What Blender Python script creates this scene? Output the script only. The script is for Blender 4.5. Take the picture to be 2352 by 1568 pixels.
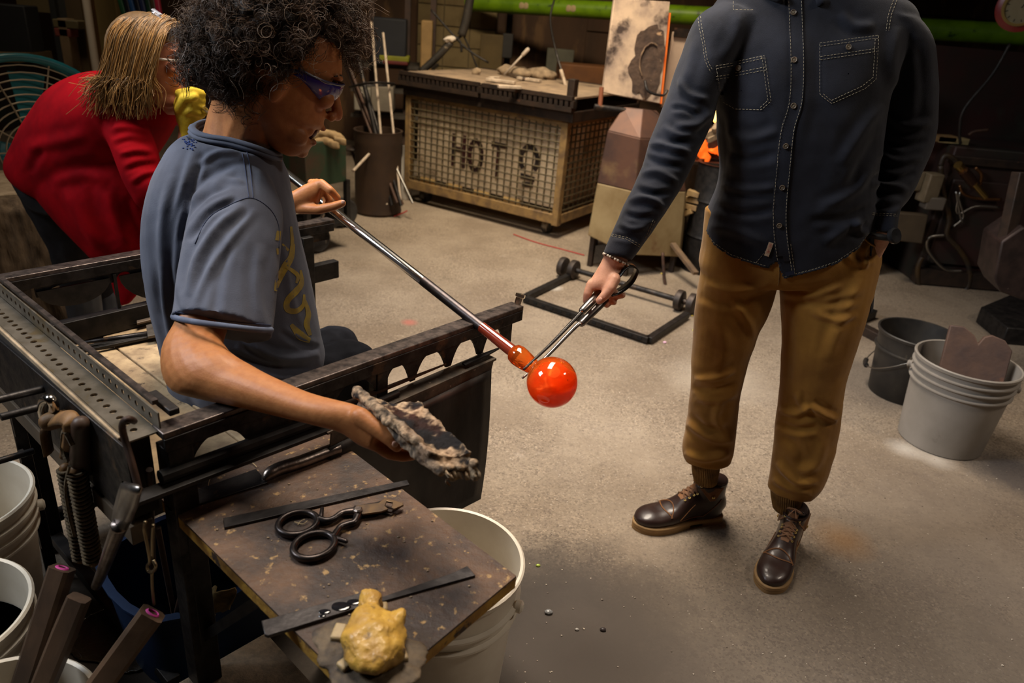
import bpy, bmesh, math, random
import numpy as np
from mathutils import Vector, Matrix, noise as mnoise
from mathutils.bvhtree import BVHTree
random.seed(7); RS = np.random.RandomState(11)
for o in list(bpy.data.objects): bpy.data.objects.remove(o)
SC = bpy.context.scene; COL = SC.collection
# ---------------------------------------------------------------- camera
FPX = 1699.0; PITCH = math.atan(1699/3730.0); ROLL = math.atan(326/3716.0); CAMH = 1.5
cr, sr = math.cos(ROLL), math.sin(ROLL); cp, sp = math.cos(PITCH), math.sin(PITCH)
CAM = np.array([0, 0, CAMH])
_fw = np.array([0, cp, -sp]); _r0 = np.array([1., 0, 0]); _d0 = np.array([0, -sp, -cp])
_right = cr*_r0 - sr*_d0; _up = -(sr*_r0 + cr*_d0)
cd = bpy.data.cameras.new('camera'); cam = bpy.data.objects.new('camera', cd); COL.objects.link(cam)
cd.sensor_width = 36; cd.lens = 36*FPX/2352; cd.clip_start = 0.05
cam.matrix_world = Matrix([[_right[0], _up[0], -_fw[0], 0], [_right[1], _up[1], -_fw[1], 0],
                           [_right[2], _up[2], -_fw[2], CAMH], [0, 0, 0, 1]])
cd.dof.use_dof = True; cd.dof.focus_distance = 1.75; cd.dof.aperture_fstop = 3.8
SC.camera = cam
# ---------------------------------------------------------------- world, lights, exposure
w = bpy.data.worlds.new('World'); SC.world = w; w.use_nodes = True
w.node_tree.nodes['Background'].inputs[0].default_value = (0.9, 0.8, 0.7, 1)
w.node_tree.nodes['Background'].inputs[1].default_value = 0.0
def area(name, loc, target, size, sizey, power, col, spread=180):
    l = bpy.data.lights.new(name, 'AREA'); l.shape = 'RECTANGLE'; l.size = size; l.size_y = sizey
    l.energy = power; l.color = col; l.spread = math.radians(spread)
    o = bpy.data.objects.new(name, l); COL.objects.link(o); o.location = loc
    o.rotation_euler = (Vector(target)-Vector(loc)).to_track_quat('-Z', 'Y').to_euler()
    return o
area('skylight_lamp', (-0.3, 2.75, 3.85), (0.1, 2.6, 0), 2.6, 0.9, 80, (1.0, 0.87, 0.72), 84)
area('window_lamp', (-3.2, 1.2, 3.2), (0.1, 2.1, 1.15), 1.3, 1.1, 30, (0.88, 0.94, 1.0), 70)
area('far_fill', (-0.2, 3.9, 3.8), (-0.1, 5.9, 0.6), 1.2, 0.4, 52, (1.0, 0.82, 0.58), 80)  # added fill aimed at the cage front, no fixture there
area('left_fill', (-2.7, 3.7, 3.8), (-2.3, 5.0, 0.9), 0.8, 0.4, 11, (1.0, 0.84, 0.62), 110)  # added fill to lift the upper left, no known source
area('side_fill', (3.2, 1.3, 3.7), (1.7, 2.3, 0.7), 0.9, 0.4, 15, (1.0, 0.84, 0.68), 100)  # added fill for the right side, stands for no fixture
SC.view_settings.view_transform = 'Standard'; SC.view_settings.look = 'None'
SC.view_settings.exposure = -0.1; SC.view_settings.gamma = 1.0; SC.view_settings.use_curve_mapping = False
# ---------------------------------------------------------------- helpers: rays through the lens to planes of the place
def ray(px, py):
    dx, dy = px-1176., py-784.
    u = dx*cr+dy*sr; v = -dx*sr+dy*cr
    return np.array([u, FPX*cp-v*sp, -FPX*sp-v*cp])
def atz(px, py, z): r = ray(px, py); return CAM+r*((z-CAMH)/r[2])
def aty(px, py, y): r = ray(px, py); return CAM+r*(y/r[1])
def atp(px, py, P, n): r = ray(px, py); return CAM+r*(np.dot(np.asarray(P)-CAM, n)/np.dot(r, n))
def nrm(v): v = np.asarray(v, float); return v/(np.linalg.norm(v)+1e-12)
V3 = lambda *a: np.array(a, float)
BA = V3(-.58, 1.056, 0); BF = nrm(V3(.634, .774, 0)); BN = V3(-BF[1], BF[0], 0); BZ = V3(0, 0, 1)
def B(f, n, z): return BA+BF*f+BN*n+BZ*z           # bench frame: along the rails, across, up
def atF(px, py, f): return atp(px, py, BA+BF*f, BF)
def atN(px, py, n): return atp(px, py, BA+BN*n, BN)
# ---------------------------------------------------------------- materials
MATS = {}
def pm(name, c1, c2=None, scale=20., rough=.6, metal=0., bump=0., bscale=None, c3=None, s3=6., t3=.58, w3=.06,
       spec=.5, emit=None, estr=0., trans=0., ior=1.45, stretch=None, alpha=1., r2=None, coat=0., sheen=0., attr=None, detail=6., t1=.38, t2=.64):
    if name in MATS: return MATS[name]
    m = bpy.data.materials.new(name); m.use_nodes = True; nt = m.node_tree; N = nt.nodes; L = nt.links
    b = N['Principled BSDF']; b.inputs['Roughness'].default_value = rough; b.inputs['Metallic'].default_value = metal
    b.inputs['Specular IOR Level'].default_value = spec; b.inputs['IOR'].default_value = ior
    b.inputs['Transmission Weight'].default_value = trans; b.inputs['Alpha'].default_value = alpha
    b.inputs['Coat Weight'].default_value = coat; b.inputs['Sheen Weight'].default_value = sheen
    b.inputs['Sheen Roughness'].default_value = .5
    b.inputs['Base Color'].default_value = (*c1, 1)
    if emit: b.inputs['Emission Color'].default_value = (*emit, 1); b.inputs['Emission Strength'].default_value = estr
    tc = N.new('ShaderNodeTexCoord'); src = tc.outputs['Object']
    if stretch:
        mp = N.new('ShaderNodeMapping'); L.new(src, mp.inputs[0]); mp.inputs['Scale'].default_value = stretch; src = mp.outputs[0]
    def nz(s, d=6., r=.6):
        n = N.new('ShaderNodeTexNoise'); n.inputs['Scale'].default_value = s; n.inputs['Detail'].default_value = d
        n.inputs['Roughness'].default_value = r; L.new(src, n.inputs['Vector']); return n.outputs[0]
    def rng(o, a, c):
        r = N.new('ShaderNodeMapRange'); r.inputs[1].default_value = a; r.inputs[2].default_value = c; L.new(o, r.inputs[0]); return r.outputs[0]
    def mix(f, a, c):
        x = N.new('ShaderNodeMix'); x.data_type = 'RGBA'; L.new(f, x.inputs[0])
        for k, q in ((6, a), (7, c)):
            if isinstance(q, tuple): x.inputs[k].default_value = (*q, 1)
            else: L.new(q, x.inputs[k])
        return x.outputs[2]
    colr = None
    if attr:
        at = N.new('ShaderNodeAttribute'); at.attribute_name = attr; colr = at.outputs['Color']
        if c2:
            f = rng(nz(scale, detail), t1, t2)
            mm = N.new('ShaderNodeMix'); mm.data_type = 'RGBA'; mm.blend_type = 'MULTIPLY'; mm.inputs[0].default_value = 1
            L.new(colr, mm.inputs[6]); L.new(mix(f, c1, c2), mm.inputs[7]); colr = mm.outputs[2]
    elif c2:
        f = rng(nz(scale, detail), t1, t2); colr = mix(f, c1, c2)
        if r2 is not None:
            rr = N.new('ShaderNodeMapRange'); rr.inputs[3].default_value = rough; rr.inputs[4].default_value = r2; L.new(f, rr.inputs[0]); L.new(rr.outputs[0], b.inputs['Roughness'])
    if c3:
        colr = mix(rng(nz(s3, 8.), t3, t3+w3), colr if colr else c1, c3)
    if colr: L.new(colr, b.inputs['Base Color'])
    if bump:
        bp = N.new('ShaderNodeBump'); bp.inputs['Strength'].default_value = bump; bp.inputs['Distance'].default_value = .01
        L.new(nz(bscale or scale*2, 5.), bp.inputs['Height']); L.new(bp.outputs[0], b.inputs['Normal'])
    MATS[name] = m; return m
# ---------------------------------------------------------------- mesh builder
class MB:
    def __init__(s): s.v = []; s.f = []
    def add(s, vs, fs):
        k = len(s.v); s.v.extend([tuple(map(float, q)) for q in vs]); s.f.extend([tuple(i+k for i in q) for q in fs]); return s
    def frame(s, c, ax, ay, az):       # box by centre and three half vectors
        c, ax, ay, az = map(np.asarray, (c, ax, ay, az))
        vs = [c+i*ax+j*ay+k*az for k in (-1, 1) for j in (-1, 1) for i in (-1, 1)]
        return s.add(vs, [(0, 2, 3, 1), (4, 5, 7, 6), (0, 1, 5, 4), (2, 6, 7, 3), (0, 4, 6, 2), (1, 3, 7, 5)])
    def box(s, c, sx, sy, sz, rz=0.):
        a = V3(math.cos(rz), math.sin(rz), 0); b = V3(-math.sin(rz), math.cos(rz), 0)
        return s.frame(c, a*sx/2, b*sy/2, BZ*sz/2)
    def bar(s, p0, p1, w, h, up=(0, 0, 1)):
        p0, p1 = np.asarray(p0, float), np.asarray(p1, float); t = nrm(p1-p0); side = np.cross(t, up)
        if np.linalg.norm(side) < 1e-4: side = np.cross(t, (1, 0, 0))
        side = nrm(side); u = np.cross(side, t)
        return s.frame((p0+p1)/2, (p1-p0)/2, side*w/2, u*h/2)
    def prism(s, pts, d):              # polygon (3d points) extruded by vector d
        pts = [np.asarray(p, float) for p in pts]; n = len(pts); d = np.asarray(d, float)
        vs = pts+[p+d for p in pts]
        fs = [tuple(range(n))[::-1], tuple(range(n, 2*n))]+[(i, (i+1) % n, n+(i+1) % n, n+i) for i in range(n)]
        return s.add(vs, fs)
    def tube(s, pts, r, n=8, caps=True, closed=False, flat=None):
        P = np.asarray(pts, float); m = len(P); R = np.full(m, r) if np.isscalar(r) else np.asarray(r, float)
        if closed: T = np.roll(P, -1, 0)-np.roll(P, 1, 0)
        else:
            T = np.empty_like(P); T[1:-1] = P[2:]-P[:-2]; T[0] = P[1]-P[0]; T[-1] = P[-1]-P[-2]
        T = T/(np.linalg.norm(T, axis=1)[:, None]+1e-12)
        a = np.cross(T[0], (0, 0, 1.)); a = np.cross(T[0], (1., 0, 0)) if np.linalg.norm(a) < .1 else a
        a = nrm(a); vs = []; k = np.arange(n)*2*np.pi/n
        for i in range(m):
            a = nrm(a-T[i]*np.dot(a, T[i])); b = np.cross(T[i], a)
            vs.append(P[i]+R[i]*(np.cos(k)[:, None]*a+np.sin(k)[:, None]*b*(flat or 1.)))
        vs = np.concatenate(vs); fs = []
        for i in range(m if closed else m-1):
            j = (i+1) % m
            for q in range(n): fs.append((i*n+q, i*n+(q+1) % n, j*n+(q+1) % n, j*n+q))
        if caps and not closed: fs += [tuple(range(n))[::-1], tuple(range((m-1)*n, m*n))]
        return s.add(vs, fs)
    def lathe(s, prof, c, axis=(0, 0, 1), n=40, ref=None, closed=False):   # prof: list of (r, h) along axis
        ax = nrm(axis); a = np.cross(ax, (0, 1., 0)) if ref is None else np.asarray(ref)
        if np.linalg.norm(a) < .1: a = np.cross(ax, (1., 0, 0))
        a = nrm(a); b = np.cross(ax, a); k = np.arange(n)*2*np.pi/n; vs = []
        for r, h in prof: vs += list(np.asarray(c)+ax*h+r*(np.cos(k)[:, None]*a+np.sin(k)[:, None]*b))
        fs = []; m = len(prof)
        for i in range(m if closed else m-1):
            j = (i+1) % m
            for q in range(n): fs.append((i*n+q, i*n+(q+1) % n, j*n+(q+1) % n, j*n+q))
        if not closed:
            if prof[0][0] > 1e-5: fs.append(tuple(range(n))[::-1])
            if prof[-1][0] > 1e-5: fs.append(tuple(range((m-1)*n, m*n)))
        return s.add(vs, fs)
    def ell(s, c, a, b, d, n=16, m=10):   # ellipsoid by three half vectors
        c, a, b, d = map(lambda q: np.asarray(q, float), (c, a, b, d)); vs = []; fs = []
        for i in range(m+1):
            t = math.pi*i/m
            for j in range(n):
                p = 2*math.pi*j/n; vs.append(c+d*math.cos(t)+math.sin(t)*(a*math.cos(p)+b*math.sin(p)))
        for i in range(m):
            for j in range(n):
                q = (i*n+j, (i+1)*n+j, (i+1)*n+(j+1) % n, i*n+(j+1) % n)
                fs.append(q)
        return s.add(vs, fs)
    def sph(s, c, r, n=12, m=8): return s.ell(c, V3(r, 0, 0), V3(0, r, 0), V3(0, 0, r), n, m)
    def cap(s, p0, p1, r0, r1, n=12, ex=1.0):   # tapered capsule
        p0, p1 = np.asarray(p0, float), np.asarray(p1, float); t = nrm(p1-p0); pts = []; rs = []
        for q in (-1, -.85, -.55, 0): pts.append(p0+t*r0*q); rs.append(r0*math.sqrt(max(1-q*q, .0025)))
        for q in (0, .55, .85, 1): pts.append(p1+t*r1*q); rs.append(r1*math.sqrt(max(1-q*q, .0025)))
        return s.tube(pts, rs, n)
    def chain(s, pts, rs, n=12):
        for i in range(len(pts)-1): s.cap(pts[i], pts[i+1], rs[i], rs[i+1], n)
        return s
def spline(P, k=6, closed=False):     # Catmull-Rom through the rows of P
    P = np.asarray(P, float); n = len(P); out = []
    rngi = range(n if closed else n-1)
    for i in rngi:
        g = lambda j: P[j % n] if closed else P[min(max(j, 0), n-1)]
        p0, p1, p2, p3 = g(i-1), g(i), g(i+1), g(i+2)
        for q in range(k):
            t = q/k
            out.append(.5*(2*p1+(p2-p0)*t+(2*p0-5*p1+4*p2-p3)*t*t+(3*p1-p0-3*p2+p3)*t**3))
    if not closed: out.append(P[-1])
    return np.array(out)
def mesh_of(mb, name='m'):
    me = bpy.data.meshes.new(name); me.from_pydata([tuple(map(float, q)) for q in mb.v], [], mb.f); me.update(); return me
def wpos(o): return np.array(o['_w']) if '_w' in o else np.array(o.location)
def build(name, mb, mat, parent=None, smooth=35, bevel=0., org=None, kind=None, label=None, cat=None, group=None, fix=True):
    """mb holds world coordinates; the object's origin is put at its base (or the parent's origin)."""
    me = mb if isinstance(mb, bpy.types.Mesh) else mesh_of(mb, name)
    if fix:
        bm = bmesh.new(); bm.from_mesh(me); bmesh.ops.recalc_face_normals(bm, faces=bm.faces); bm.to_mesh(me); bm.free()
    co = np.empty(len(me.vertices)*3); me.vertices.foreach_get('co', co); co = co.reshape(-1, 3)
    if parent is not None: o0 = np.array(WP[parent.name])
    elif org is not None: o0 = np.asarray(org, float)
    else: o0 = V3((co[:, 0].min()+co[:, 0].max())/2, (co[:, 1].min()+co[:, 1].max())/2, co[:, 2].min())
    me.vertices.foreach_set('co', (co-o0).ravel()); me.update()
    if smooth:
        me.shade_smooth()
        if smooth < 180: me.set_sharp_from_angle(angle=math.radians(smooth))
    if mat is not None and not me.materials: me.materials.append(mat)
    o = bpy.data.objects.new(name, me); COL.objects.link(o); WP[o.name] = tuple(o0)
    if parent is not None: o.parent = parent
    else: o.location = o0
    if bevel:
        b = o.modifiers.new('bevel', 'BEVEL'); b.width = bevel; b.segments = 2; b.limit_method = 'ANGLE'; b.angle_limit = math.radians(40)
    tag(o, label, cat, group, kind); return o
WP = {}
def tag(o, label=None, cat=None, group=None, kind=None):
    if label: o['label'] = label
    if cat: o['category'] = cat
    if group: o['group'] = group
    if kind: o['kind'] = kind
    return o
def thing(name, loc, label, cat, group=None):
    o = bpy.data.objects.new(name, None); COL.objects.link(o); o.location = loc; o.empty_display_size = .05
    WP[o.name] = tuple(np.asarray(loc, float)); return tag(o, label, cat, group)
def remesh(mb, voxel, it=4, disp=None, fac=.5):
    """one continuous skin over overlapping closed volumes"""
    me = mesh_of(mb, 'tmp'); bm = bmesh.new(); bm.from_mesh(me); bmesh.ops.recalc_face_normals(bm, faces=bm.faces); bm.to_mesh(me); bm.free()
    o = bpy.data.objects.new('tmp', me); COL.objects.link(o)
    r = o.modifiers.new('r', 'REMESH'); r.mode = 'VOXEL'; r.voxel_size = voxel
    if it:
        s = o.modifiers.new('s', 'SMOOTH'); s.factor = fac; s.iterations = it
    dg = bpy.context.evaluated_depsgraph_get(); out = bpy.data.meshes.new_from_object(o.evaluated_get(dg))
    bpy.data.objects.remove(o)
    if disp:
        out.calc_normals_split() if hasattr(out, 'calc_normals_split') else None
        n = len(out.vertices); co = np.empty(n*3); out.vertices.foreach_get('co', co); co = co.reshape(-1, 3)
        no = np.array([v.normal[:] for v in out.vertices])
        out.vertices.foreach_set('co', (co+no*disp(co, no)[:, None]).ravel()); out.update()
    return out
def coords(me):
    co = np.empty(len(me.vertices)*3); me.vertices.foreach_get('co', co); return co.reshape(-1, 3)
def vcol(me, cols, name='col'):
    a = me.color_attributes.new(name, 'FLOAT_COLOR', 'POINT'); c = np.ones((len(me.vertices), 4)); c[:, :3] = cols
    a.data.foreach_set('color', c.ravel())
def nz3(co, s, seed=0.):
    return np.array([mnoise.noise(Vector((p[0]*s+seed, p[1]*s-seed*.7, p[2]*s+seed*1.3))) for p in co])
def pxof(co):
    """where points of the place fall on the photograph's frame (for laying seams along a garment)"""
    d = co-CAM; u = d[:, 0]; dep = d[:, 1]*cp-d[:, 2]*sp; v = -d[:, 1]*sp-d[:, 2]*cp
    u, v = u/dep*FPX, v/dep*FPX
    return np.stack([1176+u*cr-v*sr, 784+u*sr+v*cr], 1)
def loft(mb, secs, n=28, k=5, ex=2.0):
    """secs rows: (xl,yl,Yl, xr,yr,Yr, thick) -> smooth tube whose sections span both edge points; thick = depth half-size (m)"""
    rows = []
    for q in secs:
        a, b = aty(q[0], q[1], q[2]), aty(q[3], q[4], q[5]); rows.append(np.concatenate([(a+b)/2, (b-a)/2, [q[6]]]))
    return loft3(mb, np.array(rows), n, k, ex)
def loft3(mb, rows, n=28, k=5, ex=2.0):
    R = spline(rows, k); C = R[:, :3]; U = R[:, 3:6]; th = R[:, 6]
    T = np.gradient(C, axis=0); T /= np.linalg.norm(T, axis=1)[:, None]+1e-12
    vs = []; t = np.arange(n)*2*np.pi/n
    cx = np.sign(np.cos(t))*np.abs(np.cos(t))**(2/ex); sx = np.sign(np.sin(t))*np.abs(np.sin(t))**(2/ex)
    for i in range(len(C)):
        w = nrm(np.cross(T[i], U[i])); vs.append(C[i]+cx[:, None]*U[i]+sx[:, None]*w*th[i])
    vs = np.concatenate(vs); fs = []; m = len(C)
    for i in range(m-1):
        for q in range(n): fs.append((i*n+q, i*n+(q+1) % n, (i+1)*n+(q+1) % n, (i+1)*n+q))
    fs += [tuple(range(n))[::-1], tuple(range((m-1)*n, m*n))]
    return mb.add(vs, fs)
def dup(root, loc, rot=None, scale=None, **kw):
    r = root.copy(); COL.objects.link(r); r.location = loc
    if rot is not None: r.rotation_euler = rot
    if scale is not None: r.scale = scale
    tag(r, **kw)
    for ch in list(root.children):
        c = ch.copy(); COL.objects.link(c); c.parent = r
        for g in ch.children:
            d = g.copy(); COL.objects.link(d); d.parent = c
    return r
# ================================================================ the room
M_floor = bpy.data.materials.new('concrete_floor'); M_floor.use_nodes = True
def floor_mat(m):
    nt = m.node_tree; N = nt.nodes; L = nt.links; b = N['Principled BSDF']
    tc = N.new('ShaderNodeTexCoord'); src = tc.outputs['Object']
    def nz(s, d=6., r=.6):
        n = N.new('ShaderNodeTexNoise'); n.inputs['Scale'].default_value = s; n.inputs['Detail'].default_value = d; n.inputs['Roughness'].default_value = r
        L.new(src, n.inputs['Vector']); return n.outputs[0]
    def rng(o, a, c):
        r = N.new('ShaderNodeMapRange'); r.inputs[1].default_value = a; r.inputs[2].default_value = c; L.new(o, r.inputs[0]); return r.outputs[0]
    def mix(f, a, c, fac=1.):
        x = N.new('ShaderNodeMix'); x.data_type = 'RGBA'
        if fac < 1:
            mu = N.new('ShaderNodeMath'); mu.operation = 'MULTIPLY'; L.new(f, mu.inputs[0]); mu.inputs[1].default_value = fac; f = mu.outputs[0]
        L.new(f, x.inputs[0])
        for k, q in ((6, a), (7, c)):
            if isinstance(q, tuple): x.inputs[k].default_value = (*q, 1)
            else: L.new(q, x.inputs[k])
        return x.outputs[2]
    c = mix(rng(nz(2.2, 8), .38, .62), (.20, .155, .112), (.285, .23, .172))
    c = mix(rng(nz(1.1, 8, .7), .56, .7), c, (.19, .15, .115), .75)
    c = mix(rng(nz(5.5, 10, .75), .58, .72), c, (.15, .12, .10), .55)
    c = mix(rng(nz(16, 8, .8), .5, .68), c, (.16, .125, .10), .5)
    c = mix(rng(nz(60, 5, .8), .53, .66), c, (.11, .085, .07), .65)
    c = mix(rng(nz(75, 3, .7), .60, .70), c, (.42, .36, .29), .75)
    vo = N.new('ShaderNodeTexVoronoi'); vo.inputs['Scale'].default_value = 170; L.new(src, vo.inputs['Vector']); sp_ = N.new('ShaderNodeSeparateColor'); L.new(vo.outputs['Color'], sp_.inputs[0])
    def both(x, a, b, y):
        mu = N.new('ShaderNodeMath'); mu.operation = 'MULTIPLY'; L.new(rng(x, a, b), mu.inputs[0]); L.new(y, mu.inputs[1]); return mu.outputs[0]
    msk = rng(nz(1.6, 6, .7), .36, .58)
    c = mix(both(sp_.outputs[0], .30, .22, msk), c, (.075, .055, .042), .55)
    c = mix(both(sp_.outputs[1], .84, .92, msk), c, (.42, .33, .24), .5)
    c = mix(rng(nz(3.4, 10, .8), .60, .68), c, (.40, .345, .29), .35)
    # dirt round the bench bucket, vignette near the bottom, painted shade under the bench
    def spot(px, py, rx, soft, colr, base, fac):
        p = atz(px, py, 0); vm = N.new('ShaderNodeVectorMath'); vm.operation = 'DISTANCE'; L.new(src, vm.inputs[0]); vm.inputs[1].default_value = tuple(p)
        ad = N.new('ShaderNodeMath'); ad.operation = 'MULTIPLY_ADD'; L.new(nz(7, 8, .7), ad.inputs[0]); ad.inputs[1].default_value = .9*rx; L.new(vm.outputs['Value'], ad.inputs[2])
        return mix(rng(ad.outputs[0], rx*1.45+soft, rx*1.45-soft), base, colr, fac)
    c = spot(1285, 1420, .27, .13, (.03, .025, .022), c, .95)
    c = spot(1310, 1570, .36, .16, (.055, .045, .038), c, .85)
    c = spot(1500, 1560, .38, .2, (.10, .08, .065), c, .55)  # dirt with vignette darkening painted in, next spot likewise
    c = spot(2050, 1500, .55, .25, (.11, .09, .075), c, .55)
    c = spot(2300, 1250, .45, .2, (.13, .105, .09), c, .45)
    c = spot(250, 1480, .42, .14, (.035, .026, .02), c, .9)  # sooty floor painted darker for the shade under bench and tray, next too
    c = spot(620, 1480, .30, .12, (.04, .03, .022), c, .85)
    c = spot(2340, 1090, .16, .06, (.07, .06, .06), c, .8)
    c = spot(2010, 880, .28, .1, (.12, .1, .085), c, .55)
    c = spot(2080, 1030, .05, .04, (.6, .57, .53), c, .5)
    c = spot(2150, 1055, .045, .04, (.55, .52, .48), c, .5)
    c = spot(1650, 870, .18, .1, (.40, .35, .29), c, .5)
    c = spot(940, 740, .03, .02, (.45, .12, .1), c, .6)
    c = spot(1935, 1240, .07, .05, (.26, .13, .04), c, .5)
    c = spot(1270, 660, .05, .02, (.6, .58, .55), c, .5)
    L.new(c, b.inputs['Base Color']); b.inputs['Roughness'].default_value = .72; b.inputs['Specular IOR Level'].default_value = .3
    bp = N.new('ShaderNodeBump'); bp.inputs['Strength'].default_value = .35; bp.inputs['Distance'].default_value = .004
    L.new(nz(70, 6, .7), bp.inputs['Height']); L.new(bp.outputs[0], b.inputs['Normal'])
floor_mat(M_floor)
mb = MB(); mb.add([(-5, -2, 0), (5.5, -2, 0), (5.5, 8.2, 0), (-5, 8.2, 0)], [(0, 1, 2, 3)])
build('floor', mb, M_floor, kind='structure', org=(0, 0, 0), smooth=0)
M_wall = pm('dark_plank_wall', (.085, .042, .02), (.05, .026, .013), 3, .8, stretch=(1, 1, .25), c3=(.13, .07, .03), s3=4, t3=.56)
M_wallr = pm('sooty_wall', (.028, .018, .014), (.045, .012, .01), 2.2, .85, c3=(.03, .04, .03), s3=1.5, t3=.55)
M_ceil = pm('dark_ceiling', (.06, .05, .045), (.09, .08, .07), 2, .9)
mb = MB(); mb.box((0.25, 8.25, 2), 10.6, .1, 4); wb = build('wall_back', mb, M_wall, kind='structure')
mb = MB(); mb.box((-5.05, 3.1, 2), .1, 10.4, 4); build('wall_left', mb, M_wallr, kind='structure')
mb = MB(); mb.box((5.55, 3.1, 2), .1, 10.4, 4); build('wall_right', mb, M_wallr, kind='structure')
mb = MB(); mb.box((.25, -2.05, 2), 10.6, .1, 4); build('wall_front', mb, M_wallr, kind='structure')
mb = MB(); mb.box((.25, 3.1, 4.05), 10.6, 10.4, .1); build('ceiling', mb, M_ceil, kind='structure')
# ================================================================ gaffer's bench
M_steel = pm('dark_steel', (.045, .04, .038), (.018, .016, .016), 30, .42, .75, bump=.15, c3=(.09, .06, .04), s3=14, t3=.6, r2=.6)
M_steelw = pm('worn_steel_edge', (.16, .125, .11), (.05, .042, .04), 40, .38, .8, bump=.1, stretch=(1, 1, 1))
M_zinc = pm('perforated_zinc', (.17, .145, .115), (.095, .08, .06), 18, .45, .6, bump=.08, c3=(.13, .095, .05), s3=9, t3=.58)
M_plank = pm('seat_plank', (.46, .33, .19), (.25, .17, .10), 9, .75, stretch=(2, 2, 2), bump=.2, c3=(.09, .06, .04), s3=16, t3=.60, w3=.1)
M_wood = pm('old_pale_wood', (.42, .31, .2), (.24, .17, .1), 20, .8, bump=.2)
M_black = pm('black_iron', (.012, .011, .011), (.03, .026, .024), 25, .5, .5)
bench = thing('glassblowing_bench', B(.4, .45, 0), 'black steel glassblowing bench with two rails and a wooden seat', 'workbench')
def bar_b(mb, a, b_, w, h): return mb.bar(B(*a), B(*b_), w, h)
# rails: flat bar on top of an upright web
for nm, n0, f0, f1 in (('front', -.02, -.005, .925), ('rear', .875, -.06, 1.0)):
    mb = MB(); bar_b(mb, (f0, n0+.02, .794), (f1, n0+.02, .794), .042, .014); rail = build('rail', mb, M_steelw, bench, bevel=.002)
    mb = MB(); bar_b(mb, (f0, n0, .777), (f1-.005, n0, .777), .008, .026); build('rail_web', mb, M_steel, bench, bevel=.001)
# scalloped hook plate: polygon along the rail with arches between teeth
def scallop(n0, teeth, ztop, depth, th=.006, name='scallop_plate'):
    top = []; bot = []
    f0, f1 = teeth[0][0], teeth[-1][1]
    pts = [(f0, ztop), (f0, ztop-depth)]
    for i in range(len(teeth)-1):
        a, b_ = teeth[i][1], teeth[i+1][0]; pts.append((teeth[i][1], ztop-depth))
        d = teeth[i][2] if len(teeth[i]) > 2 else .006
        for q in range(1, 14):
            t = q/14; arch = 1-abs(2*t-1)**2.6
            pts.append((a+(b_-a)*t, ztop-depth+arch*(depth-d)))
        pts.append((b_, ztop-depth))
    pts += [(f1, ztop-depth), (f1, ztop)]
    m = MB(); m.prism([B(f, n0, z) for f, z in pts], BN*th); return build(name, m, M_steel, bench, smooth=30)
scallop(-.012, [(.0, .035), (.155, .335), (.46, .475), (.552, .566), (.664, .68), (.772, .79), (.868, .896)], .766, .060)
scallop(.88, [(-.04, .09, -.035), (.10, .105), (.275, .29), (.34, .6), (.75, .77), (.9, .98)], .765, .03, name='scallop_plate')
for (f0, f1) in ((.10, .275), (.3, .62)):            # half-round steel gussets hanging under the far rail
    m = MB(); c = (f0+f1)/2; r = (f1-f0)/2
    m.prism([B(c+r*math.cos(a), .872, .752+.62*r*math.sin(a)) for a in np.linspace(math.pi, 2*math.pi, 16)], BN*.006); build('gusset', m, M_black, bench, smooth=30)
# perforated angle across the end of the rails: plates with punched holes
def holed_strip(P0, ux, uy, un, L, W, pitch, r, n, th, off=.5, first=.03, s=12):
    """strip of length L (ux), width W (uy), thickness th, with a row of n round holes cut right through"""
    m = MB(); ux, uy, un = map(np.asarray, (ux, uy, un))
    def cell(x0, x1, hole):
        if not hole:
            m.frame(P0+ux*(x0+x1)/2+uy*W/2+un*th/2, ux*(x1-x0)/2, uy*W/2, un*th/2); return
        cx = (x0+x1)/2; cy = W*off; ring = []; outer = []
        angs = sorted([2*math.pi*q/s for q in range(s)]+[math.atan2(Yv-cy, X-cx) % (2*math.pi) for X in (x0, x1) for Yv in (0, W)])
        for a in angs:
            ring.append((cx+r*math.cos(a), cy+r*math.sin(a))); dx, dy = math.cos(a), math.sin(a)
            tx = ((x1-cx) if dx > 0 else (cx-x0))/max(abs(dx), 1e-6); ty = ((W-cy) if dy > 0 else cy)/max(abs(dy), 1e-6); t = min(tx, ty)
            outer.append((cx+dx*t, cy+dy*t))
        k_ = len(angs)
        def p(q, k): return P0+ux*q[0]+uy*q[1]+un*th*k
        vs = [p(q, 0) for q in ring]+[p(q, 0) for q in outer]+[p(q, 1) for q in ring]+[p(q, 1) for q in outer]; fs = []
        for i in range(k_):
            j = (i+1) % k_
            fs += [(i, j, k_+j, k_+i), (2*k_+i, 3*k_+i, 3*k_+j, 2*k_+j), (i, 2*k_+i, 2*k_+j, j), (k_+i, k_+j, 3*k_+j, 3*k_+i)]
        m.add(vs, fs)
    x = 0.; c0 = first-pitch/2
    cell(0, c0, False)
    for i in range(n): cell(c0+i*pitch, c0+(i+1)*pitch, True)
    cell(c0+n*pitch, L, False); return m
aL = .875
m = holed_strip(B(-.052, .0, .797), BN, BF, -BZ, aL, .05, .0265, .0062, 32, .003, .42, .03)
pa = build('perforated_angle', m, M_zinc, bench, smooth=0, fix=False)
m = holed_strip(B(-.001, .0, .797), BN, BZ, BF, aL, .034, .0265, .006, 32, .003, .5, .03)
build('angle_flange', m, M_zinc, pa, smooth=0, fix=False)
m = MB(); bar_b(m, (.004, .01, .815), (.004, .1, .815), .012, .05); m2 = MB(); bar_b(m2, (.01, .03, .835), (.01, .875, .835), .010, .008); build('angle_rib', m2, M_steelw, pa)
m = MB(); bar_b(m, (.028, .0, .822), (.028, .085, .822), .018, .012); build('rail_stop', m, M_steel, bench, bevel=.002)
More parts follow.
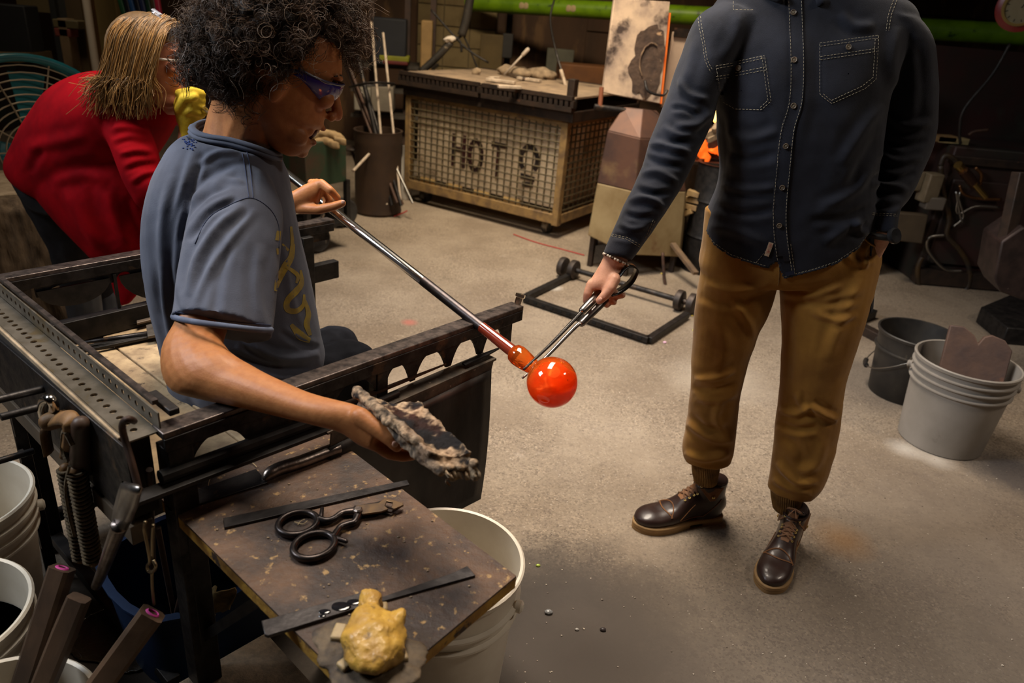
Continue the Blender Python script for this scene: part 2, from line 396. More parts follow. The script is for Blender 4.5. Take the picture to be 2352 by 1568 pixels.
m = MB(); bar_b(m, (-.03, .03, .786), (-.03, .86, .786), .055, .012); build('end_beam', m, M_wood, bench, bevel=.002)
m = MB(); bar_b(m, (-.032, .03, .70), (-.032, .86, .70), .05, .155); build('end_board', m, pm('black_wood', (.02, .016, .013), (.035, .025, .018), 12, .8), bench)
m = MB(); m.prism([B(-.062, -.005, .79), B(-.062, .63, .765), B(-.062, .70, .70), B(-.062, .70, .62), B(-.062, .02, .62), B(-.062, -.012, .70)], BF*.005); build('apron_plate', m, M_steel, bench, bevel=.001)
m = MB(); bar_b(m, (-.045, .02, .595), (-.045, .86, .595), .04, .04); build('lower_beam', m, pm('grimy_wood', (.09, .06, .035), (.05, .035, .02), 15, .8), bench, bevel=.002)
# seat planks across the bench
for i, (f0, f1) in enumerate(((.005, .128), (.131, .226), (.229, .345), (.348, .46))):
    m = MB(); bar_b(m, ((f0+f1)/2, .13, .588), ((f0+f1)/2, .88, .588-.003*(i % 2)), f1-f0, .024); build('seat_plank', m, M_plank, bench, bevel=.003)
for n0, f0, f1 in ((.87, -.0, 1.0), (.14, -.05, .5)):
    m = MB(); bar_b(m, (f0, n0, .632 if n0 > .5 else .555), (f1, n0, .632 if n0 > .5 else .555), .03, .06 if n0 > .5 else .04); build('side_beam', m, M_black, bench, bevel=.002)
# legs
for f, n, wd in ((.02, .0, .045), (.02, .86, .04), (.88, .87, .04), (.47, .0, .03)):
    m = MB(); m.bar(B(f, n, 0.0), B(f, n, .765), wd, wd, BF); build('leg', m, M_black if n else M_steel, bench, bevel=.002)
for f in (.287,):
    m = MB(); m.bar(B(f, .872, .63), B(f, .872, .76), .006, .008, BF); build('strut', m, M_black, bench)
m = MB(); m.bar(B(-.03, .74, .02), B(-.03, .74, .66), .028, .008, BN); lg = build('slotted_leg', m, M_steel, bench, bevel=.001)
for z0, z1 in ((.46, .57), (.3, .42), (.12, .24)):
    m = MB(); m.bar(B(-.04, .725, z0), B(-.04, .725, z1), .01, .01, BN); build('slot_edge', m, M_black, lg)
m = MB(); m.bar(B(.02, .84, .05), B(.02, .16, .05), .03, .03); build('stretcher', m, M_black, bench, bevel=.002)
m = MB(); m.bar(B(.88, .87, .1), B(.02, .87, .1), .03, .03); build('stretcher', m, M_black, bench, bevel=.002)
# pegs on the apron
for (pa_, pb_) in (((100, 893), (36, 906)), ((118, 928), (58, 947)), ((78, 1035), (20, 1038))):
    a = atF(pa_[0], pa_[1], -.062); b_ = a-BF*.085+BZ*.004; m = MB(); m.tube([a, b_], .0075, 10); build('peg', m, M_steel, bench, smooth=40, bevel=.001)
# tool ledge under the rail and the hanging heat shield
m = MB(); bar_b(m, (-.075, -.03, .705), (.33, -.03, .690), .034, .008); m.tube([B(-.02, -.022, .722), B(.30, -.020, .710)], .013, 10); build('tool_ledge', m, M_black, bench, bevel=.001)
M_ledge = pm('dusty_steel', (.13, .10, .075), (.05, .042, .035), 22, .55, .55, bump=.2, c3=(.25, .21, .17), s3=60, t3=.64, w3=.04)
m = MB(); bar_b(m, (.30, -.028, .690), (.80, -.028, .700), .045, .006); build('tool_ledge', m, M_ledge, bench, bevel=.001)
m = MB(); m.prism([B(.31, -.05, .688), B(.79, -.05, .698), B(.775, -.055, .665), B(.30, -.055, .64)], BN*.004); build('shield_lip', m, M_ledge, bench)
m = MB(); g = 14; vs = []; fs = []
for i in range(g+1):
    for j in range(g+1):
        s, t = i/g, j/g; f = .30+s*(.478-.02*t); z = .66+.02*s-(.37-.05*(1-s))*t
        vs.append(B(f, -.052-.012*math.sin(t*2.2)*(1+.4*s), z))
for i in range(g):
    for j in range(g): fs.append((i*(g+1)+j, (i+1)*(g+1)+j, (i+1)*(g+1)+j+1, i*(g+1)+j+1))
m.add(vs, fs)
sh = build('heat_shield', m, pm('sooty_sheet', (.022, .02, .019), (.05, .044, .04), 12, .45, .6, bump=.12, stretch=(1, 1, .4)), bench)
so = sh.modifiers.new('s', 'SOLIDIFY'); so.thickness = .004
# bright bolt head at the rail's end
m = MB(); p = B(.93, .0, .80); m.lathe([(.0, -.016), (.009, -.016), (.010, -.006), (.010, .004), (.013, .006), (.013, .014), (0.0, .016)], p+BZ*.012, BZ+BF*.35, 8); build('bolt', m, pm('bright_bolt', (.8, .72, .6), rough=.25, metal=1), bench, smooth=30)
# ================================================================ tool tray beside the bench
ZT = .632
M_tray = pm('scorched_board', (.135, .072, .040), (.042, .028, .023), 9, .62, bump=.45, bscale=70, c3=(.34, .21, .085), s3=52, t3=.60, w3=.07, detail=12, t1=.34, t2=.60)
M_trayedge = pm('yellow_ply_edge', (.50, .28, .04), (.28, .14, .03), 30, .8, bump=.4, c3=(.05, .03, .02), s3=25, t3=.58)
T4 = [atz(371, 1146, ZT), atz(742, 985, ZT), atz(1186, 1322, ZT), atz(948, 1520, ZT), atz(905, 1560, ZT), atz(850, 1592, ZT), atz(800, 1575, ZT), atz(735, 1506, ZT)]
tray = thing('tool_tray', np.mean(T4, 0)*V3(1, 1, 0), 'scorched brown board table beside the bench holding shears and wax', 'side table')
m = MB(); m.prism([p+BZ*-.004 for p in T4], BZ*.004); build('board_top', m, M_tray, tray, smooth=0)
m = MB(); m.prism([p+BZ*-.026 for p in T4], BZ*.0215); build('board_core', m, M_trayedge, tray, smooth=0)
cen = np.mean([T4[0], T4[1], T4[2], T4[5]], 0)
for p in (T4[0], T4[1]):
    q = p+(cen-p)*.16; m = MB(); m.bar(V3(q[0], q[1], 0), V3(q[0], q[1], ZT-.028), .035, .035, BF); build('leg', m, M_black, tray, bevel=.002)
for a, b_ in ((0, 5), (1, 2)):
    p, q = T4[a]+(cen-T4[a])*.16, T4[b_]+(cen-T4[b_])*.35; m = MB(); m.bar(p-BZ*.045, q-BZ*.045, .025, .035); build('support_arm', m, M_black, tray); m = MB(); m.bar(p-BZ*.32, p+(q-p)*.55-BZ*.05, .02, .02); build('brace', m, M_black, tray)
# ================================================================ tools for people: heads, folds, seams
def cdir(r, d, f): return nrm(_right*r-_up*d+_fw*f)      # direction given as right / down / away from the lens
def smooth01(x): x = np.clip(x, 0, 1); return x*x*(3-2*x)
def fold_disp(folds, noise=(), px=True):
    """cloth relief: folds = [(polyline in frame px, width px, height m)], noise = [(scale, amp, stretch xyz)]"""
    def f(co, no):
        P = pxof(co); view = co-CAM; view /= np.linalg.norm(view, axis=1)[:, None]
        face = smooth01((-(no*view).sum(1)+.1)/.4); d = np.zeros(len(co))
        for pts, wd, amp in folds:
            pts = spline(np.array(pts, float), 4) if len(pts) > 2 else np.array(pts, float)
            L = np.concatenate([[0], np.cumsum(np.linalg.norm(np.diff(pts, axis=0), axis=1))]); best = np.full(len(co), 1e9); par = np.zeros(len(co))
            lo, hi = pts.min(0)-3*wd, pts.max(0)+3*wd
            idx = np.where((P > lo).all(1) & (P < hi).all(1))[0]
            if not len(idx): continue
            Q = P[idx]; bd = best[idx]; bp = par[idx]
            for i in range(len(pts)-1):
                a, b = pts[i], pts[i+1]; ab = b-a; t = np.clip(((Q-a)@ab)/(ab@ab+1e-9), 0, 1)
                dd = np.linalg.norm(Q-(a+t[:, None]*ab), axis=1); k = dd < bd; bd[k] = dd[k]; bp[k] = (L[i]+t[k]*(L[i+1]-L[i]))/L[-1]
            tap = np.clip(np.minimum(bp, 1-bp)*5, 0, 1)**.7
            g = np.exp(-(bd/wd)**2)-.45*np.exp(-((bd-1.7*wd)/wd)**2)
            d[idx] += amp*tap*g*face[idx]
        for s, amp, st in noise:
            q = co*np.array(st); d += amp*nz3(q, s, s)
        return d
    return f
def bvh_of(o):
    me = o.data; w = np.array(WP[o.name]); co = coords(me)+w
    return BVHTree.FromPolygons([tuple(c) for c in co], [tuple(p.vertices) for p in me.polygons])
def hit(bvh, px, py, off=.001):
    r = nrm(ray(px, py)); h = bvh.ray_cast(Vector(CAM), Vector(r))
    if h[0] is None: return None
    n = np.array(h[1]); n = n if np.dot(n, r) < 0 else -n
    return np.array(h[0])+n*off, n
def drape(bvh, pts, step=4, off=.001):
    """a line laid on a surface along the given frame positions"""
    pts = np.array(pts, float); L = np.concatenate([[0], np.cumsum(np.linalg.norm(np.diff(pts, axis=0), axis=1))])
    m = max(2, int(L[-1]/step)); out = []
    for t in np.linspace(0, L[-1], m):
        h = hit(bvh, np.interp(t, L, pts[:, 0]), np.interp(t, L, pts[:, 1]), off)
        if h is not None: out.append(h[0])
    return out
def seam(mb, bvh, pts, r=.0011, off=.0006, n=5, step=5, sm=True):
    q = drape(bvh, spline(pts, 5) if sm and len(pts) > 2 else pts, step, off)
    run = [q[0]] if q else []
    for a in q[1:]:
        if np.linalg.norm(a-run[-1]) > .03:
            if len(run) > 1: mb.tube(run, r, n)
            run = []
        run.append(a)
    if len(run) > 1: mb.tube(run, r, n)
def stitches(mb, bvh, pts, dash=5., gap=3., r=.00052, off=.0009, sm=False):
    pts = spline(pts, 6) if sm else np.array(pts, float)
    L = np.concatenate([[0], np.cumsum(np.linalg.norm(np.diff(pts, axis=0), axis=1))]); t = 0.
    while t < L[-1]:
        e = min(t+dash, L[-1]); q = [hit(bvh, np.interp(x, L, pts[:, 0]), np.interp(x, L, pts[:, 1]), off) for x in (t, e)]
        if q[0] is not None and q[1] is not None and np.linalg.norm(q[0][0]-q[1][0]) < .03: mb.tube([q[0][0], q[1][0]], r, 4)
        t = e+gap
def ribbon(mb, bvh, pts, wd, off=.0008, step=4, sm=True):
    """flat strip (print, tape) laid on a surface; wd may be a list of widths in px"""
    P = spline(pts, 6) if sm and len(pts) > 2 else np.array(pts, float)
    W = np.interp(np.linspace(0, 1, len(P)), np.linspace(0, 1, len(np.atleast_1d(wd))), np.atleast_1d(wd)); T = np.gradient(P, axis=0)
    T /= np.linalg.norm(T, axis=1)[:, None]+1e-9; Nn = np.stack([-T[:, 1], T[:, 0]], 1); vs = []; ok = []
    for p, n_, w_ in zip(P, Nn, W):
        row = [hit(bvh, *(p+n_*w_*k), off) for k in (-.5, 0, .5)]
        ok.append(all(q is not None for q in row)); vs += [q[0] if q is not None else CAM for q in row]
    fs = []
    for i in range(len(P)-1):
        if ok[i] and ok[i+1]:
            for k in (0, 1):
                if np.linalg.norm(vs[3*i+k]-vs[3*i+3+k]) < .04: fs.append((3*i+k, 3*i+k+1, 3*i+4+k, 3*i+3+k))
    used = sorted({i for f in fs for i in f}); mp = {u: i for i, u in enumerate(used)}
    if fs: mb.add([vs[u] for u in used], [tuple(mp[i] for i in f) for f in fs])
HEAD = [(174, 20, -60, 36), (151, 74, -92, 62), (120, 97, -102, 73), (95, 107, -104, 77), (75, 103, -104, 78), (60, 101, -103, 78), (40, 104, -100, 76),
        (18, 109, -94, 73), (-8, 118, -80, 68), (-24, 121, -66, 64), (-44, 116, -50, 58), (-60, 117, -34, 52), (-80, 116, -4, 42), (-97, 102, 22, 30), (-108, 84, 40, 14)]
def head(mb, E, fh, uh, s, jaw=0., fem=False):
    """skull, face and ears round the ear-to-ear centre E; lengths in mm times s"""
    lh = np.cross(uh, fh); k = s*.001
    q = lambda f, u, l=0.: E+fh*f*k+uh*u*k+lh*l*k
    rows = []
    for u, a, b, w_ in HEAD[::-1]:
        if fem: w_ *= .95
        if u == -44: a -= 2.6*jaw
        if u in (-60, -80, -97, -108): u -= jaw
        rows.append(np.concatenate([q((a+b)/2, u), fh*(a-b)/2*k, [w_*k]]))
    loft3(mb, np.array(rows), 32, 4, 2.15)
    for f, u, l, a, b, c in ((96, 92, 26, 14, 8, 27), (88, 38, 44, 24, 22, 22), (104, 60, 30, 7, 9, 15), (70, -60, 40, 30, 22, 14), (-6, 8, 74, 16, 30, 9), (-2, 22, 78, 12, 14, 7), ((110, -38, 18, 12, 16, 14) if not jaw else (96, -40, 26, 10, 14, 10))):
        for sd in (1, -1): mb.ell(q(f, u, l*sd), fh*a*k, lh*c*k, uh*b*k)
    mb.chain([q(103, 72), q(118, 48), q(136, 22)], [9*k, 10.5*k, 13*k]); mb.sph(q(137, 18), 13.5*k)
    for sd in (1, -1): mb.sph(q(126, 9, 13*sd), 10.5*k); mb.ell(q(117, 62, 0), fh*4*k, lh*4*k, uh*4*k)
    mb.ell(q(121, -23), fh*9*k, lh*25*k, uh*6.5*k); mb.ell(q(117, -54-jaw), fh*9*k, lh*21*k, uh*7.5*k); mb.ell(q(105, -84-jaw), fh*15*k, lh*22*k, uh*15*k)
    return q
def skin_cols(me, q, s, base, lips=(.30, .07, .05), red=(.36, .10, .06), stub=None, jaw=0.):
    co = coords(me); c = np.tile(np.array(base), (len(co), 1)); k = s*.001
    def blob(f, u, l, r, colr, a):
        for sd in ((1, -1) if l else (1,)):
            d = np.linalg.norm(co-q(f, u, l*sd), axis=1)/(r*k); w_ = (a*np.exp(-d**2))[:, None]; c[:] = c*(1-w_)+np.array(colr)*w_
    blob(138, 18, 0, 20, red, .6); blob(95, 20, 45, 24, red, .35)
    for l in (6, 15): blob(129, -25, l, 8, lips, .75); blob(124, -55-jaw, l, 8, lips, .8)
    if stub: blob(110, -75, 0, 30, stub, .5); blob(80, -70, 45, 28, stub, .4); blob(126, -8, 10, 9, stub, .4)
    vcol(me, c)
def curls(center, ax, n_clump, per, rlen, hr, turns, rad, allow, seed, jit=.5, droop=0., seg=22, sides=3, shrink=(.62, .95)):
    """curly locks: clumps of helices growing out of an ellipsoid (ax = three half axes); allow(direction) keeps the face free"""
    rs = np.random.RandomState(seed); mb = MB(); cols = []
    A = np.array(ax); made = 0
    while made < n_clump:
        d = nrm(rs.normal(size=3)); 
        if not allow(d): continue
        made += 1; base = center+d@A*shrink[0]; out = nrm((d/np.array([np.linalg.norm(a) for a in A]))@A)
        L = rlen*rs.uniform(.7, 1.25); dirc = nrm(out+rs.normal(size=3)*jit*.6); sd = nrm(np.cross(dirc, rs.normal(size=3))); up = np.cross(dirc, sd)
        ph0 = rs.uniform(0, 6.28); hr0 = hr*rs.uniform(.6, 1.5); tn = turns*rs.uniform(.6, 1.4); sg = rs.choice([-1, 1]); shade = rs.uniform(.55, 1.5)
        for j in range(per):
            t = np.linspace(0, 1, seg); o = rs.normal(size=3)*hr0*.45; ph = ph0+rs.normal()*.5
            h = hr0*(.35+.65*t)*rs.uniform(.8, 1.2); an = sg*(ph+t*tn*6.283)
            P = base+o+dirc*(L*t*(.85+.3*rs.rand()))[:, None]+sd*(h*np.cos(an))[:, None]+up*(h*np.sin(an))[:, None]
            P[:, 2] -= droop*t*t
            mb.tube(P, rad*np.linspace(1, .55, seg), sides, caps=False); cols += [shade*rs.uniform(.8, 1.2)]*(seg*sides)
    return mb, np.array(cols)
def hair_obj(name, mb, cols, c0, mat, parent):
    me = mesh_of(mb, name); vcol(me, np.array(c0)[None, :]*cols[:, None]); return build(name, me, mat, parent, smooth=180, fix=False)
M_skin = pm('skin', (1, 1, 1), (.86, .80, .78), 60, .48, attr='col', bump=.08, bscale=260, spec=.4)
MATS['skin'].node_tree.nodes['Principled BSDF'].inputs['Subsurface Weight'].default_value = .08
MATS['skin'].node_tree.nodes['Principled BSDF'].inputs['Subsurface Radius'].default_value = (.012, .004, .002)
M_hair = pm('hair', (1, 1, 1), rough=.5, attr='col', spec=.25)
M_nail = pm('finger_nail', (.62, .36, .27), rough=.3)
def finger(mb, pts, rs): mb.chain(pts, rs, 10)
def nail(pos, along, out, parent, L=.011, W=.0095):
    al = nrm(along); o = nrm(np.asarray(out)-al*np.dot(out, al)); sd = np.cross(al, o); m = MB()
    m.ell(pos, al*L/2, sd*W/2, o*.0016, 12, 8); return build('finger_nail', m, M_nail, parent, smooth=180)
# ================================================================ the seated glassblower
blower = thing('person', aty(560, 960, 1.62)*V3(1, 1, 0)+BZ*.6, 'seated person with curly dark hair in a faded blue T-shirt and purple goggles', 'person')
# pipe line: through the mouth of the helper, over the front rail
PR = atz(1052, 708, .8165); PMOUTH = aty(428, 218, 2.5); PD = nrm(PR-PMOUTH)
def pipe_at(t): return PR+PD*t
sk = MB()
hps, hth = math.radians(22), math.radians(28); HS = .985
hfh = V3(math.cos(hth)*math.cos(hps), math.cos(hth)*math.sin(hps), -math.sin(hth)); hlh = V3(-math.sin(hps), math.cos(hps), 0); huh = np.cross(hfh, hlh)
hE = aty(655, 200, 1.64)
for _ in range(6):        # slide the head until the nose sits where the lens saw it
    e = np.array([786, 271])-pxof((hE+(hfh*150+huh*18)*HS*.001)[None])[0]; hE = hE+_right*e[0]*.00096-_up*e[1]*.00096
q1 = head(sk, hE, hfh, huh, HS, jaw=7)
nb = aty(548, 350, 1.66)
loft(sk, [(500, 200, 1.67, 640, 240, 1.67, .066), (482, 255, 1.67, 632, 300, 1.67, .066), (470, 300, 1.67, 638, 348, 1.67, .075), (450, 345, 1.67, 650, 400, 1.67, .09)], 28, 5); sk.chain([q1(-20, -10), nb], [.06, .06])
# slim trunk inside the shirt keeps the body one surface
tr = [aty(560, 900, 1.64), aty(535, 600, 1.64), aty(540, 420, 1.65)]; sk.chain(tr, [.10, .11, .085]); sk.chain([tr[2], nb], [.08, .07])
def armloft(mb, secs): loft(mb, secs, 20, 4)
armloft(sk, [(480, 520, 1.46, 600, 500, 1.46, .05), (440, 650, 1.38, 560, 660, 1.38, .052), (402, 745, 1.31, 516, 768, 1.31, .047), (375, 825, 1.25, 519, 795, 1.25, .047),
             (392, 892, 1.20, 543, 818, 1.20, .045), (455, 916, 1.175, 590, 846, 1.175, .042), (560, 938, 1.14, 650, 876, 1.14, .036), (650, 958, 1.11, 706, 901, 1.11, .030),
             (725, 975, 1.085, 764, 918, 1.085, .026), (786, 992, 1.07, 814, 931, 1.07, .021), (826, 1020, 1.06, 852, 947, 1.06, .019), (858, 1034, 1.05, 880, 972, 1.05, .017)])
sk.chain([aty(540, 440, 1.62), aty(545, 500, 1.47)], [.08, .06])
hB = lambda x, y, Yv: aty(x, y, Yv)
finger(sk, [hB(826, 955, 1.055), hB(868, 985, 1.04), hB(897, 1008, 1.03), hB(911, 1024, 1.027)], [.016, .0145, .0125, .0105])     # thumb along the pad's near edge
for k in range(4):                                                                                              # fingers under the pad
    yo = k*.018; finger(sk, [hB(858, 1015-4*k, 1.055+yo*.6), hB(893, 1040-2*k, 1.05+yo), hB(925, 1047-3*k, 1.055+yo), hB(948, 1046-4*k, 1.06+yo)], [.0125, .0115, .0105, .009])
# left arm: behind the chest, hand laid over the pipe
pC = pipe_at(-.58)
sk.chain([aty(520, 430, 1.80), aty(560, 600, 1.90), aty(655, 467, 1.93)], [.055, .05, .026])
loft(sk, [(640, 442, 1.925, 645, 488, 1.925, .022), (668, 440, 1.925, 672, 490, 1.925, .021), (700, 423, 1.93, 700, 488, 1.93, .022), (730, 411, 1.935, 722, 478, 1.935, .021), (742, 416, 1.935, 735, 462, 1.935, .018)], 18, 4)
finger(sk, [aty(738, 421, 1.93), aty(759, 437, 1.915), aty(775, 454, 1.925), aty(770, 468, 1.94)], [.0125, .0110, .0098, .0085])
finger(sk, [aty(690, 478, 1.92), aty(732, 481, 1.905), aty(766, 474, 1.90), aty(786, 467, 1.90)], [.016, .0135, .012, .0105])
for k in range(3): finger(sk, [aty(728-6*k, 420, 1.955+.02*k), aty(746-4*k, 436, 1.955+.02*k), aty(757-3*k, 460, 1.955+.02*k), aty(748-3*k, 482, 1.95+.02*k)], [.012, .0108, .0096, .0085])
sme = remesh(sk, .0032, 5)
skincol = (.42, .168, .058); skin_cols(sme, q1, HS, skincol, stub=(.16, .09, .06), jaw=7)
blower_body = build('body', sme, M_skin, blower, smooth=180, fix=False)
nail(aty(907, 1020, 1.0155), aty(911, 1024, 1.0)-aty(897, 1008, 1.0), CAM-aty(907, 1020, 1.01), blower_body)
nail(aty(788, 463.5, 1.889), aty(786, 467, 1.9)-aty(766, 474, 1.9), CAM-aty(788, 463, 1.9), blower_body)
# open mouth with teeth
m = MB(); m.ell(q1(106, -41), hfh*10*.001, np.cross(huh, hfh)*.024, huh*.015); build('mouth', m, pm('mouth_dark', (.05, .012, .010), rough=.4), blower)
m = MB()
for l in (-15, -9, -3, 3, 9, 15): m.ell(q1(117-abs(l)*.35, -33, l), hfh*.003, np.cross(huh, hfh)*.0034, huh*.0055, 8, 6)
build('teeth', m, pm('teeth', (.6, .5, .36), rough=.3), blower)
m = MB()
for sd in (1, -1): m.tube([q1(104, 88, 10*sd), q1(106, 96, 22*sd), q1(98, 97, 40*sd), q1(86, 90, 54*sd)], [.003, .0045, .004, .002], 6, flat=.7)
build('eyebrow', m, pm('brow_hair', (.03, .018, .012), rough=.7), blower)
# goggles: curved purple lens, brow bar, temples
M_lens = pm('purple_lens', (.030, .026, .21), (.06, .03, .19), 25, .12, spec=.5, trans=.12, coat=.5)
M_gframe = pm('goggle_frame', (.03, .03, .10), rough=.3)
gg = MB(); cols_, rows_ = 28, 6; vs = []; fs = []
for i in range(cols_+1):
    a = math.radians(-96+192*i/cols_); cs = abs(math.sin(a)); fx = 18+102*math.cos(a)**1.0 if math.cos(a) > 0 else 18+60*math.cos(a); lx = 84*math.sin(a)
    top = 84-16*cs**2; bot = 32-6*cs+26*cs**6+16*math.exp(-(a/.16)**2)
    for j in range(rows_+1):
        t = j/rows_; vs.append(q1(fx+5*math.sin(t*math.pi)*1.2-6*t, top+(bot-top)*t, lx))
for i in range(cols_):
    for j in range(rows_): fs.append((i*(rows_+1)+j, (i+1)*(rows_+1)+j, (i+1)*(rows_+1)+j+1, i*(rows_+1)+j+1))
gg.add(vs, fs); lens = build('goggles', gg, M_lens, blower); so = lens.modifiers.new('s', 'SOLIDIFY'); so.thickness = .0022
m = MB(); m.tube([vs[i*(rows_+1)] for i in range(cols_+1)], .0026, 6)
for sd in (0, cols_): m.tube([vs[sd*(rows_+1)+2], q1(-20, 48, 80*(1 if sd else -1)), q1(-32, 25, 78*(1 if sd else -1))], [.004, .003, .002], 6)
build('goggle_frame', m, M_gframe, lens)
# T-shirt
sh = MB()
TOR = [(436, 985, 1.62, 705, 945, 1.62, .150), (410, 900, 1.62, 742, 855, 1.62, .165), (384, 780, 1.62, 729, 775, 1.62, .165), (359, 660, 1.63, 702, 650, 1.63, .172), (349, 540, 1.64, 676, 540, 1.64, .182),
       (362, 445, 1.65, 657, 450, 1.65, .182), (396, 365, 1.66, 646, 392, 1.66, .165), (436, 310, 1.67, 640, 362, 1.67, .115), (462, 302, 1.67, 636, 350, 1.67, .088), (476, 296, 1.67, 630, 340, 1.67, .07)]
loft(sh, TOR, 40, 6, 2.2)
SLV = [(470, 440, 1.60, 630, 430, 1.60, .085), (446, 505, 1.50, 642, 470, 1.50, .082), (430, 570, 1.44, 641, 545, 1.44, .080), (414, 655, 1.38, 632, 655, 1.38, .079), (398, 736, 1.315, 622, 766, 1.315, .076)]
loft(sh, SLV, 28, 5)
loft(sh, [(470, 420, 1.72, 600, 440, 1.72, .085), (480, 520, 1.84, 620, 520, 1.84, .075), (500, 600, 1.9, 640, 600, 1.9, .07)], 20, 4)
FB = [([(450, 330), (420, 430), (398, 560), (396, 700)], 9, .006), ([(470, 345), (440, 440), (415, 560)], 7, -.005), ([(395, 400), (372, 520), (376, 660), (392, 800)], 12, .006), ([(430, 420), (402, 520), (392, 640), (400, 720)], 8, -.006),
      ([(560, 470), (500, 520), (450, 600), (432, 680)], 10, .008), ([(590, 480), (530, 550), (470, 640), (440, 720)], 9, .005), ([(545, 455), (480, 490), (435, 555)], 7, -.008), ([(480, 430), (520, 410), (560, 420)], 6, .004),
      ([(440, 470), (480, 420), (545, 390)], 7, .005), ([(430, 500), (470, 450), (530, 425)], 6, -.005), ([(450, 380), (500, 350), (550, 350)], 7, .004), ([(600, 560), (590, 650), (600, 750)], 12, .004),
      ([(520, 560), (500, 650), (490, 740)], 12, -.004), ([(560, 780), (640, 820), (735, 815)], 10, .009), ([(530, 810), (620, 850), (738, 845)], 9, -.008), ([(560, 840), (650, 868), (735, 868)], 9, .007), ([(640, 760), (690, 790), (735, 800)], 7, -.006),
      ([(650, 560), (665, 660), (690, 750)], 8, .003), ([(360, 600), (366, 720), (392, 860)], 9, -.005), ([(380, 620), (395, 760), (420, 880)], 10, .005), ([(440, 900), (500, 960), (560, 990)], 12, .006)]
shm = remesh(sh, .0045, 6, fold_disp(FB, [(9, .004, (1, 1, .45)), (30, .0008, (1, 1, 1))]))
M_tee = pm('faded_blue_jersey', (.105, .115, .155), (.080, .086, .116), 7, .88, bump=.12, bscale=420, sheen=.08, spec=.15, c3=(.112, .118, .148), s3=3, t3=.55, w3=.2)
M_tee_d = pm('blue_jersey_seam', (.055, .065, .11), rough=.9, spec=.1)
M_tee_l = pm('blue_jersey_hem', (.12, .14, .20), (.09, .10, .14), 30, .9, spec=.1)
shirt = build('shirt', shm, M_tee, blower, smooth=180, fix=False); bv = bvh_of(shirt)
m = MB()
for pts in ([(548, 322), (560, 370), (572, 455)], [(560, 326), (572, 372), (582, 455)], [(448, 560), (480, 500), (540, 465), (580, 455), (620, 480), (640, 520), (640, 570)],
            [(402, 715), (510, 735), (622, 746)], [(462, 306), (475, 320), (530, 330), (600, 352), (640, 372)]): seam(m, bv, pts, .0009)
build('seam', m, M_tee_d, shirt, smooth=180, kind='stuff')
# ribbed collar round the neck
cp_ = [(444, 299, 1.66), (452, 313, 1.61), (480, 322, 1.588), (530, 330, 1.584), (585, 346, 1.588), (628, 361, 1.61), (640, 355, 1.66), (610, 322, 1.73), (540, 292, 1.76), (478, 286, 1.73)]
m = MB(); ring = spline([aty(*p) for p in cp_], 6, True); m.tube(ring, .0105, 8, closed=True, flat=.6); m.tube(ring+BZ*.008, .009, 8, closed=True, flat=.6); build('collar', m, M_tee, shirt, smooth=180)
m = MB(); a0 = spline([aty(398, 727, 1.315), aty(440, 738, 1.245), aty(520, 749, 1.232), aty(590, 757, 1.255), aty(622, 757, 1.315), aty(560, 745, 1.395), aty(450, 728, 1.395)], 5, True); m.tube(a0, .006, 8, closed=True); build('sleeve_hem', m, M_tee_l, shirt, smooth=180)
# olive print on the chest
m = MB()
for pts, wd in (([(672, 560), (668, 590), (655, 612), (640, 640), (632, 668)], [10, 14, 18, 16, 6]), ([(668, 520), (671, 560), (668, 590)], [5, 9, 8]), ([(640, 530), (637, 552)], [10, 12]), ([(639, 570), (640, 584)], [10, 10]),
                ([(655, 612), (672, 622), (684, 634), (680, 650)], [5, 9, 9, 5]), ([(690, 620), (692, 650), (680, 668), (660, 690), (660, 710), (680, 714), (696, 700), (698, 676)], [4, 12, 15, 14, 14, 12, 9, 5]),
                ([(700, 690), (708, 720), (704, 745), (712, 770)], [6, 12, 14, 8]), ([(668, 745), (690, 770), (712, 782)], [8, 20, 10]), ([(648, 560), (662, 575)], [4, 6])): ribbon(m, bv, pts, wd)
build('chest_print', m, pm('olive_print', (.34, .25, .03), (.22, .17, .06), 40, .8), shirt, smooth=180)
m = MB()
for _ in range(46):
    x, y = 432+RS.normal()*9, 252+70*.0+RS.normal()*8; h = hit(bv, x+3, y+78, .0008)
    if h: m.ell(h[0], V3(.0022, 0, 0), V3(0, .0022, 0), V3(0, 0, .0012), 6, 4)
build('frayed_patch', m, pm('fray_blue', (.03, .06, .22), rough=.9), shirt, kind='stuff')
# dark trousers and legs going under the front of the bench rail
M_dark = pm('dark_denim', (.006, .0065, .010), (.011, .012, .017), 30, .85, spec=.15)
lg = MB(); hipL = aty(600, 900, 1.70); hipR = aty(580, 940, 1.55)
kneeL = aty(770, 800, 2.02); kneeR = B(.62, .30, .60)
lg.chain([hipL, kneeL, B(.78, .72, .1)], [.105, .075, .05]); lg.chain([hipR, kneeR, B(.60, .36, .1)], [.11, .078, .05])
loft(lg, [(440, 990, 1.6, 720, 950, 1.6, .15), (430, 930, 1.62, 735, 880, 1.62, .15)], 28, 4)
tme = remesh(lg, .008, 5, fold_disp([], [(14, .006, (1, 1, 1)), (30, .003, (1, 1, 1))])); build('trousers', tme, M_dark, blower, smooth=180, fix=False)
for p, q in ((B(.78, .72, .03), .0), (B(.60, .36, .03), .0)):
    m = MB(); m.ell(p+BF*.05+BZ*.02, BF*.14, BN*.05, BZ*.05); build('shoe', m, M_black, blower)
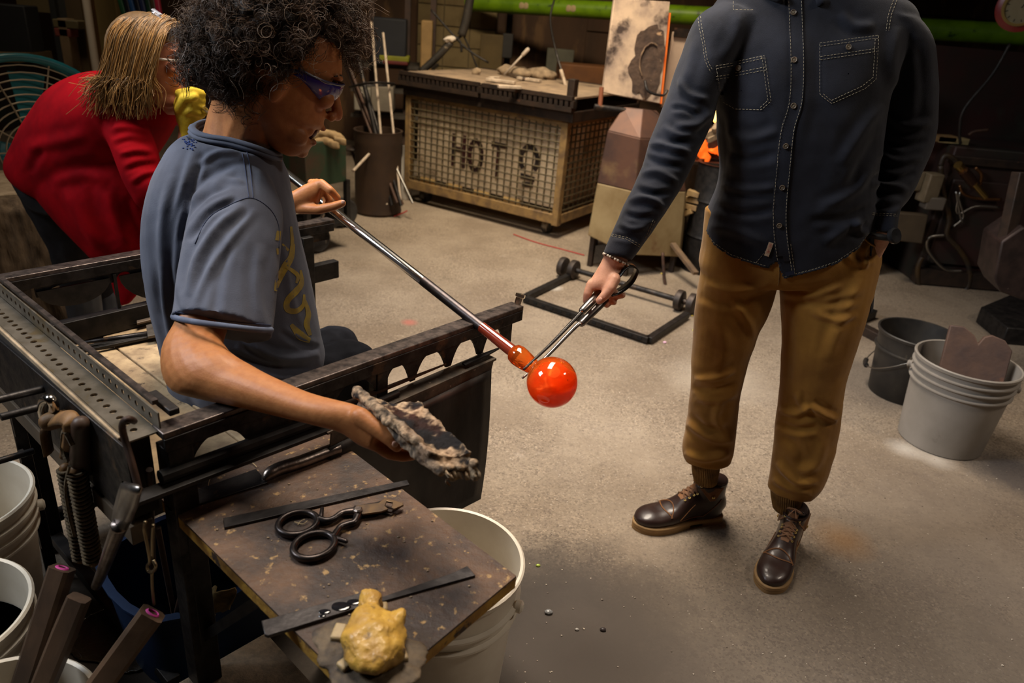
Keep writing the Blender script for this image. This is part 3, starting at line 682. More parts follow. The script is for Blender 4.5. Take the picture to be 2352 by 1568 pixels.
# hair
hc = aty(640, 66, 1.70); hlh2 = np.cross(huh, hfh); hax = [hfh*.190, hlh2*.190, huh*.185]
hc2 = aty(545, 152, 1.66); hax2 = [_right*.112, _fw*.150, _up*.108]
def face_clear(P):
    """keeps the face free of locks: below the fringe and in front of the temple"""
    d = (P-hE)/(.001*HS); f, u, l = d@hfh, d@huh, d@hlh2
    return not ((f > 20 and u < 146) or (f > -22 and u < 30) or u < -62)
hb = MB()
for c_, A_, k_ in ((hc, hax, .80), (hc2, hax2, .80)): hb.ell(c_, A_[0]*k_, A_[1]*k_, A_[2]*k_, 24, 16)
hbm = remesh(hb, .008, 2, lambda co, no: .009*nz3(co, 34, 3)+.006*nz3(co, 80, 1))
co = coords(hbm)                                   # hollow the mass back where the face and cheek are
d = (co-hE)/(.001*HS); f, u, l = d@hfh, d@huh, d@hlh2
lim = np.where(u > 146, 400, np.where(u > 30, 14+np.clip(u-30, 0, 92)*.06, -24.)); push = np.clip(f-lim, 0, None)*(np.abs(l) < 130)
co = co-hfh*(push*.001*HS)[:, None]; hbm.vertices.foreach_set('co', co.ravel()); hbm.update()
hair = build('hair', hbm, pm('hair_under', (.018, .012, .009), (.035, .024, .018), 60, .6, bump=.5), blower, smooth=180, fix=False)
def cl(c_, A_, n, per, L, hr, tn, rad, seed, **k): return curls(c_, A_, n, per, L, hr, tn, rad, lambda d: face_clear(c_+d@np.array(A_)*.92), seed, **k)
m1, c1 = cl(hc, hax, 720, 7, .062, .0105, 1.9, .00085, 5, droop=.004, shrink=(.70, .95)); hair_obj('curls', m1, c1, (.060, .034, .020), M_hair, hair)
m1, c1 = cl(hc2, hax2, 330, 7, .048, .010, 1.8, .00085, 6, droop=.006, shrink=(.70, .95)); hair_obj('curls', m1, c1, (.042, .024, .015), M_hair, hair)
m1, c1 = cl(hc, hax, 240, 2, .072, .016, 1.6, .0006, 9, jit=.8, shrink=(.76, .95)); hair_obj('stray_curls', m1, c1, (.12, .075, .045), M_hair, hair)
# ================================================================ blowpipe and hot glass
M_pipe = pm('polished_pipe', (.78, .74, .68), rough=.16, metal=1.0)
M_pipeh = pm('heated_pipe', (.055, .05, .052), (.09, .07, .068), 40, .4, .85)
t_end = .195
pipe = thing('blowpipe', pipe_at(0), 'long polished steel blowpipe laid over the bench rail', 'blowpipe')
m = MB(); m.tube([pipe_at(-1.52), pipe_at(-1.46), pipe_at(-.13)], [.006, .0115, .0125], 20); build('shaft', m, M_pipe, pipe, smooth=40)
m = MB(); m.tube([pipe_at(-.132), pipe_at(-.05), pipe_at(t_end)], [.0126, .0128, .0128], 20); build('hot_end', m, M_pipeh, pipe, smooth=40)
m = MB(); m.tube([pipe_at(.085), pipe_at(.12), pipe_at(t_end+.01)], [.0129, .0135, .0150], 20, caps=False); build('glass_film', m, pm('film', (.18, .03, .015), rough=.1, emit=(1, .06, .01), estr=.02, coat=.5), pipe, smooth=40)
def t_of(px, py):
    ts = np.linspace(0, .6, 1201); P = np.array([pipe_at(t) for t in ts]); d = np.hypot(*(pxof(P)-np.array([px, py])).T); return ts[d.argmin()]
tb = t_of(1266, 880); rb = .0575
glass = thing('molten_glass_bubble', pipe_at(tb), 'glowing orange round glass bubble on the end of the blowpipe', 'glass bubble')
M_glass = pm('hot_glass', (.92, .24, .035), (1.0, .13, .012), 14, .04, trans=.85, ior=1.3, emit=(1., .075, .004), estr=.03, coat=.6, spec=.8)
tn0, tn1 = t_of(1178, 808), t_of(1222, 848)
prof = [(.0, tn0-.002), (.017, tn0-.001), (.0225, tn0+.006), (.0245, tn0+.018), (.0235, tn0+.032), (.0205, tn1-.014), (.0185, tn1-.004), (.0195, tn1+.004)]
for a in np.linspace(math.pi*.86, .02, 22): prof.append((rb*math.sin(a)*1.0, tb-rb*math.cos(a)*-1*-1 if False else tb+rb*math.cos(a)))
m = MB(); m.lathe(prof, PR, PD, 56); gl = build('glass_wall', m, M_glass, glass, smooth=180)
M_core = pm('hot_core', (.42, .03, .004), (.50, .10, .01), 18, .3, emit=(1., .05, .002), estr=.20)
m = MB(); cb = pipe_at(tb)
m.lathe([(.0, -.040), (.018, -.036), (.030, -.026), (.044, -.006), (.0475, .012), (.040, .030), (.022, .043), (.0, .0475)], cb-BZ*.006, nrm(PD*.35-BZ*.9), 36)
cm = remesh(m, .003, 2, lambda co, no: .004*nz3(co, 40, 2)); build('hot_gather', cm, M_core, glass, smooth=180, fix=False)
m = MB()
for _ in range(26):
    d = nrm(RS.normal(size=3)*V3(1, 1, .6)+BZ*.5-PD*.4); m.sph(cb+d*rb*RS.uniform(.6, .93), RS.uniform(.0008, .0022), 7, 5)
build('bubbles', m, pm('gold_fleck', (.95, .55, .10), rough=.1, metal=.8), glass, kind='stuff')
gp = bpy.data.lights.new('glass_glow', 'POINT'); gp.energy = .35; gp.color = (1, .22, .04); gp.shadow_soft_size = .05; go = bpy.data.objects.new('glass_glow', gp); COL.objects.link(go); go.location = cb+PD*.0+BZ*.10+V3(0, -.05, 0)
# ================================================================ the standing helper with the jacks
man = thing('person', V3(.72, 1.93, 0), 'standing person in a dark denim shirt, brown trousers and leather boots', 'person')
M_denim = pm('dark_denim_shirt', (.017, .019, .029), (.010, .011, .017), 12, .80, bump=.25, bscale=700, sheen=.12, spec=.18, c3=(.021, .024, .037), s3=4, t3=.55, w3=.2)
M_thread = pm('pale_thread', (.30, .26, .18), rough=.8)
M_khaki = pm('brown_twill', (.35, .172, .032), (.26, .122, .024), 9, .8, bump=.2, bscale=600, sheen=.15, spec=.15)
M_khaki_r = pm('ribbed_cuff', (.26, .14, .038), (.13, .07, .02), 30, .85)
# shirt
st = MB()
loft(st, [(1622, 700, 1.96, 2000, 700, 1.96, .118), (1617, 600, 1.96, 2003, 600, 1.96, .122), (1622, 500, 1.96, 2004, 500, 1.96, .126), (1652, 410, 1.96, 2006, 410, 1.96, .128), (1650, 310, 1.96, 2020, 310, 1.96, .130), (1644, 220, 1.97, 2034, 220, 1.97, .130),
          (1628, 130, 1.98, 2070, 130, 1.98, .120), (1618, 55, 1.99, 2105, 60, 1.99, .10), (1650, -5, 2.0, 2070, 0, 2.0, .085), (1700, -45, 2.0, 1950, -40, 2.0, .07)], 44, 6, 2.5)
loft(st, [(1640, 10, 1.98, 1750, 130, 1.98, .085), (1598, 45, 1.95, 1690, 150, 1.95, .075), (1560, 145, 1.92, 1648, 222, 1.92, .07), (1530, 235, 1.90, 1634, 280, 1.90, .064), (1494, 322, 1.87, 1602, 350, 1.87, .060), (1470, 395, 1.84, 1572, 418, 1.84, .056),
          (1432, 472, 1.80, 1530, 486, 1.80, .052), (1402, 540, 1.77, 1478, 562, 1.77, .043), (1384, 584, 1.75, 1449, 602, 1.75, .038)], 28, 5)
loft(st, [(1960, 30, 1.99, 2100, 40, 1.99, .08), (2015, 95, 1.99, 2142, 100, 1.99, .075), (2012, 200, 2.01, 2150, 200, 2.01, .082), (2006, 300, 2.01, 2144, 310, 2.01, .078), (1992, 388, 1.98, 2114, 398, 1.98, .068), (2000, 445, 1.94, 2086, 458, 1.94, .055), (2004, 485, 1.91, 2062, 492, 1.91, .046), (2008, 530, 1.89, 2054, 545, 1.89, .04)], 28, 5)
FM = [([(1640, 250), (1600, 285), (1545, 290)], 10, .007), ([(1632, 285), (1590, 320), (1520, 330)], 9, -.006), ([(1490, 330), (1540, 335), (1590, 355)], 8, .008), ([(1480, 360), (1520, 375), (1575, 385)], 8, -.007), ([(1470, 400), (1510, 395), (1560, 420)], 8, .007),
      ([(1455, 430), (1500, 445), (1545, 440)], 7, -.006), ([(1440, 460), (1490, 455), (1530, 480)], 8, .007), ([(1430, 490), (1470, 500), (1510, 495)], 7, -.006), ([(1420, 510), (1450, 525), (1490, 520)], 7, .006), ([(1405, 540), (1440, 545), (1475, 550)], 6, -.004),
      ([(1600, 80), (1585, 150), (1560, 220)], 12, .004), ([(1560, 180), (1580, 215), (1630, 230)], 8, .006), ([(1540, 250), (1570, 250), (1600, 265)], 6, -.005), ([(1520, 290), (1560, 310), (1610, 315)], 8, .005),
      ([(1665, 300), (1720, 320), (1790, 300)], 12, .005), ([(1660, 340), (1720, 365), (1790, 350)], 12, -.005), ([(1655, 420), (1710, 435), (1790, 430)], 9, .005), ([(1640, 470), (1700, 490), (1785, 480)], 10, -.005), ([(1625, 520), (1690, 530), (1760, 560)], 12, .005),
      ([(2030, 240), (1980, 300), (1930, 380)], 14, .006), ([(2028, 300), (1985, 370), (1950, 440)], 12, -.005), ([(2000, 380), (1960, 440), (1880, 480)], 12, .005), ([(2000, 470), (1940, 500), (1860, 505)], 10, -.005), ([(1995, 500), (1950, 520), (1890, 560)], 12, .006), ([(1960, 500), (1975, 530), (1995, 530)], 9, .008),
      ([(2060, 60), (2050, 140), (2060, 220)], 14, .006), ([(2110, 90), (2120, 200), (2110, 290)], 14, -.004), ([(2040, 260), (2080, 290), (2140, 280)], 10, .006), ([(2030, 320), (2080, 335), (2130, 320)], 9, -.006), ([(2020, 350), (2060, 370), (2120, 360)], 9, .006), ([(2010, 400), (2050, 415), (2105, 395)], 8, -.008), ([(2000, 425), (2045, 425), (2090, 440)], 9, .007),
      ([(2005, 470), (2040, 475), (2070, 465)], 7, -.005), ([(1650, 250), (1665, 330), (1660, 400)], 12, -.006), ([(1700, 20), (1690, 80), (1660, 140)], 14, .004), ([(1930, 30), (1960, 60), (2010, 60)], 12, .006), ([(1840, 60), (1850, 200), (1835, 330)], 16, .003)]
stm = remesh(st, .0046, 5, fold_disp(FM, [(8, .004, (1, 1, .6)), (22, .0015, (1, 1, 1))]))
HEMX = [1380, 1600, 1616, 1640, 1680, 1720, 1762, 1786, 1800, 1825, 1870, 1920, 1970, 2000, 2008, 2400]; HEMY = [2000, 2000, 520, 562, 590, 603, 617, 600, 640, 634, 622, 606, 572, 530, 2000, 2000]
bm = bmesh.new(); bm.from_mesh(stm); cc = np.array([f.calc_center_median()[:] for f in bm.faces]); P = pxof(cc); cut = (P[:, 1] > np.interp(P[:, 0], HEMX, HEMY)) & (P[:, 0] > 1600) & (P[:, 0] < 2006) & (P[:, 1] > 505)
fl = list(bm.faces); bmesh.ops.delete(bm, geom=[fl[i] for i in np.where(cut)[0]], context='FACES'); bm.to_mesh(stm); bm.free()
mshirt = build('shirt', stm, M_denim, man, smooth=180, fix=False); so = mshirt.modifiers.new('s', 'SOLIDIFY'); so.thickness = .002; so.offset = -1
bvm = bvh_of(mshirt)
def stitch_part(name, lines, sm=False, **k):
    m = MB()
    for l in lines: stitches(m, bvm, l, sm=sm, **k)
    return build(name, m, M_thread, mshirt, smooth=0, kind='stuff', fix=False)
# button band: a raised strip with two stitched edges
BAND = [(1824, -20), (1826, 40), (1830, 150), (1826, 235), (1808, 300), (1797, 400), (1790, 480), (1792, 545), (1803, 620)]
m = MB(); ribbon(m, bvm, BAND, 34, off=.0022); ribbon_o = build('button_band', m, M_denim, mshirt, smooth=180)
stitch_part('band_stitching', [[(x-14, y) for x, y in BAND], [(x+15, y) for x, y in BAND]], sm=True, off=.0034)
M_btn = pm('horn_button', (.16, .12, .08), (.08, .06, .045), 90, .35)
def button(px, py, r=.0068, parent=None):
    h = hit(bvm, px, py, .003)
    if not h: return
    m = MB(); n = h[1]; m.lathe([(.0, 0), (r*.9, 0), (r, .001), (r, .002), (r*.82, .0026), (r*.7, .0018), (0, .0018)], h[0], n, 18)
    b = build('button', m, M_btn, parent or mshirt, smooth=40)
    k = MB(); a = nrm(np.cross(n, _right)); c = np.cross(n, a)
    for i, j in ((1, 1), (1, -1), (-1, 1), (-1, -1)): k.sph(h[0]+n*.0019+(a*i+c*j)*.0015, .0007, 6, 4)
    k.tube([h[0]+n*.002+(a+c)*.0015, h[0]+n*.0026, h[0]+n*.002-(a+c)*.0015], .0004, 4); build('button_thread', k, M_thread, mshirt, smooth=0, kind='stuff')
for x, y in ((1821, 30), (1823, 138), (1822, 243), (1804, 335), (1796, 430), (1789, 517)): button(x, y)
# two chest pockets as raised panels with double stitching
def pocket(poly, lines, btn):
    cx, cy = np.mean(poly, 0); m = MB(); g = 12; P = spline(poly, 6, True) if False else np.array(poly, float)
    per = np.concatenate([np.linspace(P[i], P[(i+1) % len(P)], 6, endpoint=False) for i in range(len(P))]); rings = []; vs = []; fs = []
    for k in np.linspace(1, .0, 7):
        for p in per:
            q = np.array([cx, cy])+(p-np.array([cx, cy]))*max(k, .02); h = hit(bvm, q[0], q[1], .0026 if k < 1 else .0004); vs.append(h[0] if h else CAM)
    n = len(per)
    for i in range(6):
        for j in range(n):
            f = (i*n+j, i*n+(j+1) % n, (i+1)*n+(j+1) % n, (i+1)*n+j)
            if all(np.linalg.norm(np.array(vs[a])-CAM) > .1 for a in f): fs.append(f)
    m.add(vs, fs); pk = build('chest_pocket', m, M_denim, mshirt, smooth=180)
    s = MB()
    for l in lines: stitches(s, bvm, l, off=.0034)
    build('pocket_stitching', s, M_thread, mshirt, smooth=0, kind='stuff', fix=False); button(*btn, parent=None)
pocket([(1641, 150), (1758, 125), (1772, 232), (1750, 255), (1690, 252), (1662, 236), (1650, 205)],
       [[(1643, 152), (1756, 128), (1771, 232), (1749, 252), (1690, 250), (1663, 234), (1651, 203), (1643, 152)], [(1644, 158), (1755, 134)], [(1643, 176), (1760, 154)], [(1644, 182), (1760, 161)], [(1750, 130), (1764, 230), (1746, 247)], [(1748, 130), (1750, 137)]], (1697, 156))
pocket([(1880, 98), (2017, 80), (2012, 180), (1985, 205), (1910, 240), (1881, 218)],
       [[(1882, 100), (2016, 82), (2010, 182), (1984, 204), (1909, 238), (1882, 217), (1882, 100)], [(1883, 107), (2014, 89)], [(1883, 131), (2012, 112)], [(1883, 138), (2012, 119)], [(2008, 90), (2003, 178), (1978, 198), (1908, 231), (1888, 214)]], (1947, 109))
stitch_part('armhole_stitching', [[(1603, 25), (1606, 60), (1614, 100), (1620, 140), (1632, 165)], [(1608, 22), (1612, 60), (1619, 100), (1625, 138), (1636, 160)], [(2052, 0), (2040, 35), (2035, 70)], [(2060, 0), (2047, 35), (2041, 70)]], sm=True)
stitch_part('cuff_stitching', [[(1398, 536), (1440, 545), (1476, 566)], [(1397, 540), (1438, 549), (1474, 570)], [(1386, 582), (1420, 588), (1446, 602)], [(2004, 489), (2030, 490), (2060, 492)], [(2003, 493), (2030, 494), (2060, 496)], [(2012, 528), (2048, 540)], [(1500, 505), (1482, 545)], [(1504, 507), (1486, 547)]])
hem_px = [(x, y-5) for x, y in ((1619, 535), (1640, 562), (1680, 590), (1720, 603), (1758, 615))]; hem_px2 = [(x, y-5) for x, y in ((1802, 640), (1825, 634), (1870, 622), (1920, 606), (1970, 572), (1996, 540))]
stitch_part('hem_stitching', [hem_px, hem_px2, [(1760, 575), (1735, 605)], [(1816, 560), (1826, 632)]])
m = MB(); seam(m, bvm, [(x, y+3) for x, y in hem_px], .0022, 0); seam(m, bvm, [(x, y+3) for x, y in hem_px2], .0022, 0); build('shirt_hem', m, M_denim, mshirt, smooth=180, kind='stuff')
m = MB(); ribbon(m, bvm, [(1771, 556), (1760, 587)], 11, off=.003, sm=False); lab = build('woven_label', m, pm('label_cloth', (.55, .43, .30), (.45, .33, .22), 300, .8), mshirt, smooth=0)
m = MB(); rs = np.random.RandomState(3)
for i in range(9):
    t = .12+i*.085; x, y = 1771+(1760-1771)*t, 556+(587-556)*t; x2, y2 = x+rs.uniform(-2.5, 2.5), y+rs.uniform(-1, 1)
    a, b = hit(bvm, x-2.2, y-.8, .0037), hit(bvm, x2+2.2, y2+.8, .0037)
    if a and b: m.tube([a[0], b[0]], .0005, 4)
build('label_script', m, pm('label_red', (.35, .05, .04), rough=.8), mshirt, kind='stuff')
m = MB(); ribbon(m, bvm, [(1803, 629), (1824, 625)], 9, off=.003, sm=False); build('selvedge_tab', m, pm('navy_tab', (.012, .016, .04), rough=.8), mshirt)
m = MB()
for pts in ([(1685, -5), (1683, 32), (1728, 30), (1728, -5)],): ribbon(m, bvm, [(1706, -8), (1706, 30)], 42, off=.006, sm=False)
build('collar', m, M_denim, mshirt, smooth=180)
stitch_part('collar_stitching', [[(1684, 2), (1683, 28), (1727, 27)]], off=.0075)
m = MB(); cN = aty(1812, -6, 2.0)
m.tube(spline([cN+V3(.098*math.cos(t), .085*math.sin(t)-.01, .022*math.sin(t)+.012) for t in np.linspace(-1.2, 4.34, 18)], 2), .019, 8, flat=.55); build('collar_band', m, M_denim, mshirt, smooth=180)
# trousers
tr = MB()
loft(tr, [(1622, 480, 1.97, 2006, 480, 1.97, .11), (1614, 560, 1.97, 2017, 550, 1.97, .125), (1607, 615, 1.97, 2014, 605, 1.97, .125), (1640, 638, 1.97, 1990, 636, 1.97, .11)], 36, 5, 2.4)
loft(tr, [(1614, 600, 1.97, 1795, 610, 1.97, .11), (1600, 690, 1.96, 1768, 700, 1.96, .10), (1595, 770, 1.95, 1735, 775, 1.95, .09), (1588, 870, 1.95, 1704, 876, 1.95, .078), (1579, 960, 1.97, 1692, 966, 1.97, .071), (1567, 1028, 1.98, 1686, 1028, 1.98, .068), (1572, 1056, 1.98, 1678, 1060, 1.98, .058)], 28, 5)
loft(tr, [(1795, 600, 1.97, 2018, 590, 1.97, .115), (1792, 680, 1.95, 2004, 670, 1.95, .108), (1797, 770, 1.93, 1974, 770, 1.93, .093), (1795, 870, 1.92, 1941, 872, 1.92, .080), (1783, 968, 1.92, 1927, 972, 1.92, .073), (1776, 1040, 1.92, 1914, 1040, 1.92, .070), (1770, 1095, 1.92, 1892, 1108, 1.92, .066), (1765, 1120, 1.92, 1866, 1142, 1.92, .052)], 28, 5)
FT = [([(1620, 650), (1680, 668), (1770, 655)], 10, .007), ([(1605, 680), (1680, 700), (1745, 680)], 9, -.005), ([(1680, 690), (1720, 740), (1730, 780)], 9, .006), ([(1640, 700), (1665, 800), (1640, 880)], 16, .006), ([(1595, 870), (1640, 868), (1690, 850)], 8, .009), ([(1590, 890), (1640, 895), (1695, 880)], 7, -.008), ([(1595, 915), (1650, 920), (1695, 900)], 8, .007),
      ([(1585, 950), (1620, 985), (1690, 985)], 9, -.006), ([(1580, 970), (1640, 1010), (1688, 1010)], 9, .008), ([(1570, 1040), (1620, 1055), (1680, 1040)], 9, .010), ([(1660, 920), (1645, 960), (1670, 1000)], 9, .006),
      ([(1790, 668), (1850, 680), (1940, 655)], 9, .006), ([(1830, 690), (1900, 700), (1980, 680)], 8, -.005), ([(1860, 715), (1920, 735), (1970, 720)], 8, .007), ([(1930, 560), (1960, 600), (2010, 600)], 9, .005), ([(1980, 640), (1930, 740), (1900, 830)], 14, .006), ([(1800, 700), (1815, 800), (1800, 900)], 14, -.004),
      ([(1860, 930), (1890, 950), (1925, 965)], 8, .012), ([(1790, 940), (1830, 950), (1860, 930)], 8, .009), ([(1785, 970), (1830, 985), (1880, 980)], 8, -.008), ([(1830, 900), (1840, 930), (1860, 945)], 8, .006), ([(1785, 1060), (1830, 1110), (1880, 1105)], 9, .010), ([(1775, 1100), (1820, 1125), (1865, 1135)], 8, .008), ([(1890, 1000), (1880, 1060), (1840, 1090)], 12, .006), ([(1800, 1000), (1840, 1040), (1830, 1080)], 14, -.005),
      ([(2000, 550), (1985, 580), (1990, 620)], 6, .006)]
trm = remesh(tr, .005, 5, fold_disp(FT, [(9, .004, (1, 1, .7)), (24, .0015, (1, 1, 1))])); trs = build('trousers', trm, M_khaki, man, smooth=180, fix=False); bvt = bvh_of(trs)
m = MB(); seam(m, bvt, [(1789, 600), (1790, 630), (1787, 655)], .0012); build('fly_seam', m, M_khaki_r, trs)
m = MB(); seam(m, bvt, [(1978, 540), (1998, 560), (2016, 566)], .003, .001); build('pocket_edge', m, M_khaki, trs)
for secs in ([(1590, 1050, 1.98, 1655, 1058, 1.98, .044), (1590, 1080, 1.98, 1650, 1085, 1.98, .042), (1594, 1102, 1.98, 1646, 1104, 1.98, .040)], [(1770, 1110, 1.92, 1842, 1135, 1.92, .045), (1772, 1140, 1.92, 1838, 1155, 1.92, .043), (1776, 1166, 1.92, 1834, 1172, 1.92, .041)]):
    m = MB(); rows = []
    for q in secs:
        a, b = aty(*q[:3]), aty(*q[3:6]); rows.append(np.concatenate([(a+b)/2, (b-a)/2, [q[6]]]))
    loft3(m, np.array(rows), 96, 4); V = np.array(m.v); n = 96; c = V.reshape(-1, n, 3); ctr = c.mean(1, keepdims=True); rib = 1+.03*np.sign(np.sin(np.arange(n)*2*np.pi/n*48+.1))
    m.v = [tuple(p) for p in (ctr+(c-ctr)*rib[None, :, None]).reshape(-1, 3)]; build('ribbed_cuff', m, M_khaki_r, trs, smooth=0)
# boots
M_boot = pm('dark_brown_leather', (.022, .011, .0095), (.034, .018, .014), 10, .36, bump=.06, coat=.15)
M_boott = pm('tan_leather', (.21, .092, .034), (.15, .065, .026), 25, .6, bump=.1)
M_sole = pm('tan_rubber_sole', (.34, .21, .09), (.25, .15, .065), 20, .65)
M_lace = pm('brown_lace', (.19, .095, .05), rough=.8)
M_brass = pm('brass', (.6, .42, .14), rough=.3, metal=1)
def boot(heel, toe, sidein):
    """boot standing on the floor from heel to toe point; all lengths follow the heel-toe distance"""
    heel, toe = np.asarray(heel), np.asarray(toe); L = np.linalg.norm(toe-heel); x = (toe-heel)/L; z = BZ; y = np.cross(z, x)
    q = lambda a, b, c: heel+x*a*L+y*b*L+z*c*L
    root = thing('boot', heel, '', 'boot')
    OUT = [(0, .0), (.02, .085), (.10, .115), (.30, .112), (.45, .125), (.62, .165), (.76, .172), (.88, .145), (.96, .085), (1.0, .0)]
    o = np.array([(a, b) for a, b in OUT]+[(a, -b) for a, b in OUT[-2:0:-1]]); o = spline(o, 4, True)
    m = MB(); m.prism([q(a, b*1.03, .03) for a, b in o], z*.055*L); sole = build('sole', m, M_sole, root, smooth=40, bevel=.004)
    fp = [(a, b) for a, b in o if a > .40]; m = MB(); m.prism([q(a, b*.99, .0) for a, b in fp], z*.035*L); build('tread', m, M_sole, root, smooth=40)
    hp = [(a, b) for a, b in o if a < .30]; m = MB(); m.prism([q(a, b*.97, 0.) for a, b in hp], z*.04*L); build('heel', m, M_sole, root, smooth=40)
    up = MB(); rows = []
    for a, hw, top in ((.03, .06, .20), (.08, .10, .30), (.18, .118, .42), (.32, .115, .42), (.42, .118, .37), (.52, .135, .29), (.62, .155, .235), (.74, .162, .205), (.84, .15, .195), (.92, .115, .17), (.975, .05, .13)):
        zc = (.045+top)/2; rows.append(np.concatenate([q(a, 0, zc), y*hw*L, [(top-.045)/2*L]]))
    loft3(up, np.array(rows), 28, 4, 2.4)
    rows = [np.concatenate([q(a, 0, h), y*hw*L, [ln*L]]) for a, h, hw, ln in ((.205, .06, .112, .200), (.205, .16, .116, .205), (.205, .28, .115, .190), (.205, .38, .118, .182), (.20, .475, .122, .180), (.20, .485, .120, .177))]
    loft3(up, np.array(rows), 28, 4, 2.2)
    um = remesh(up, .0035, 5, lambda co, no: .0012*nz3(co, 30, 1)); u = build('upper', um, M_boot, root, smooth=180, fix=False)
    def bound(a, b, c0=1.0):      # drop a point onto the leather from above / in front
        co = WPb; d = None
        h = bvb.ray_cast(Vector(q(a, b, .8)), Vector((0, 0, -1)))
        return np.array(h[0])+BZ*.0012 if h[0] is not None else q(a, b, .3)
    bvb = bvh_of(u); WPb = None
    def side(h, a, sd):           # point on the side of the shaft
        r = bvb.ray_cast(Vector(q(a, sd*.6, h)), Vector(-y*sd)); return np.array(r[0])+y*sd*.0012 if r[0] is not None else q(a, sd*.12, h)
    m = MB()
    for a0, bend in ((.70, .05), (.60, .07)):
        pts = [bound(a0-bend*(abs(b)/.15)**2*(1 if a0 > .65 else -1), b) for b in np.linspace(-.145, .145, 19)]; m.tube(pts, .0021, 5)
    build('toe_seam', m, M_boott, root, kind='stuff')
    for sd in (1, -1):
        m = MB(); m.tube([side(.13, a, sd) for a in np.linspace(.56, .28, 8)]+[side(.13+.18*t, .28-.18*t, sd) for t in np.linspace(.1, 1, 6)], .0013, 5); build('side_seam', m, M_boott, root)
        m = MB(); m.tube([side(.14+.15*t, .56-.16*t, sd) for t in np.linspace(0, 1, 8)], .0013, 5); build('quarter_seam', m, M_boott, root)
    # tongue, laces, eyelets
    lad = [(.50, .058), (.455, .06), (.41, .06), (.375, .062), (.345, .062)]
    m = MB(); vs = []; fs = []
    for i, (a, b) in enumerate([(.53, .05)]+lad+[(.33, .06)]):
        for b2 in (-b*.75, 0, b*.75): vs.append(bound(a, b2)+BZ*.001)
    for i in range(len(lad)+1):
        for j in (0, 1): fs.append((3*i+j, 3*i+j+1, 3*i+4+j, 3*i+3+j))
    m.add(vs, fs); build('tongue', m, M_boott, root)
    m = MB()
    for i in range(len(lad)-1):
        for sd in (1, -1):
            a, b = bound(lad[i][0], lad[i][1]*sd), bound(lad[i+1][0], -lad[i+1][1]*sd); c = (a+b)/2+BZ*.008+x*.004; m.tube(spline([a, c, b], 5), .0026, 6)
    t0 = bound(lad[-1][0], 0)+BZ*.006
    for sd in (1, -1): m.tube(spline([t0, t0+y*sd*.016+x*.012+BZ*.004, t0+y*sd*.022+x*.004-BZ*.006, t0], 5), .0016, 6); m.tube([t0, t0+y*sd*.012+x*.03-BZ*.012], .0016, 6)
    build('laces', m, M_lace, root, kind='stuff')
    for a, b in lad:
        for sd in (1, -1):
            p = bound(a, b*sd*1.12); k = MB(); k.lathe([(.0016, 0), (.0036, 0), (.0036, .0015), (.0016, .0015)], p, nrm(BZ+x*.8+y*sd*.5), 10, closed=True); build('eyelet', k, M_brass, root)
    # turned-down tan flaps with a stud
    for sd in (1, -1):
        m = MB(); pl = [(.365, .455), (.13, .475), (.20, .33), (.255, .325)]; vs = [side(h, a, sd)+y*sd*.004 for a, h in pl]; m.prism(vs, y*sd*.003); fl = build('flap', m, M_boott, root, smooth=0, bevel=.001)
        m = MB(); m.lathe([(0, .004), (.003, .0036), (.0052, .002), (.0055, 0)], side(.375, .235, sd)+y*sd*.007, y*sd, 12); build('stud', m, M_brass, root)
    m = MB(); m.tube([q(.2+.172*math.cos(t), .122*math.sin(t), .487) for t in np.linspace(0, 6.283, 28)[:-1]], .0035, 6, closed=True); build('top_binding', m, M_boot, root)
    return root
b1 = boot(atz(1652, 1186, 0)*V3(1, 1, 0), atz(1452, 1212, 0)*V3(1, 1, 0), 1)
hr = atz(1813, 1236, 0)*V3(1, 1, 0); b2 = boot(hr, atz(1757, 1362, 0)*V3(1, 1, 0), -1)
for b, t in ((b1, 'left'), (b2, 'right')):
    if 'label' in b: del b['label']
    del b['category']; b.parent = man; b.location = np.array(WP[b.name])-np.array(WP[man.name])
# skin: neck, head, arms, hands in one body
bs = MB(); mps, mth = math.radians(-112), math.radians(34)
mfh = V3(math.cos(mth)*math.cos(mps), math.cos(mth)*math.sin(mps), -math.sin(mth)); mlh = V3(-math.sin(mps), math.cos(mps), 0); muh = np.cross(mfh, mlh)
mE = aty(1800, 5, 1.93)+V3(.02, .07, .125)
for _ in range(6):
    e = np.array([1800, 14])-pxof((mE+(mfh*100-muh*102)*.00098)[None])[0]; mE = mE+_right*e[0]*.00112-_up*e[1]*.00112
q2 = head(bs, mE, mfh, muh, .98); nb2 = aty(1810, -10, 2.0)
bs.chain([q2(-35, -10), q2(-30, -60), nb2, aty(1815, 120, 1.98), aty(1815, 450, 1.98)], [.07, .062, .07, .09, .10])
bs.chain([aty(1810, 60, 1.99), aty(1665, 80, 1.97), aty(1550, 325, 1.88), aty(1420, 590, 1.752)], [.08, .042, .034, .026])
bs.chain([aty(1830, 60, 1.99), aty(2085, 110, 2.01), aty(2072, 370, 1.99), aty(2028, 535, 1.895), aty(1988, 600, 1.94), aty(1975, 630, 1.96)], [.08, .032, .028, .025, .03, .025])
hA = lambda x, y, Y=1.74: aty(x, y, Y)
loft(bs, [(1390, 580, 1.75, 1440, 598, 1.75, .024), (1380, 602, 1.745, 1430, 618, 1.745, .020), (1366, 626, 1.735, 1425, 640, 1.735, .021), (1352, 648, 1.725, 1415, 656, 1.725, .022), (1348, 662, 1.72, 1405, 668, 1.72, .018)], 20, 4)
finger(bs, [hA(1358, 652, 1.722), hA(1350, 674, 1.712), hA(1347, 690, 1.712), hA(1352, 702, 1.716)], [.0125, .0115, .0100, .0085])          # forefinger along the jacks
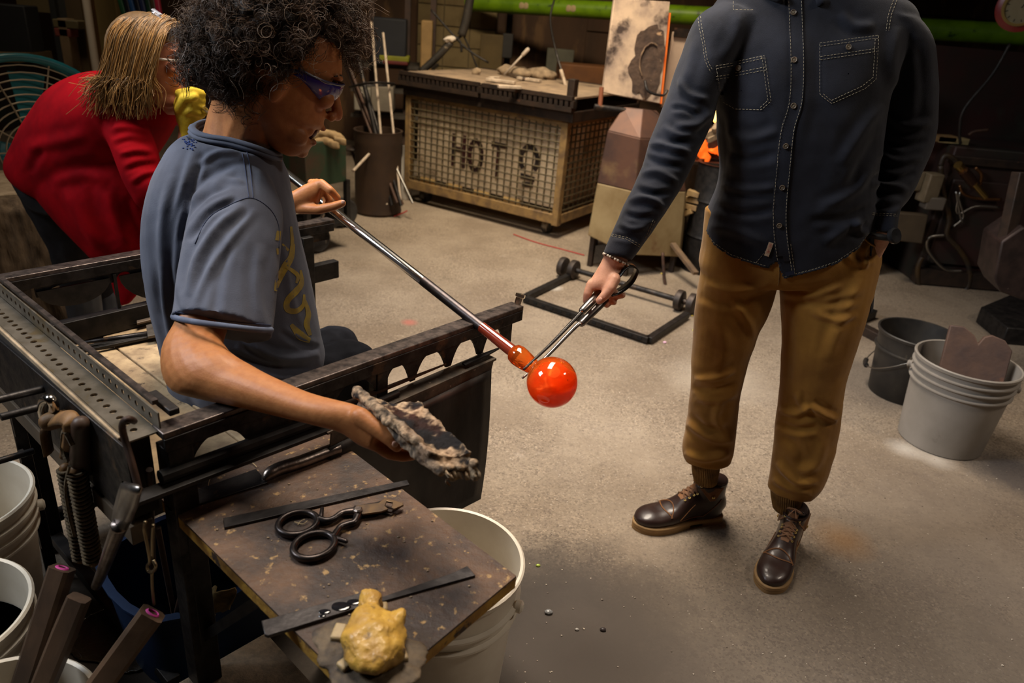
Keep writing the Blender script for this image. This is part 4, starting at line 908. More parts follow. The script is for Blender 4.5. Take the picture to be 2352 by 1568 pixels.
finger(bs, [hA(1412, 640, 1.715), hA(1402, 662, 1.700), hA(1388, 680, 1.695), hA(1377, 690, 1.695)], [.0155, .0135, .0122, .0105])              # thumb on top
for k, (x0, y0, x1, y1, x2, y2) in enumerate(((1372, 664, 1376, 688, 1394, 700), (1390, 666, 1398, 688, 1410, 694), (1404, 662, 1412, 680, 1430, 678))):
    finger(bs, [hA(x0, y0, 1.735), hA((x0+x1)/2+2, (y0+y1)/2, 1.752), hA(x1, y1, 1.76), hA(x2, y2, 1.745)], [.012, .011, .010, .0085])
bme = remesh(bs, .0032, 5); skin_cols(bme, q2, .98, (.62, .33, .22)); mbody = build('body', bme, M_skin, man, smooth=180, fix=False)
nail(hA(1379, 688, 1.6825), hA(1377, 690)-hA(1388, 680), CAM-hA(1379, 688), mbody)
# beard, hair, eyes (mostly above the frame)
def beard_ok(d): return True
bm_ = MB(); rs = np.random.RandomState(2); cols = []
for _ in range(900):
    a = rs.uniform(-1.35, 1.35); u = rs.uniform(-104, -22); f = 30+88*math.cos(a); l = 58*math.sin(a)*(1 if u > -70 else .8); p = q2(f*(.98 if u < -80 else 1.0), u, l); d = nrm(mfh*math.cos(a)*.5+mlh*math.sin(a)*.5-muh*1.2+rs.normal(size=3)*.35); Lh = rs.uniform(.008, .02)
    if abs(l) < 24 and -48 < u < -18: continue
    bm_.tube([p-d*.003, p+d*Lh*.5, p+d*Lh+BZ*-.002], [.0009, .0007, .0003], 3, caps=False); cols += [rs.uniform(.6, 1.4)]*9
hair_obj('beard', bm_, np.array(cols), (.05, .028, .018), M_hair, man)
m = MB(); m.ell(q2(-12, 78), mfh*.106, mlh*.084, muh*.104, 24, 16); hm_ = remesh(m, .006, 1, lambda co, no: .004*nz3(co, 60, 1)); co = coords(hm_); d = (co-mE)@mfh*1000; u = (co-mE)@muh*1000; push = np.clip(d-np.where(u > 130, 95, 40), 0, None)*.001; hm_.vertices.foreach_set('co', (co-mfh*push[:, None]).ravel())
build('hair', hm_, pm('short_brown_hair', (.03, .018, .012), (.05, .03, .02), 80, .6, bump=.4), man, smooth=180, fix=False)
for sd in (1, -1):
    m = MB(); m.sph(q2(97, 62, 30*sd), .0115, 16, 10); e = build('eye', m, pm('eye_white', (.7, .66, .6), rough=.2), man, smooth=180); k = MB(); k.ell(q2(107, 61, 30*sd), mfh*.0025, mlh*.0055, muh*.0055, 12, 8); build('iris', k, pm('iris', (.05, .03, .02), rough=.15), e, smooth=180)
# bead bracelet and watch
m = MB(); brc = thing('bracelet_tmp', aty(1413, 596, 1.748), '', '')
c0 = aty(1414, 596, 1.748); ax = nrm(aty(1420, 590, 1.752)-aty(1400, 630, 1.74)); e1 = nrm(np.cross(ax, _fw)); e2 = np.cross(ax, e1)
WR = [c0+e1*.0335*math.cos(t)+e2*.028*math.sin(t) for t in np.linspace(0, 6.283, 31)[:-1]]
bpy.data.objects.remove(brc)
for i, p in enumerate(WR):
    m = MB(); m.sph(p, .0036, 8, 6); build('bracelet_bead', m, pm('pale_bead', (.55, .47, .38), rough=.3) if i % 3 else pm('dark_bead', (.06, .035, .02), rough=.3), man, smooth=180)
cw = aty(2030, 545, 1.872); axw = nrm(aty(2030, 530, 1.89)-aty(2015, 590, 1.88)); f1 = nrm(np.cross(axw, _fw)); f2 = np.cross(axw, f1)
m = MB(); m.tube([cw+V3(0, .012, 0)+f1*.038*math.cos(t)+f2*.034*math.sin(t) for t in np.linspace(0, 6.283, 31)[:-1]], .008, 8, closed=True); wt = build('watch', m, M_black, man, smooth=180)
m = MB(); m.lathe([(0, -.004), (.02, -.004), (.021, .004), (.017, .007), (0, .006)], cw-_fw*.028+_right*.012, -_fw+_right*.4, 24); build('watch_case', m, pm('watch_steel', (.06, .06, .065), rough=.3, metal=.8), wt, smooth=30)
# ================================================================ jacks in the hand
M_jack = pm('jack_steel', (.34, .31, .29), (.20, .18, .17), 40, .28, .95)
M_jackd = pm('jack_black', (.035, .033, .033), (.06, .055, .05), 30, .3, .8)
jk = thing('jacks', aty(1340, 738, 1.66), 'steel jacks with a springy looped handle pinching the glass neck', 'jacks')
def jp(x, y, Yv): return aty(x, y, Yv)
YG = pipe_at(tn1)[1]; nk = pipe_at(tn1)
tipA, tipB = jp(1203, 848, YG-.032), jp(1200, 868, YG+.03)
Ya = lambda x: 1.725+(YG-.032-1.725)*(1375-x)/(1375-1203); Yb = lambda x: 1.735+(YG+.03-1.735)*(1375-x)/(1375-1200)
m = MB(); m.tube(spline([jp(1336, 716, Ya(1336)), jp(1320, 733, Ya(1320)), jp(1265, 790, Ya(1265)), tipA], 6), list(np.linspace(.0058, .0028, 19)), 10); build('blade', m, M_jackd, jk, smooth=180)
m = MB(); m.tube(spline([jp(1334, 742, Yb(1334)), jp(1320, 752, Yb(1320)), jp(1262, 812, Yb(1262)), jp(1230, 842, Yb(1230)), tipB], 6), list(np.linspace(.0062, .0026, 25)), 10); build('blade', m, M_jack, jk, smooth=180)
for (x0, y0, x1, y1, f_) in ((1338, 713, 1382, 668, Ya), (1336, 742, 1402, 676, Yb)):
    m = MB(); a, b = jp(x0, y0, f_(x0)), jp(x1, y1, f_(x1)); m.cap(a, b, .0095, .0115, 12); build('handle', m, M_jack, jk, smooth=180)
m = MB(); lp = spline([jp(1382, 668, 1.73), jp(1412, 640, 1.735), jp(1440, 608, 1.75), jp(1463, 616, 1.775), jp(1452, 645, 1.775), jp(1425, 668, 1.76), jp(1402, 676, 1.745)], 6); vs = []
w_ = nrm(_fw+_up*.3)
for p in lp: vs += [p-w_*.026, p+w_*.026]
m.add(vs, [(2*i, 2*i+1, 2*i+3, 2*i+2) for i in range(len(lp)-1)]); sp_ = build('spring_bow', m, M_jackd, jk, smooth=180); so = sp_.modifiers.new('s', 'SOLIDIFY'); so.thickness = .003
# ================================================================ the bending helper in red
wom = thing('person', V3(-1.95, 2.85, 0), 'bending person in a red cardigan blowing into the pipe with a yellow glove', 'person')
M_red = pm('red_knit', (.27, .0012, .005), (.18, .0008, .004), 10, .85, bump=.15, bscale=500, spec=.08)
M_blk = pm('black_leggings', (.012, .011, .013), (.02, .019, .021), 20, .85, spec=.2)
cg = MB(); WY = 2.62
def wy(x): return 2.80-.0009*x        # the trunk comes nearer towards the head
def wsec(a): return (a[0], a[1], wy(a[0]), a[2], a[3], wy(a[2]), a[4])
loft(cg, [wsec(a) for a in ((62, 395, 100, 420, .07), (62, 350, 178, 470, .16), (82, 300, 235, 462, .175), (112, 252, 275, 430, .18), (150, 198, 315, 385, .185), (215, 166, 345, 330, .175), (275, 166, 372, 275, .13), (310, 185, 380, 250, .08))], 36, 6)
loft(cg, [wsec(a) for a in ((70, 380, 335, 370, .15), (95, 425, 345, 430, .16), (148, 482, 348, 480, .15), (200, 545, 348, 535, .13), (232, 590, 345, 570, .10))], 30, 5)
loft(cg, [wsec(a) for a in ((250, 560, 350, 545, .045), (255, 620, 345, 610, .035), (268, 680, 318, 670, .022), (280, 702, 298, 696, .01))], 20, 4)
loft(cg, [(218, 215, 2.52, 330, 245, 2.52, .08), (232, 280, 2.44, 346, 300, 2.44, .075), (262, 350, 2.40, 356, 345, 2.40, .07), (296, 425, 2.38, 368, 400, 2.38, .062), (332, 478, 2.38, 392, 392, 2.38, .055), (368, 455, 2.40, 410, 385, 2.40, .048), (405, 420, 2.42, 438, 370, 2.42, .042)], 26, 5)
FW = [([(240, 230), (300, 225), (335, 262)], 9, .008), ([(245, 300), (290, 290), (345, 305)], 8, .007), ([(258, 335), (300, 322), (350, 330)], 7, -.006), ([(270, 355), (310, 345), (352, 350)], 7, .007), ([(285, 395), (320, 380), (362, 375)], 7, -.006), ([(300, 420), (330, 400), (370, 395)], 7, .007),
      ([(120, 420), (190, 400), (250, 420)], 14, .008), ([(60, 340), (110, 330), (200, 310)], 14, .006), ([(150, 430), (180, 490), (230, 570)], 14, .010), ([(200, 430), (225, 500), (265, 570)], 14, -.010), ([(245, 440), (270, 510), (300, 565)], 12, .010), ([(290, 450), (305, 510), (325, 560)], 12, -.008), ([(70, 400), (80, 370), (100, 340)], 10, -.006), ([(215, 200), (235, 250), (260, 320)], 10, -.006)]
cgm = remesh(cg, .007, 5, fold_disp(FW, [(7, .006, (1, 1, .8))])); card = build('cardigan', cgm, M_red, wom, smooth=180, fix=False)
# legs, boots
lg = MB(); lg.chain([aty(105, 400, wy(100)), aty(165, 560, 2.72), aty(185, 690, 2.74)], [.12, .085, .06]); lg.chain([aty(150, 420, 2.80), aty(215, 560, 2.90), aty(235, 690, 2.96)], [.11, .085, .06])
loft(lg, [wsec(a) for a in ((60, 400, 180, 400, .12), (72, 430, 215, 450, .13), (95, 470, 225, 500, .11))], 24, 4)
lme = remesh(lg, .009, 5, fold_disp([], [(14, .004, (1, 1, 1))])); build('leggings', lme, M_blk, wom, smooth=180, fix=False)
M_wb = pm('grey_boot_leather', (.04, .045, .055), (.025, .027, .034), 12, .5)
for x, Yv in ((188, 2.74), (238, 2.96)):
    top = aty(x, 672, Yv); a = V3(top[0], top[1], .05); m = MB(); m.chain([top, V3(top[0], top[1], .09)], [.068, .062]); m.chain([V3(top[0], top[1], .055), V3(top[0]+.17, top[1]-.06, .045)], [.056, .045]); bmw = remesh(m, .006, 4); V = coords(bmw); V[:, 2] = np.maximum(V[:, 2], .012); bmw.vertices.foreach_set('co', V.ravel()); wbt = build('boot', bmw, M_wb, wom, smooth=180, fix=False)
    m = MB(); m.prism([V3(top[0], top[1], 0)+V3(.06+.14*math.cos(t), -.02+.062*math.sin(t)-.05*math.cos(t), 0) for t in np.linspace(0, 6.283, 25)[:-1]], BZ*.018); build('sole', m, M_black, wbt, smooth=30)
# head, neck, forearm
ws = MB(); wps, wth = math.radians(12), math.radians(5)
wfh = V3(math.cos(wth)*math.cos(wps), math.cos(wth)*math.sin(wps), -math.sin(wth)); wlh = V3(-math.sin(wps), math.cos(wps), 0); wuh = np.cross(wfh, wlh)
WS = 1.02; wE = PMOUTH-wfh*.118*WS+wuh*.040*WS+V3(0, .0, 0)
q3 = head(ws, wE, wfh, wuh, WS, fem=True); nb3 = aty(305, 215, 2.60)
ws.chain([q3(-25, -20), nb3, aty(240, 260, 2.6)], [.062, .06, .10]); ws.chain([aty(240, 260, 2.6), aty(110, 380, 2.7)], [.10, .1])
ws.chain([aty(270, 250, 2.52), aty(345, 430, 2.38), aty(420, 400, 2.42), aty(430, 300, 2.45), aty(432, 262, 2.46)], [.045, .035, .032, .026, .03])
wme = remesh(ws, .004, 5); co = coords(wme); d = (co-wE)*1000/WS; k_ = np.clip((d@wuh-95)/30, 0, 1)*np.clip((70-d@wfh)/20, 0, 1)*(np.linalg.norm(d, axis=1) < 260); c_ = q3(0, 72); co = co+(c_-co)*(.13*k_)[:, None]; wme.vertices.foreach_set('co', co.ravel()); wme.update(); skin_cols(wme, q3, WS, (.42, .16, .085), red=(.42, .10, .06)); build('body', wme, M_skin, wom, smooth=180, fix=False)
for sd in (1, -1):
    m = MB(); m.sph(q3(97, 60, 29*sd), .0115, 14, 10); e = build('eye', m, pm('eye_white', (.7, .66, .6), rough=.2), wom, smooth=180); k = MB(); k.ell(q3(107, 58, 29*sd), wfh*.0025, wlh*.0055, wuh*.0055, 12, 8); build('iris', k, pm('iris', (.05, .03, .02), rough=.15), e, smooth=180)
    m = MB(); m.tube([q3(100, 83, 12*sd), q3(103, 90, 28*sd), q3(92, 86, 48*sd)], [.002, .003, .0015], 5); build('eyebrow', m, pm('fair_brow', (.12, .06, .03), rough=.7), wom)
m = MB()
for sd in (1, -1): m.tube([q3(112, 66, 40*sd), q3(80, 66, 66*sd), q3(60, 66, 76*sd), q3(0, 58, 80*sd)], [.006, .009, .008, .004], 6, flat=.5)
m.tube([q3(112, 66, -40), q3(124, 64, -20), q3(126, 62, 0), q3(124, 64, 20), q3(112, 66, 40)], .003, 6); wgl = build('clear_glasses', m, pm('clear_plastic', (.7, .62, .55), rough=.15, trans=.5), wom, smooth=180)
for sd in (1, -1):
    m = MB(); vs = [q3(118, 64, 8*sd), q3(116, 64, 46*sd), q3(112, 40, 44*sd), q3(117, 38, 12*sd)]; m.prism(vs, wfh*.002); build('lens', m, pm('clear_lens', (.8, .78, .75), rough=.05, trans=.95), wgl, smooth=0)
# long fair hair falling over the ear and the nape
rs = np.random.RandomState(21); hm2 = MB(); hc3 = []
base = MB(); base.ell(q3(0, 72), wfh*.116*WS, wlh*.091*WS, wuh*.117*WS, 24, 16); base.ell(q3(-55, 0), wfh*.062, wlh*.078, wuh*.085, 20, 12)
bme = remesh(base, .004, 5, lambda co, no: .001*nz3(co, 50, 4)); co = coords(bme); f = (co-wE)@wfh*1000; u = (co-wE)@wuh*1000; push = np.clip(f-np.where(u > 118, 92, np.where(u > 10, 32, 4)), 0, None)*.001; bme.vertices.foreach_set('co', (co-wfh*push[:, None]).ravel())
M_wh = pm('fair_hair', (1, 1, 1), rough=.4, attr='col', spec=.5)
whair = build('hair', bme, pm('fair_hair_under', (.16, .085, .03), (.09, .05, .02), 70, .5, bump=.4), wom, smooth=180, fix=False)
for _ in range(1100):
    sd = rs.choice([-1, 1], p=[.75, .25]); lat = rs.uniform(.0, 1.); sw = rs.uniform(0, 1)
    root = q3(95-130*sw+rs.normal()*8, 186-34*max(0, sw-.55)-60*max(0, .25-sw)+rs.normal()*2, sd*rs.uniform(0, 14))
    up2 = q3(84-140*sw+rs.normal()*4, 166-20*max(0, sw-.6)-30*max(0, .3-sw), sd*(50+rs.normal()*3))
    mid = q3(70-150*sw+rs.normal()*5, 120-10*sw, sd*(86+rs.normal()*3)*(1-.25*max(0, sw-.6)))
    low = q3(44-150*sw+rs.normal()*6, 20-20*sw, sd*(97+rs.normal()*5)*(1-.35*max(0, sw-.5)))
    end = low+V3(-.025+rs.normal()*.018-.10*max(0, sw-.55), rs.normal()*.012, -.02-rs.uniform(.0, .12))+wfh*rs.normal()*.01
    P = spline([root, up2, mid, low, (low+end)/2+rs.normal(size=3)*.010, end], 4); hm2.tube(P, np.linspace(.0016, .0007, len(P)), 3, caps=False); hc3 += [rs.choice([.4, .7, 1.0, 1.5, 2.0])*rs.uniform(.85, 1.15)]*(3*len(P))
hair_obj('hair_strands', hm2, np.array(hc3), (.22, .115, .035), M_wh, whair)
m = MB(); m.tube([q3(60, 178, -30), q3(30, 190, -10), q3(20, 190, 20), q3(40, 180, 50)], .006, 6, flat=.4); m.tube([q3(52, 186, -16), q3(24, 198, 6)], .008, 6, flat=.5); build('hair_clip', m, pm('clip', (.05, .045, .05), (.5, .5, .55), 40, .3), wom)
# glove: a fist round the pipe's end
M_glove = pm('yellow_glove', (.62, .42, .015), (.42, .27, .01), 22, .75, bump=.3)
gv = MB(); GY = 2.46
loft(gv, [(410, 335, 2.45, 450, 345, 2.45, .035), (414, 300, 2.45, 452, 310, 2.45, .032), (404, 262, 2.45, 462, 275, 2.45, .036), (400, 236, 2.45, 466, 246, 2.45, .036), (408, 216, 2.45, 462, 220, 2.45, .03)], 22, 4)
for k in range(4): finger(gv, [aty(412+3*k, 215+15*k, 2.425), aty(440, 208+15*k, 2.41), aty(464, 216+15*k, 2.43), aty(460, 224+14*k, 2.47)], [.0145, .014, .013, .012])
finger(gv, [aty(412, 250, 2.42), aty(424, 226, 2.405), aty(446, 222, 2.40)], [.017, .016, .014])
gm_ = remesh(gv, .004, 4, lambda co, no: .0022*nz3(co, 45, 1)); build('glove', gm_, M_glove, wom, smooth=180, fix=False)
# ================================================================ folded wet newspaper pad in the hand
def bil(a, b, c, d, s, t): return (a*(1-s)+b*s)*(1-t)+(d*(1-s)+c*s)*t
zp = .862
pN0, pN1, pF1, pF0 = atz(822, 912, zp+.006), atz(985, 1050, zp-.004), atz(1083, 1052, zp-.012), atz(962, 930, zp-.008)
rs = np.random.RandomState(4)
def padpt(s, t, top): return bil(pN0, pN1, pF1, pF0, s, t)+BZ*(.004*(2*t-1)**2 if top else -.022)
pv = MB(); g = 10; vs = []                      # cupped slab of folded sheets
for top in (1, 0):
    for i in range(g+1):
        for j in range(g+1):
            s, t = i/g, j/g; vs.append(padpt(s, t, 0)+BZ*(.022+.010*(2*t-1)**2+.006*max(0, s-.6) if top else -.004*s))
W = g+1; N0 = W*W; fs = []
for i in range(g):
    for j in range(g): fs += [(i*W+j, (i+1)*W+j, (i+1)*W+j+1, i*W+j+1), (N0+i*W+j, N0+i*W+j+1, N0+(i+1)*W+j+1, N0+(i+1)*W+j)]
for i in range(g): fs += [(i*W, N0+i*W, N0+(i+1)*W, (i+1)*W), (i*W+g, (i+1)*W+g, N0+(i+1)*W+g, N0+i*W+g), (i, i+1, N0+i+1, N0+i), (g*W+i, N0+g*W+i, N0+g*W+i+1, g*W+i+1)]
pv.add(vs, fs)
rl = spline([atz(820, 900, zp+.012), atz(850, 926, zp+.012), atz(895, 962, zp+.010), atz(935, 995, zp+.007), atz(962, 1018, zp+.0)], 4)
for i in range(len(rl)-1): pv.cap(rl[i], rl[i+1], .0105, .0105, 10)
for k in range(7):                              # rolled and torn layers at the open end
    a, b_ = padpt(.93+.05*rs.rand(), .08+.13*k, 0)+BZ*.014*rs.rand(), padpt(1.03+.05*rs.rand(), .12+.13*k, 0)+BZ*.012*rs.rand(); pv.cap(a, b_, .010, .005+.004*rs.rand(), 8)
pv.cap(padpt(.95, .9, 0)+BZ*.01, atz(1090, 1062, zp-.012), .009, .006, 8)
pme = remesh(pv, .0026, 2, lambda co, no: .0035*nz3(co, 55, 2)+.0022*nz3(co, 130, 5)+.003*nz3(co*V3(1, 1, 3.), 30, 9))
co = coords(pme); ea, eb = pN1-pN0, pF0-pN0; G_ = np.array([[ea@ea, ea@eb], [ea@eb, eb@eb]]); st = np.linalg.solve(G_, np.stack([(co-pN0)@ea, (co-pN0)@eb])); S_, T_ = st
n1, n2, n3 = nz3(co, 30, 5), nz3(co, 75, 6), nz3(co, 170, 2); up_ = np.array([v.normal[2] for v in pme.vertices])
core = .9*np.exp(-(((S_-.50)/.36)**2+((T_-.46)/.36)**2)**1.5)*(up_ > .3); k = np.clip(.60+.55*n1+.65*n2+.35*n3-1.0*core, 0, 1); k = smooth01((k-.18)/.6)[:, None]
tan = np.array([.52, .37, .24])*(.65+.5*np.clip(n3+.3, 0, 1))[:, None]; rim = np.exp(-((T_-.02)/.07)**2)[:, None]*.5
cc_ = np.array([.014, .012, .013])*(1-k)+tan*k; cc_ = cc_*(1-rim)+np.array([.17, .135, .11])*(.6+.8*np.clip(n2+.3, 0, 1))[:, None]*rim; cc_ += np.array([.06, .012, 0])*np.clip(n1, 0, 1)[:, None]
vcol(pme, np.clip(cc_, .006, 1)); me = pme
pad = thing('newspaper_pad', (pN0+pF1)/2-BZ*.03, "charred folded newspaper pad resting in the seated person's hand", 'newspaper pad')
M_pad = pm('charred_paper', (1, 1, 1), (.7, .67, .65), 110, .85, attr='col', bump=.5, bscale=160, spec=.2)
build('folded_sheets', me, M_pad, pad, smooth=70, fix=False)
M_paper = pm('wet_paper', (.46, .34, .22), (.24, .16, .10), 60, .8, bump=.5)
for k in range(9):                                  # loose layers along the torn end
    s0 = .955+.02*rs.rand(); t0 = .05+.1*k; m = MB(); vs = []; L = .020+.02*rs.rand(); a = padpt(s0, t0, 1)-BZ*(.004+.012*rs.rand()); b = padpt(s0, min(t0+.13, 1), 1)-BZ*(.004+.012*rs.rand()); out = nrm(pN1-pN0)
    for q in range(5):
        t = q/4; dz = -.012*t*t*(.5+rs.rand()); vs += [a+out*L*t+BZ*dz, (a+b)/2+out*L*t*1.1+BZ*(dz+.003), b+out*L*t*(.7+.5*rs.rand())+BZ*dz]
    m.add(vs, [(3*q+j, 3*q+j+1, 3*q+4+j, 3*q+3+j) for q in range(4) for j in (0, 1)]); o = build('paper_layer', m, M_paper, pad, smooth=180); sd = o.modifiers.new('s', 'SOLIDIFY'); sd.thickness = .0015
p0 = padpt(1., .45, 0); m = MB(); m.tube(spline([p0, p0+V3(.004, 0, -.012), p0+V3(-.002, 0, -.022), p0+V3(.006, 0, -.03)], 4), [.006, .005, .004, .004, .004, .003, .003, .002, .003, .004, .004, .003, .001], 6, flat=.3); build('torn_strip', m, M_paper, pad)
# ================================================================ tools on the tray
zt = ZT+.0005
M_tool = pm('blackened_blade', (.055, .05, .05), (.025, .023, .024), 16, .38, .85, bump=.1, c3=(.10, .06, .04), s3=22, t3=.62)
M_toolb = pm('steel_tube', (.32, .27, .24), (.16, .13, .12), 35, .3, .95, bump=.1)
def flat(name, px, th, mat, parent, z=zt, bevel=.0008, **k):
    m = MB(); m.prism([atz(x, y, z) for x, y in px], BZ*th); return build(name, m, mat, parent, smooth=30, bevel=bevel, **k)
pd = thing('paddle_knife', atz(500, 1120, zt), 'broad black paddle blade with a steel tube handle on the tray', 'hand tool')
flat('blade', [(377, 1154), (381, 1166), (390, 1176), (402, 1179), (615, 1111), (588, 1080)], .004, M_tool, pd)
m = MB(); hp = [atz(606, 1104, zt+.004), atz(618, 1088, zt+.010), atz(645, 1074, zt+.013), atz(690, 1060, zt+.0135), atz(740, 1041, zt+.0135), atz(778, 1027, zt+.0135)]; m.tube(spline(hp, 5), [.004, .006, .008, .0095, .011, .012]+[.0128]*20, 14); build('handle', m, M_toolb, pd, smooth=50)
b1_ = flat('steel_strip', [(513, 1194), (516, 1216), (941, 1117), (935, 1106)], .005, M_tool, None); tag(b1_, 'long black flat steel strip lying behind the shears', 'steel strip')
kb = thing('long_knife', atz(840, 1380, zt), 'long wet black blade overhanging the tray edge behind the wax', 'hand tool')
flat('blade', [(867, 1378), (1040, 1319), (1073, 1303), (1092, 1325), (873, 1386)], .004, M_tool, kb); flat('tang', [(601, 1432), (608, 1462), (616, 1466), (873, 1386), (866, 1356)], .006, M_tool, kb)
M_wet = pm('wet_black', (.01, .01, .012), rough=.06, coat=1.0)
for x, y, r in ((745, 1404, .010), (780, 1392, .018), (812, 1382, .012), (740, 1414, .006)):
    m = MB(); p = atz(x, y, zt+.0062); m.ell(p, nrm(_right)*r, V3(0, r*.55, 0), BZ*.0012, 14, 6); build('water_drop', m, M_wet, kb, smooth=180)
# shears
sr_ = thing('shears', atz(780, 1210, zt), 'black diamond shears with two round finger loops on the tray', 'shears')
M_sh = pm('shear_iron', (.035, .03, .03), (.07, .055, .05), 30, .32, .85)
def zr(x, y, h=.008): return atz(x, y, zt+h)
def ringpts(cx, cy, a, b, rot, n=28):
    c, s = math.cos(rot), math.sin(rot); return [zr(cx+a*math.cos(t)*c-b*math.sin(t)*s, cy+a*math.cos(t)*s+b*math.sin(t)*c) for t in np.linspace(0, 6.283, n+1)[:-1]]
for cx, cy, a, b, rot, shank, spur in ((684, 1202, 46, 25, -.20, [(731, 1192), (750, 1196), (768, 1190), (782, 1180), (795, 1176), (822, 1174)], [(737, 1188), (740, 1168)]),
                                 (721, 1253, 49, 28, -.26, [(765, 1234), (773, 1222), (782, 1210), (800, 1203), (815, 1198), (824, 1178)], [(770, 1234), (795, 1243)])):
    m = MB(); m.tube(ringpts(cx, cy, a, b, rot), .0062, 10, closed=True); build('finger_loop', m, M_sh, sr_, smooth=180)
    m = MB(); pp = spline([zr(*p) for p in shank], 5); m.tube(pp, np.interp(np.linspace(0, 1, len(pp)), [0, .3, .7, 1], [.0075, .0058, .006, .0085]), 8); build('shank', m, M_sh, sr_, smooth=180)
    m = MB(); m.cap(zr(*spur[0]), zr(*spur[1]), .0045, .0038, 8); build('spur', m, M_sh, sr_, smooth=180)
flat('blade', [(812, 1166), (818, 1186), (838, 1184), (876, 1176), (898, 1180), (926, 1163), (900, 1176), (880, 1166), (885, 1152), (860, 1158)], .005, M_sh, sr_, z=zt+.004)
flat('blade', [(815, 1164), (870, 1158), (884, 1146), (925, 1158), (927, 1163), (905, 1172), (899, 1168), (902, 1157), (888, 1154), (884, 1165), (892, 1172), (876, 1178), (832, 1184)], .004, pm('tan_steel', (.14, .09, .05), (.07, .05, .04), 30, .4, .8), sr_, z=zt+.010)
m = MB(); m.lathe([(.0085, 0), (.0085, .005), (.006, .007), (0, .007)], zr(822, 1174, .013), BZ, 8); build('pivot_bolt', m, M_toolb, sr_, smooth=20)
# beeswax lump and wet residue at the corner
M_wax = pm('beeswax', (.58, .34, .06), (.40, .22, .05), 28, .42, bump=.25, bscale=60, c3=(.10, .06, .045), s3=38, t3=.58, w3=.10, coat=.1)
wx = MB(); wz = ZT
def wp(x, y, h): return atz(x, y, wz+h)
loft3(wx, np.array([np.concatenate([wp(cx, cy, h), nrm(_right+_up*tilt)*r, [th]]) for cx, cy, h, r, th, tilt in ((850, 1372, .020, .016, .016, 0), (852, 1386, .022, .019, .020, 0), (850, 1402, .018, .014, .017, 0), (855, 1425, .024, .034, .024, -.2), (858, 1455, .028, .044, .030, -.2), (852, 1490, .027, .044, .028, -.2), (850, 1520, .023, .034, .024, -.1), (852, 1545, .016, .020, .016, 0))]), 24, 4)
wx.ell(wp(902, 1440, .022), nrm(_right+_up*.6)*.026, V3(0, .022, 0), BZ*.022); wx.ell(wp(890, 1470, .02), nrm(_right)*.030, V3(0, .026, .0), BZ*.024)
wxm = remesh(wx, .003, 1, lambda co, no: np.round(nz3(co, 42, 5)*3)/3*.0045+.0035*nz3(co, 26, 2)+.002*nz3(co, 80, 7)); build('beeswax_lump', wxm, M_wax, None, smooth=38, fix=False, label='lumpy yellow beeswax block on the wet tray corner', cat='beeswax')
M_goo = pm('wet_wax_residue', (.055, .042, .033), (.15, .11, .07), 30, .6, bump=.3, spec=.25)
rs = np.random.RandomState(8); gm = MB()
for x, y, a, b in ((775, 1460, .030, .022), (800, 1500, .034, .026), (830, 1540, .036, .024), (870, 1560, .034, .020), (905, 1545, .030, .02), (925, 1500, .028, .02), (790, 1440, .02, .016), (815, 1560, .026, .02), (940, 1515, .02, .016), (770, 1490, .02, .016)): gm.ell(wp(x, y, .001), nrm(_right)*a*1.35, V3(0, b*1.35, 0), BZ*.0065)
gmm = remesh(gm, .003, 3, lambda co, no: .003*nz3(co, 60, 3)); build('wax_residue', gmm, M_goo, None, smooth=180, fix=False, label='glossy grey wax residue smeared round the beeswax block', cat='wax residue', kind='stuff')
for x, y, a, h, la in ((778, 1452, 1.5, .03, 'upright pale wax chip left of the beeswax block'), (800, 1520, .9, .03, 'pale wax chip below and left of the beeswax block'), (920, 1508, .4, .02, 'pale wax chip right of the beeswax block'), (880, 1395, .2, .014, 'tiny wax chip between the beeswax and the long knife')):
    m = MB(); p = wp(x, y, .009); d = V3(math.cos(a), math.sin(a), 0); m.frame(p, d*h/2, V3(-d[1], d[0], 0)*.009, BZ*.005); build('wax_chip', m, pm('pale_wax', (.42, .31, .16), (.28, .2, .11), 40, .4), None, bevel=.003, label=la, cat='wax chip', group='wax chips on the tray corner')
m = MB(); rs = np.random.RandomState(3)
for _ in range(60):
    s, t = rs.rand(), rs.rand(); p = bil(T4[0], T4[1], T4[2], T4[6], s*.94+.03, t*.94+.03); r = rs.uniform(.0008, .0028); p[2] = ZT+r*.4; m.ell(p, V3(r, 0, 0), V3(0, r*.8, 0), BZ*r*.6, 6, 4)
build('tray_crumbs', m, pm('crumb', (.10, .07, .05), (.35, .25, .15), 200, .7), None, kind='stuff', label='small dark crumbs scattered over the scorched tray', cat='crumbs')
M_straw = pm('straw', (.42, .31, .17), rough=.8)
for pts, la in (([(700, 1192), (690, 1197), (684, 1205)], 'pale fibre inside the upper shear loop'), ([(676, 1198), (695, 1203), (706, 1196)], 'crossing pale fibre inside the upper shear loop'), ([(478, 1118), (484, 1098), (508, 1084)], 'curled fibre beside the broad paddle blade'), ([(560, 1061), (578, 1062), (590, 1072)], 'fine fibre above the broad paddle blade')):
    m = MB(); m.tube(spline([atz(x, y, zt+.003) for x, y in pts], 5), .0009, 5); build('straw_fibre', m, M_straw, None, label=la, cat='fibre', group='loose fibres on the tray')
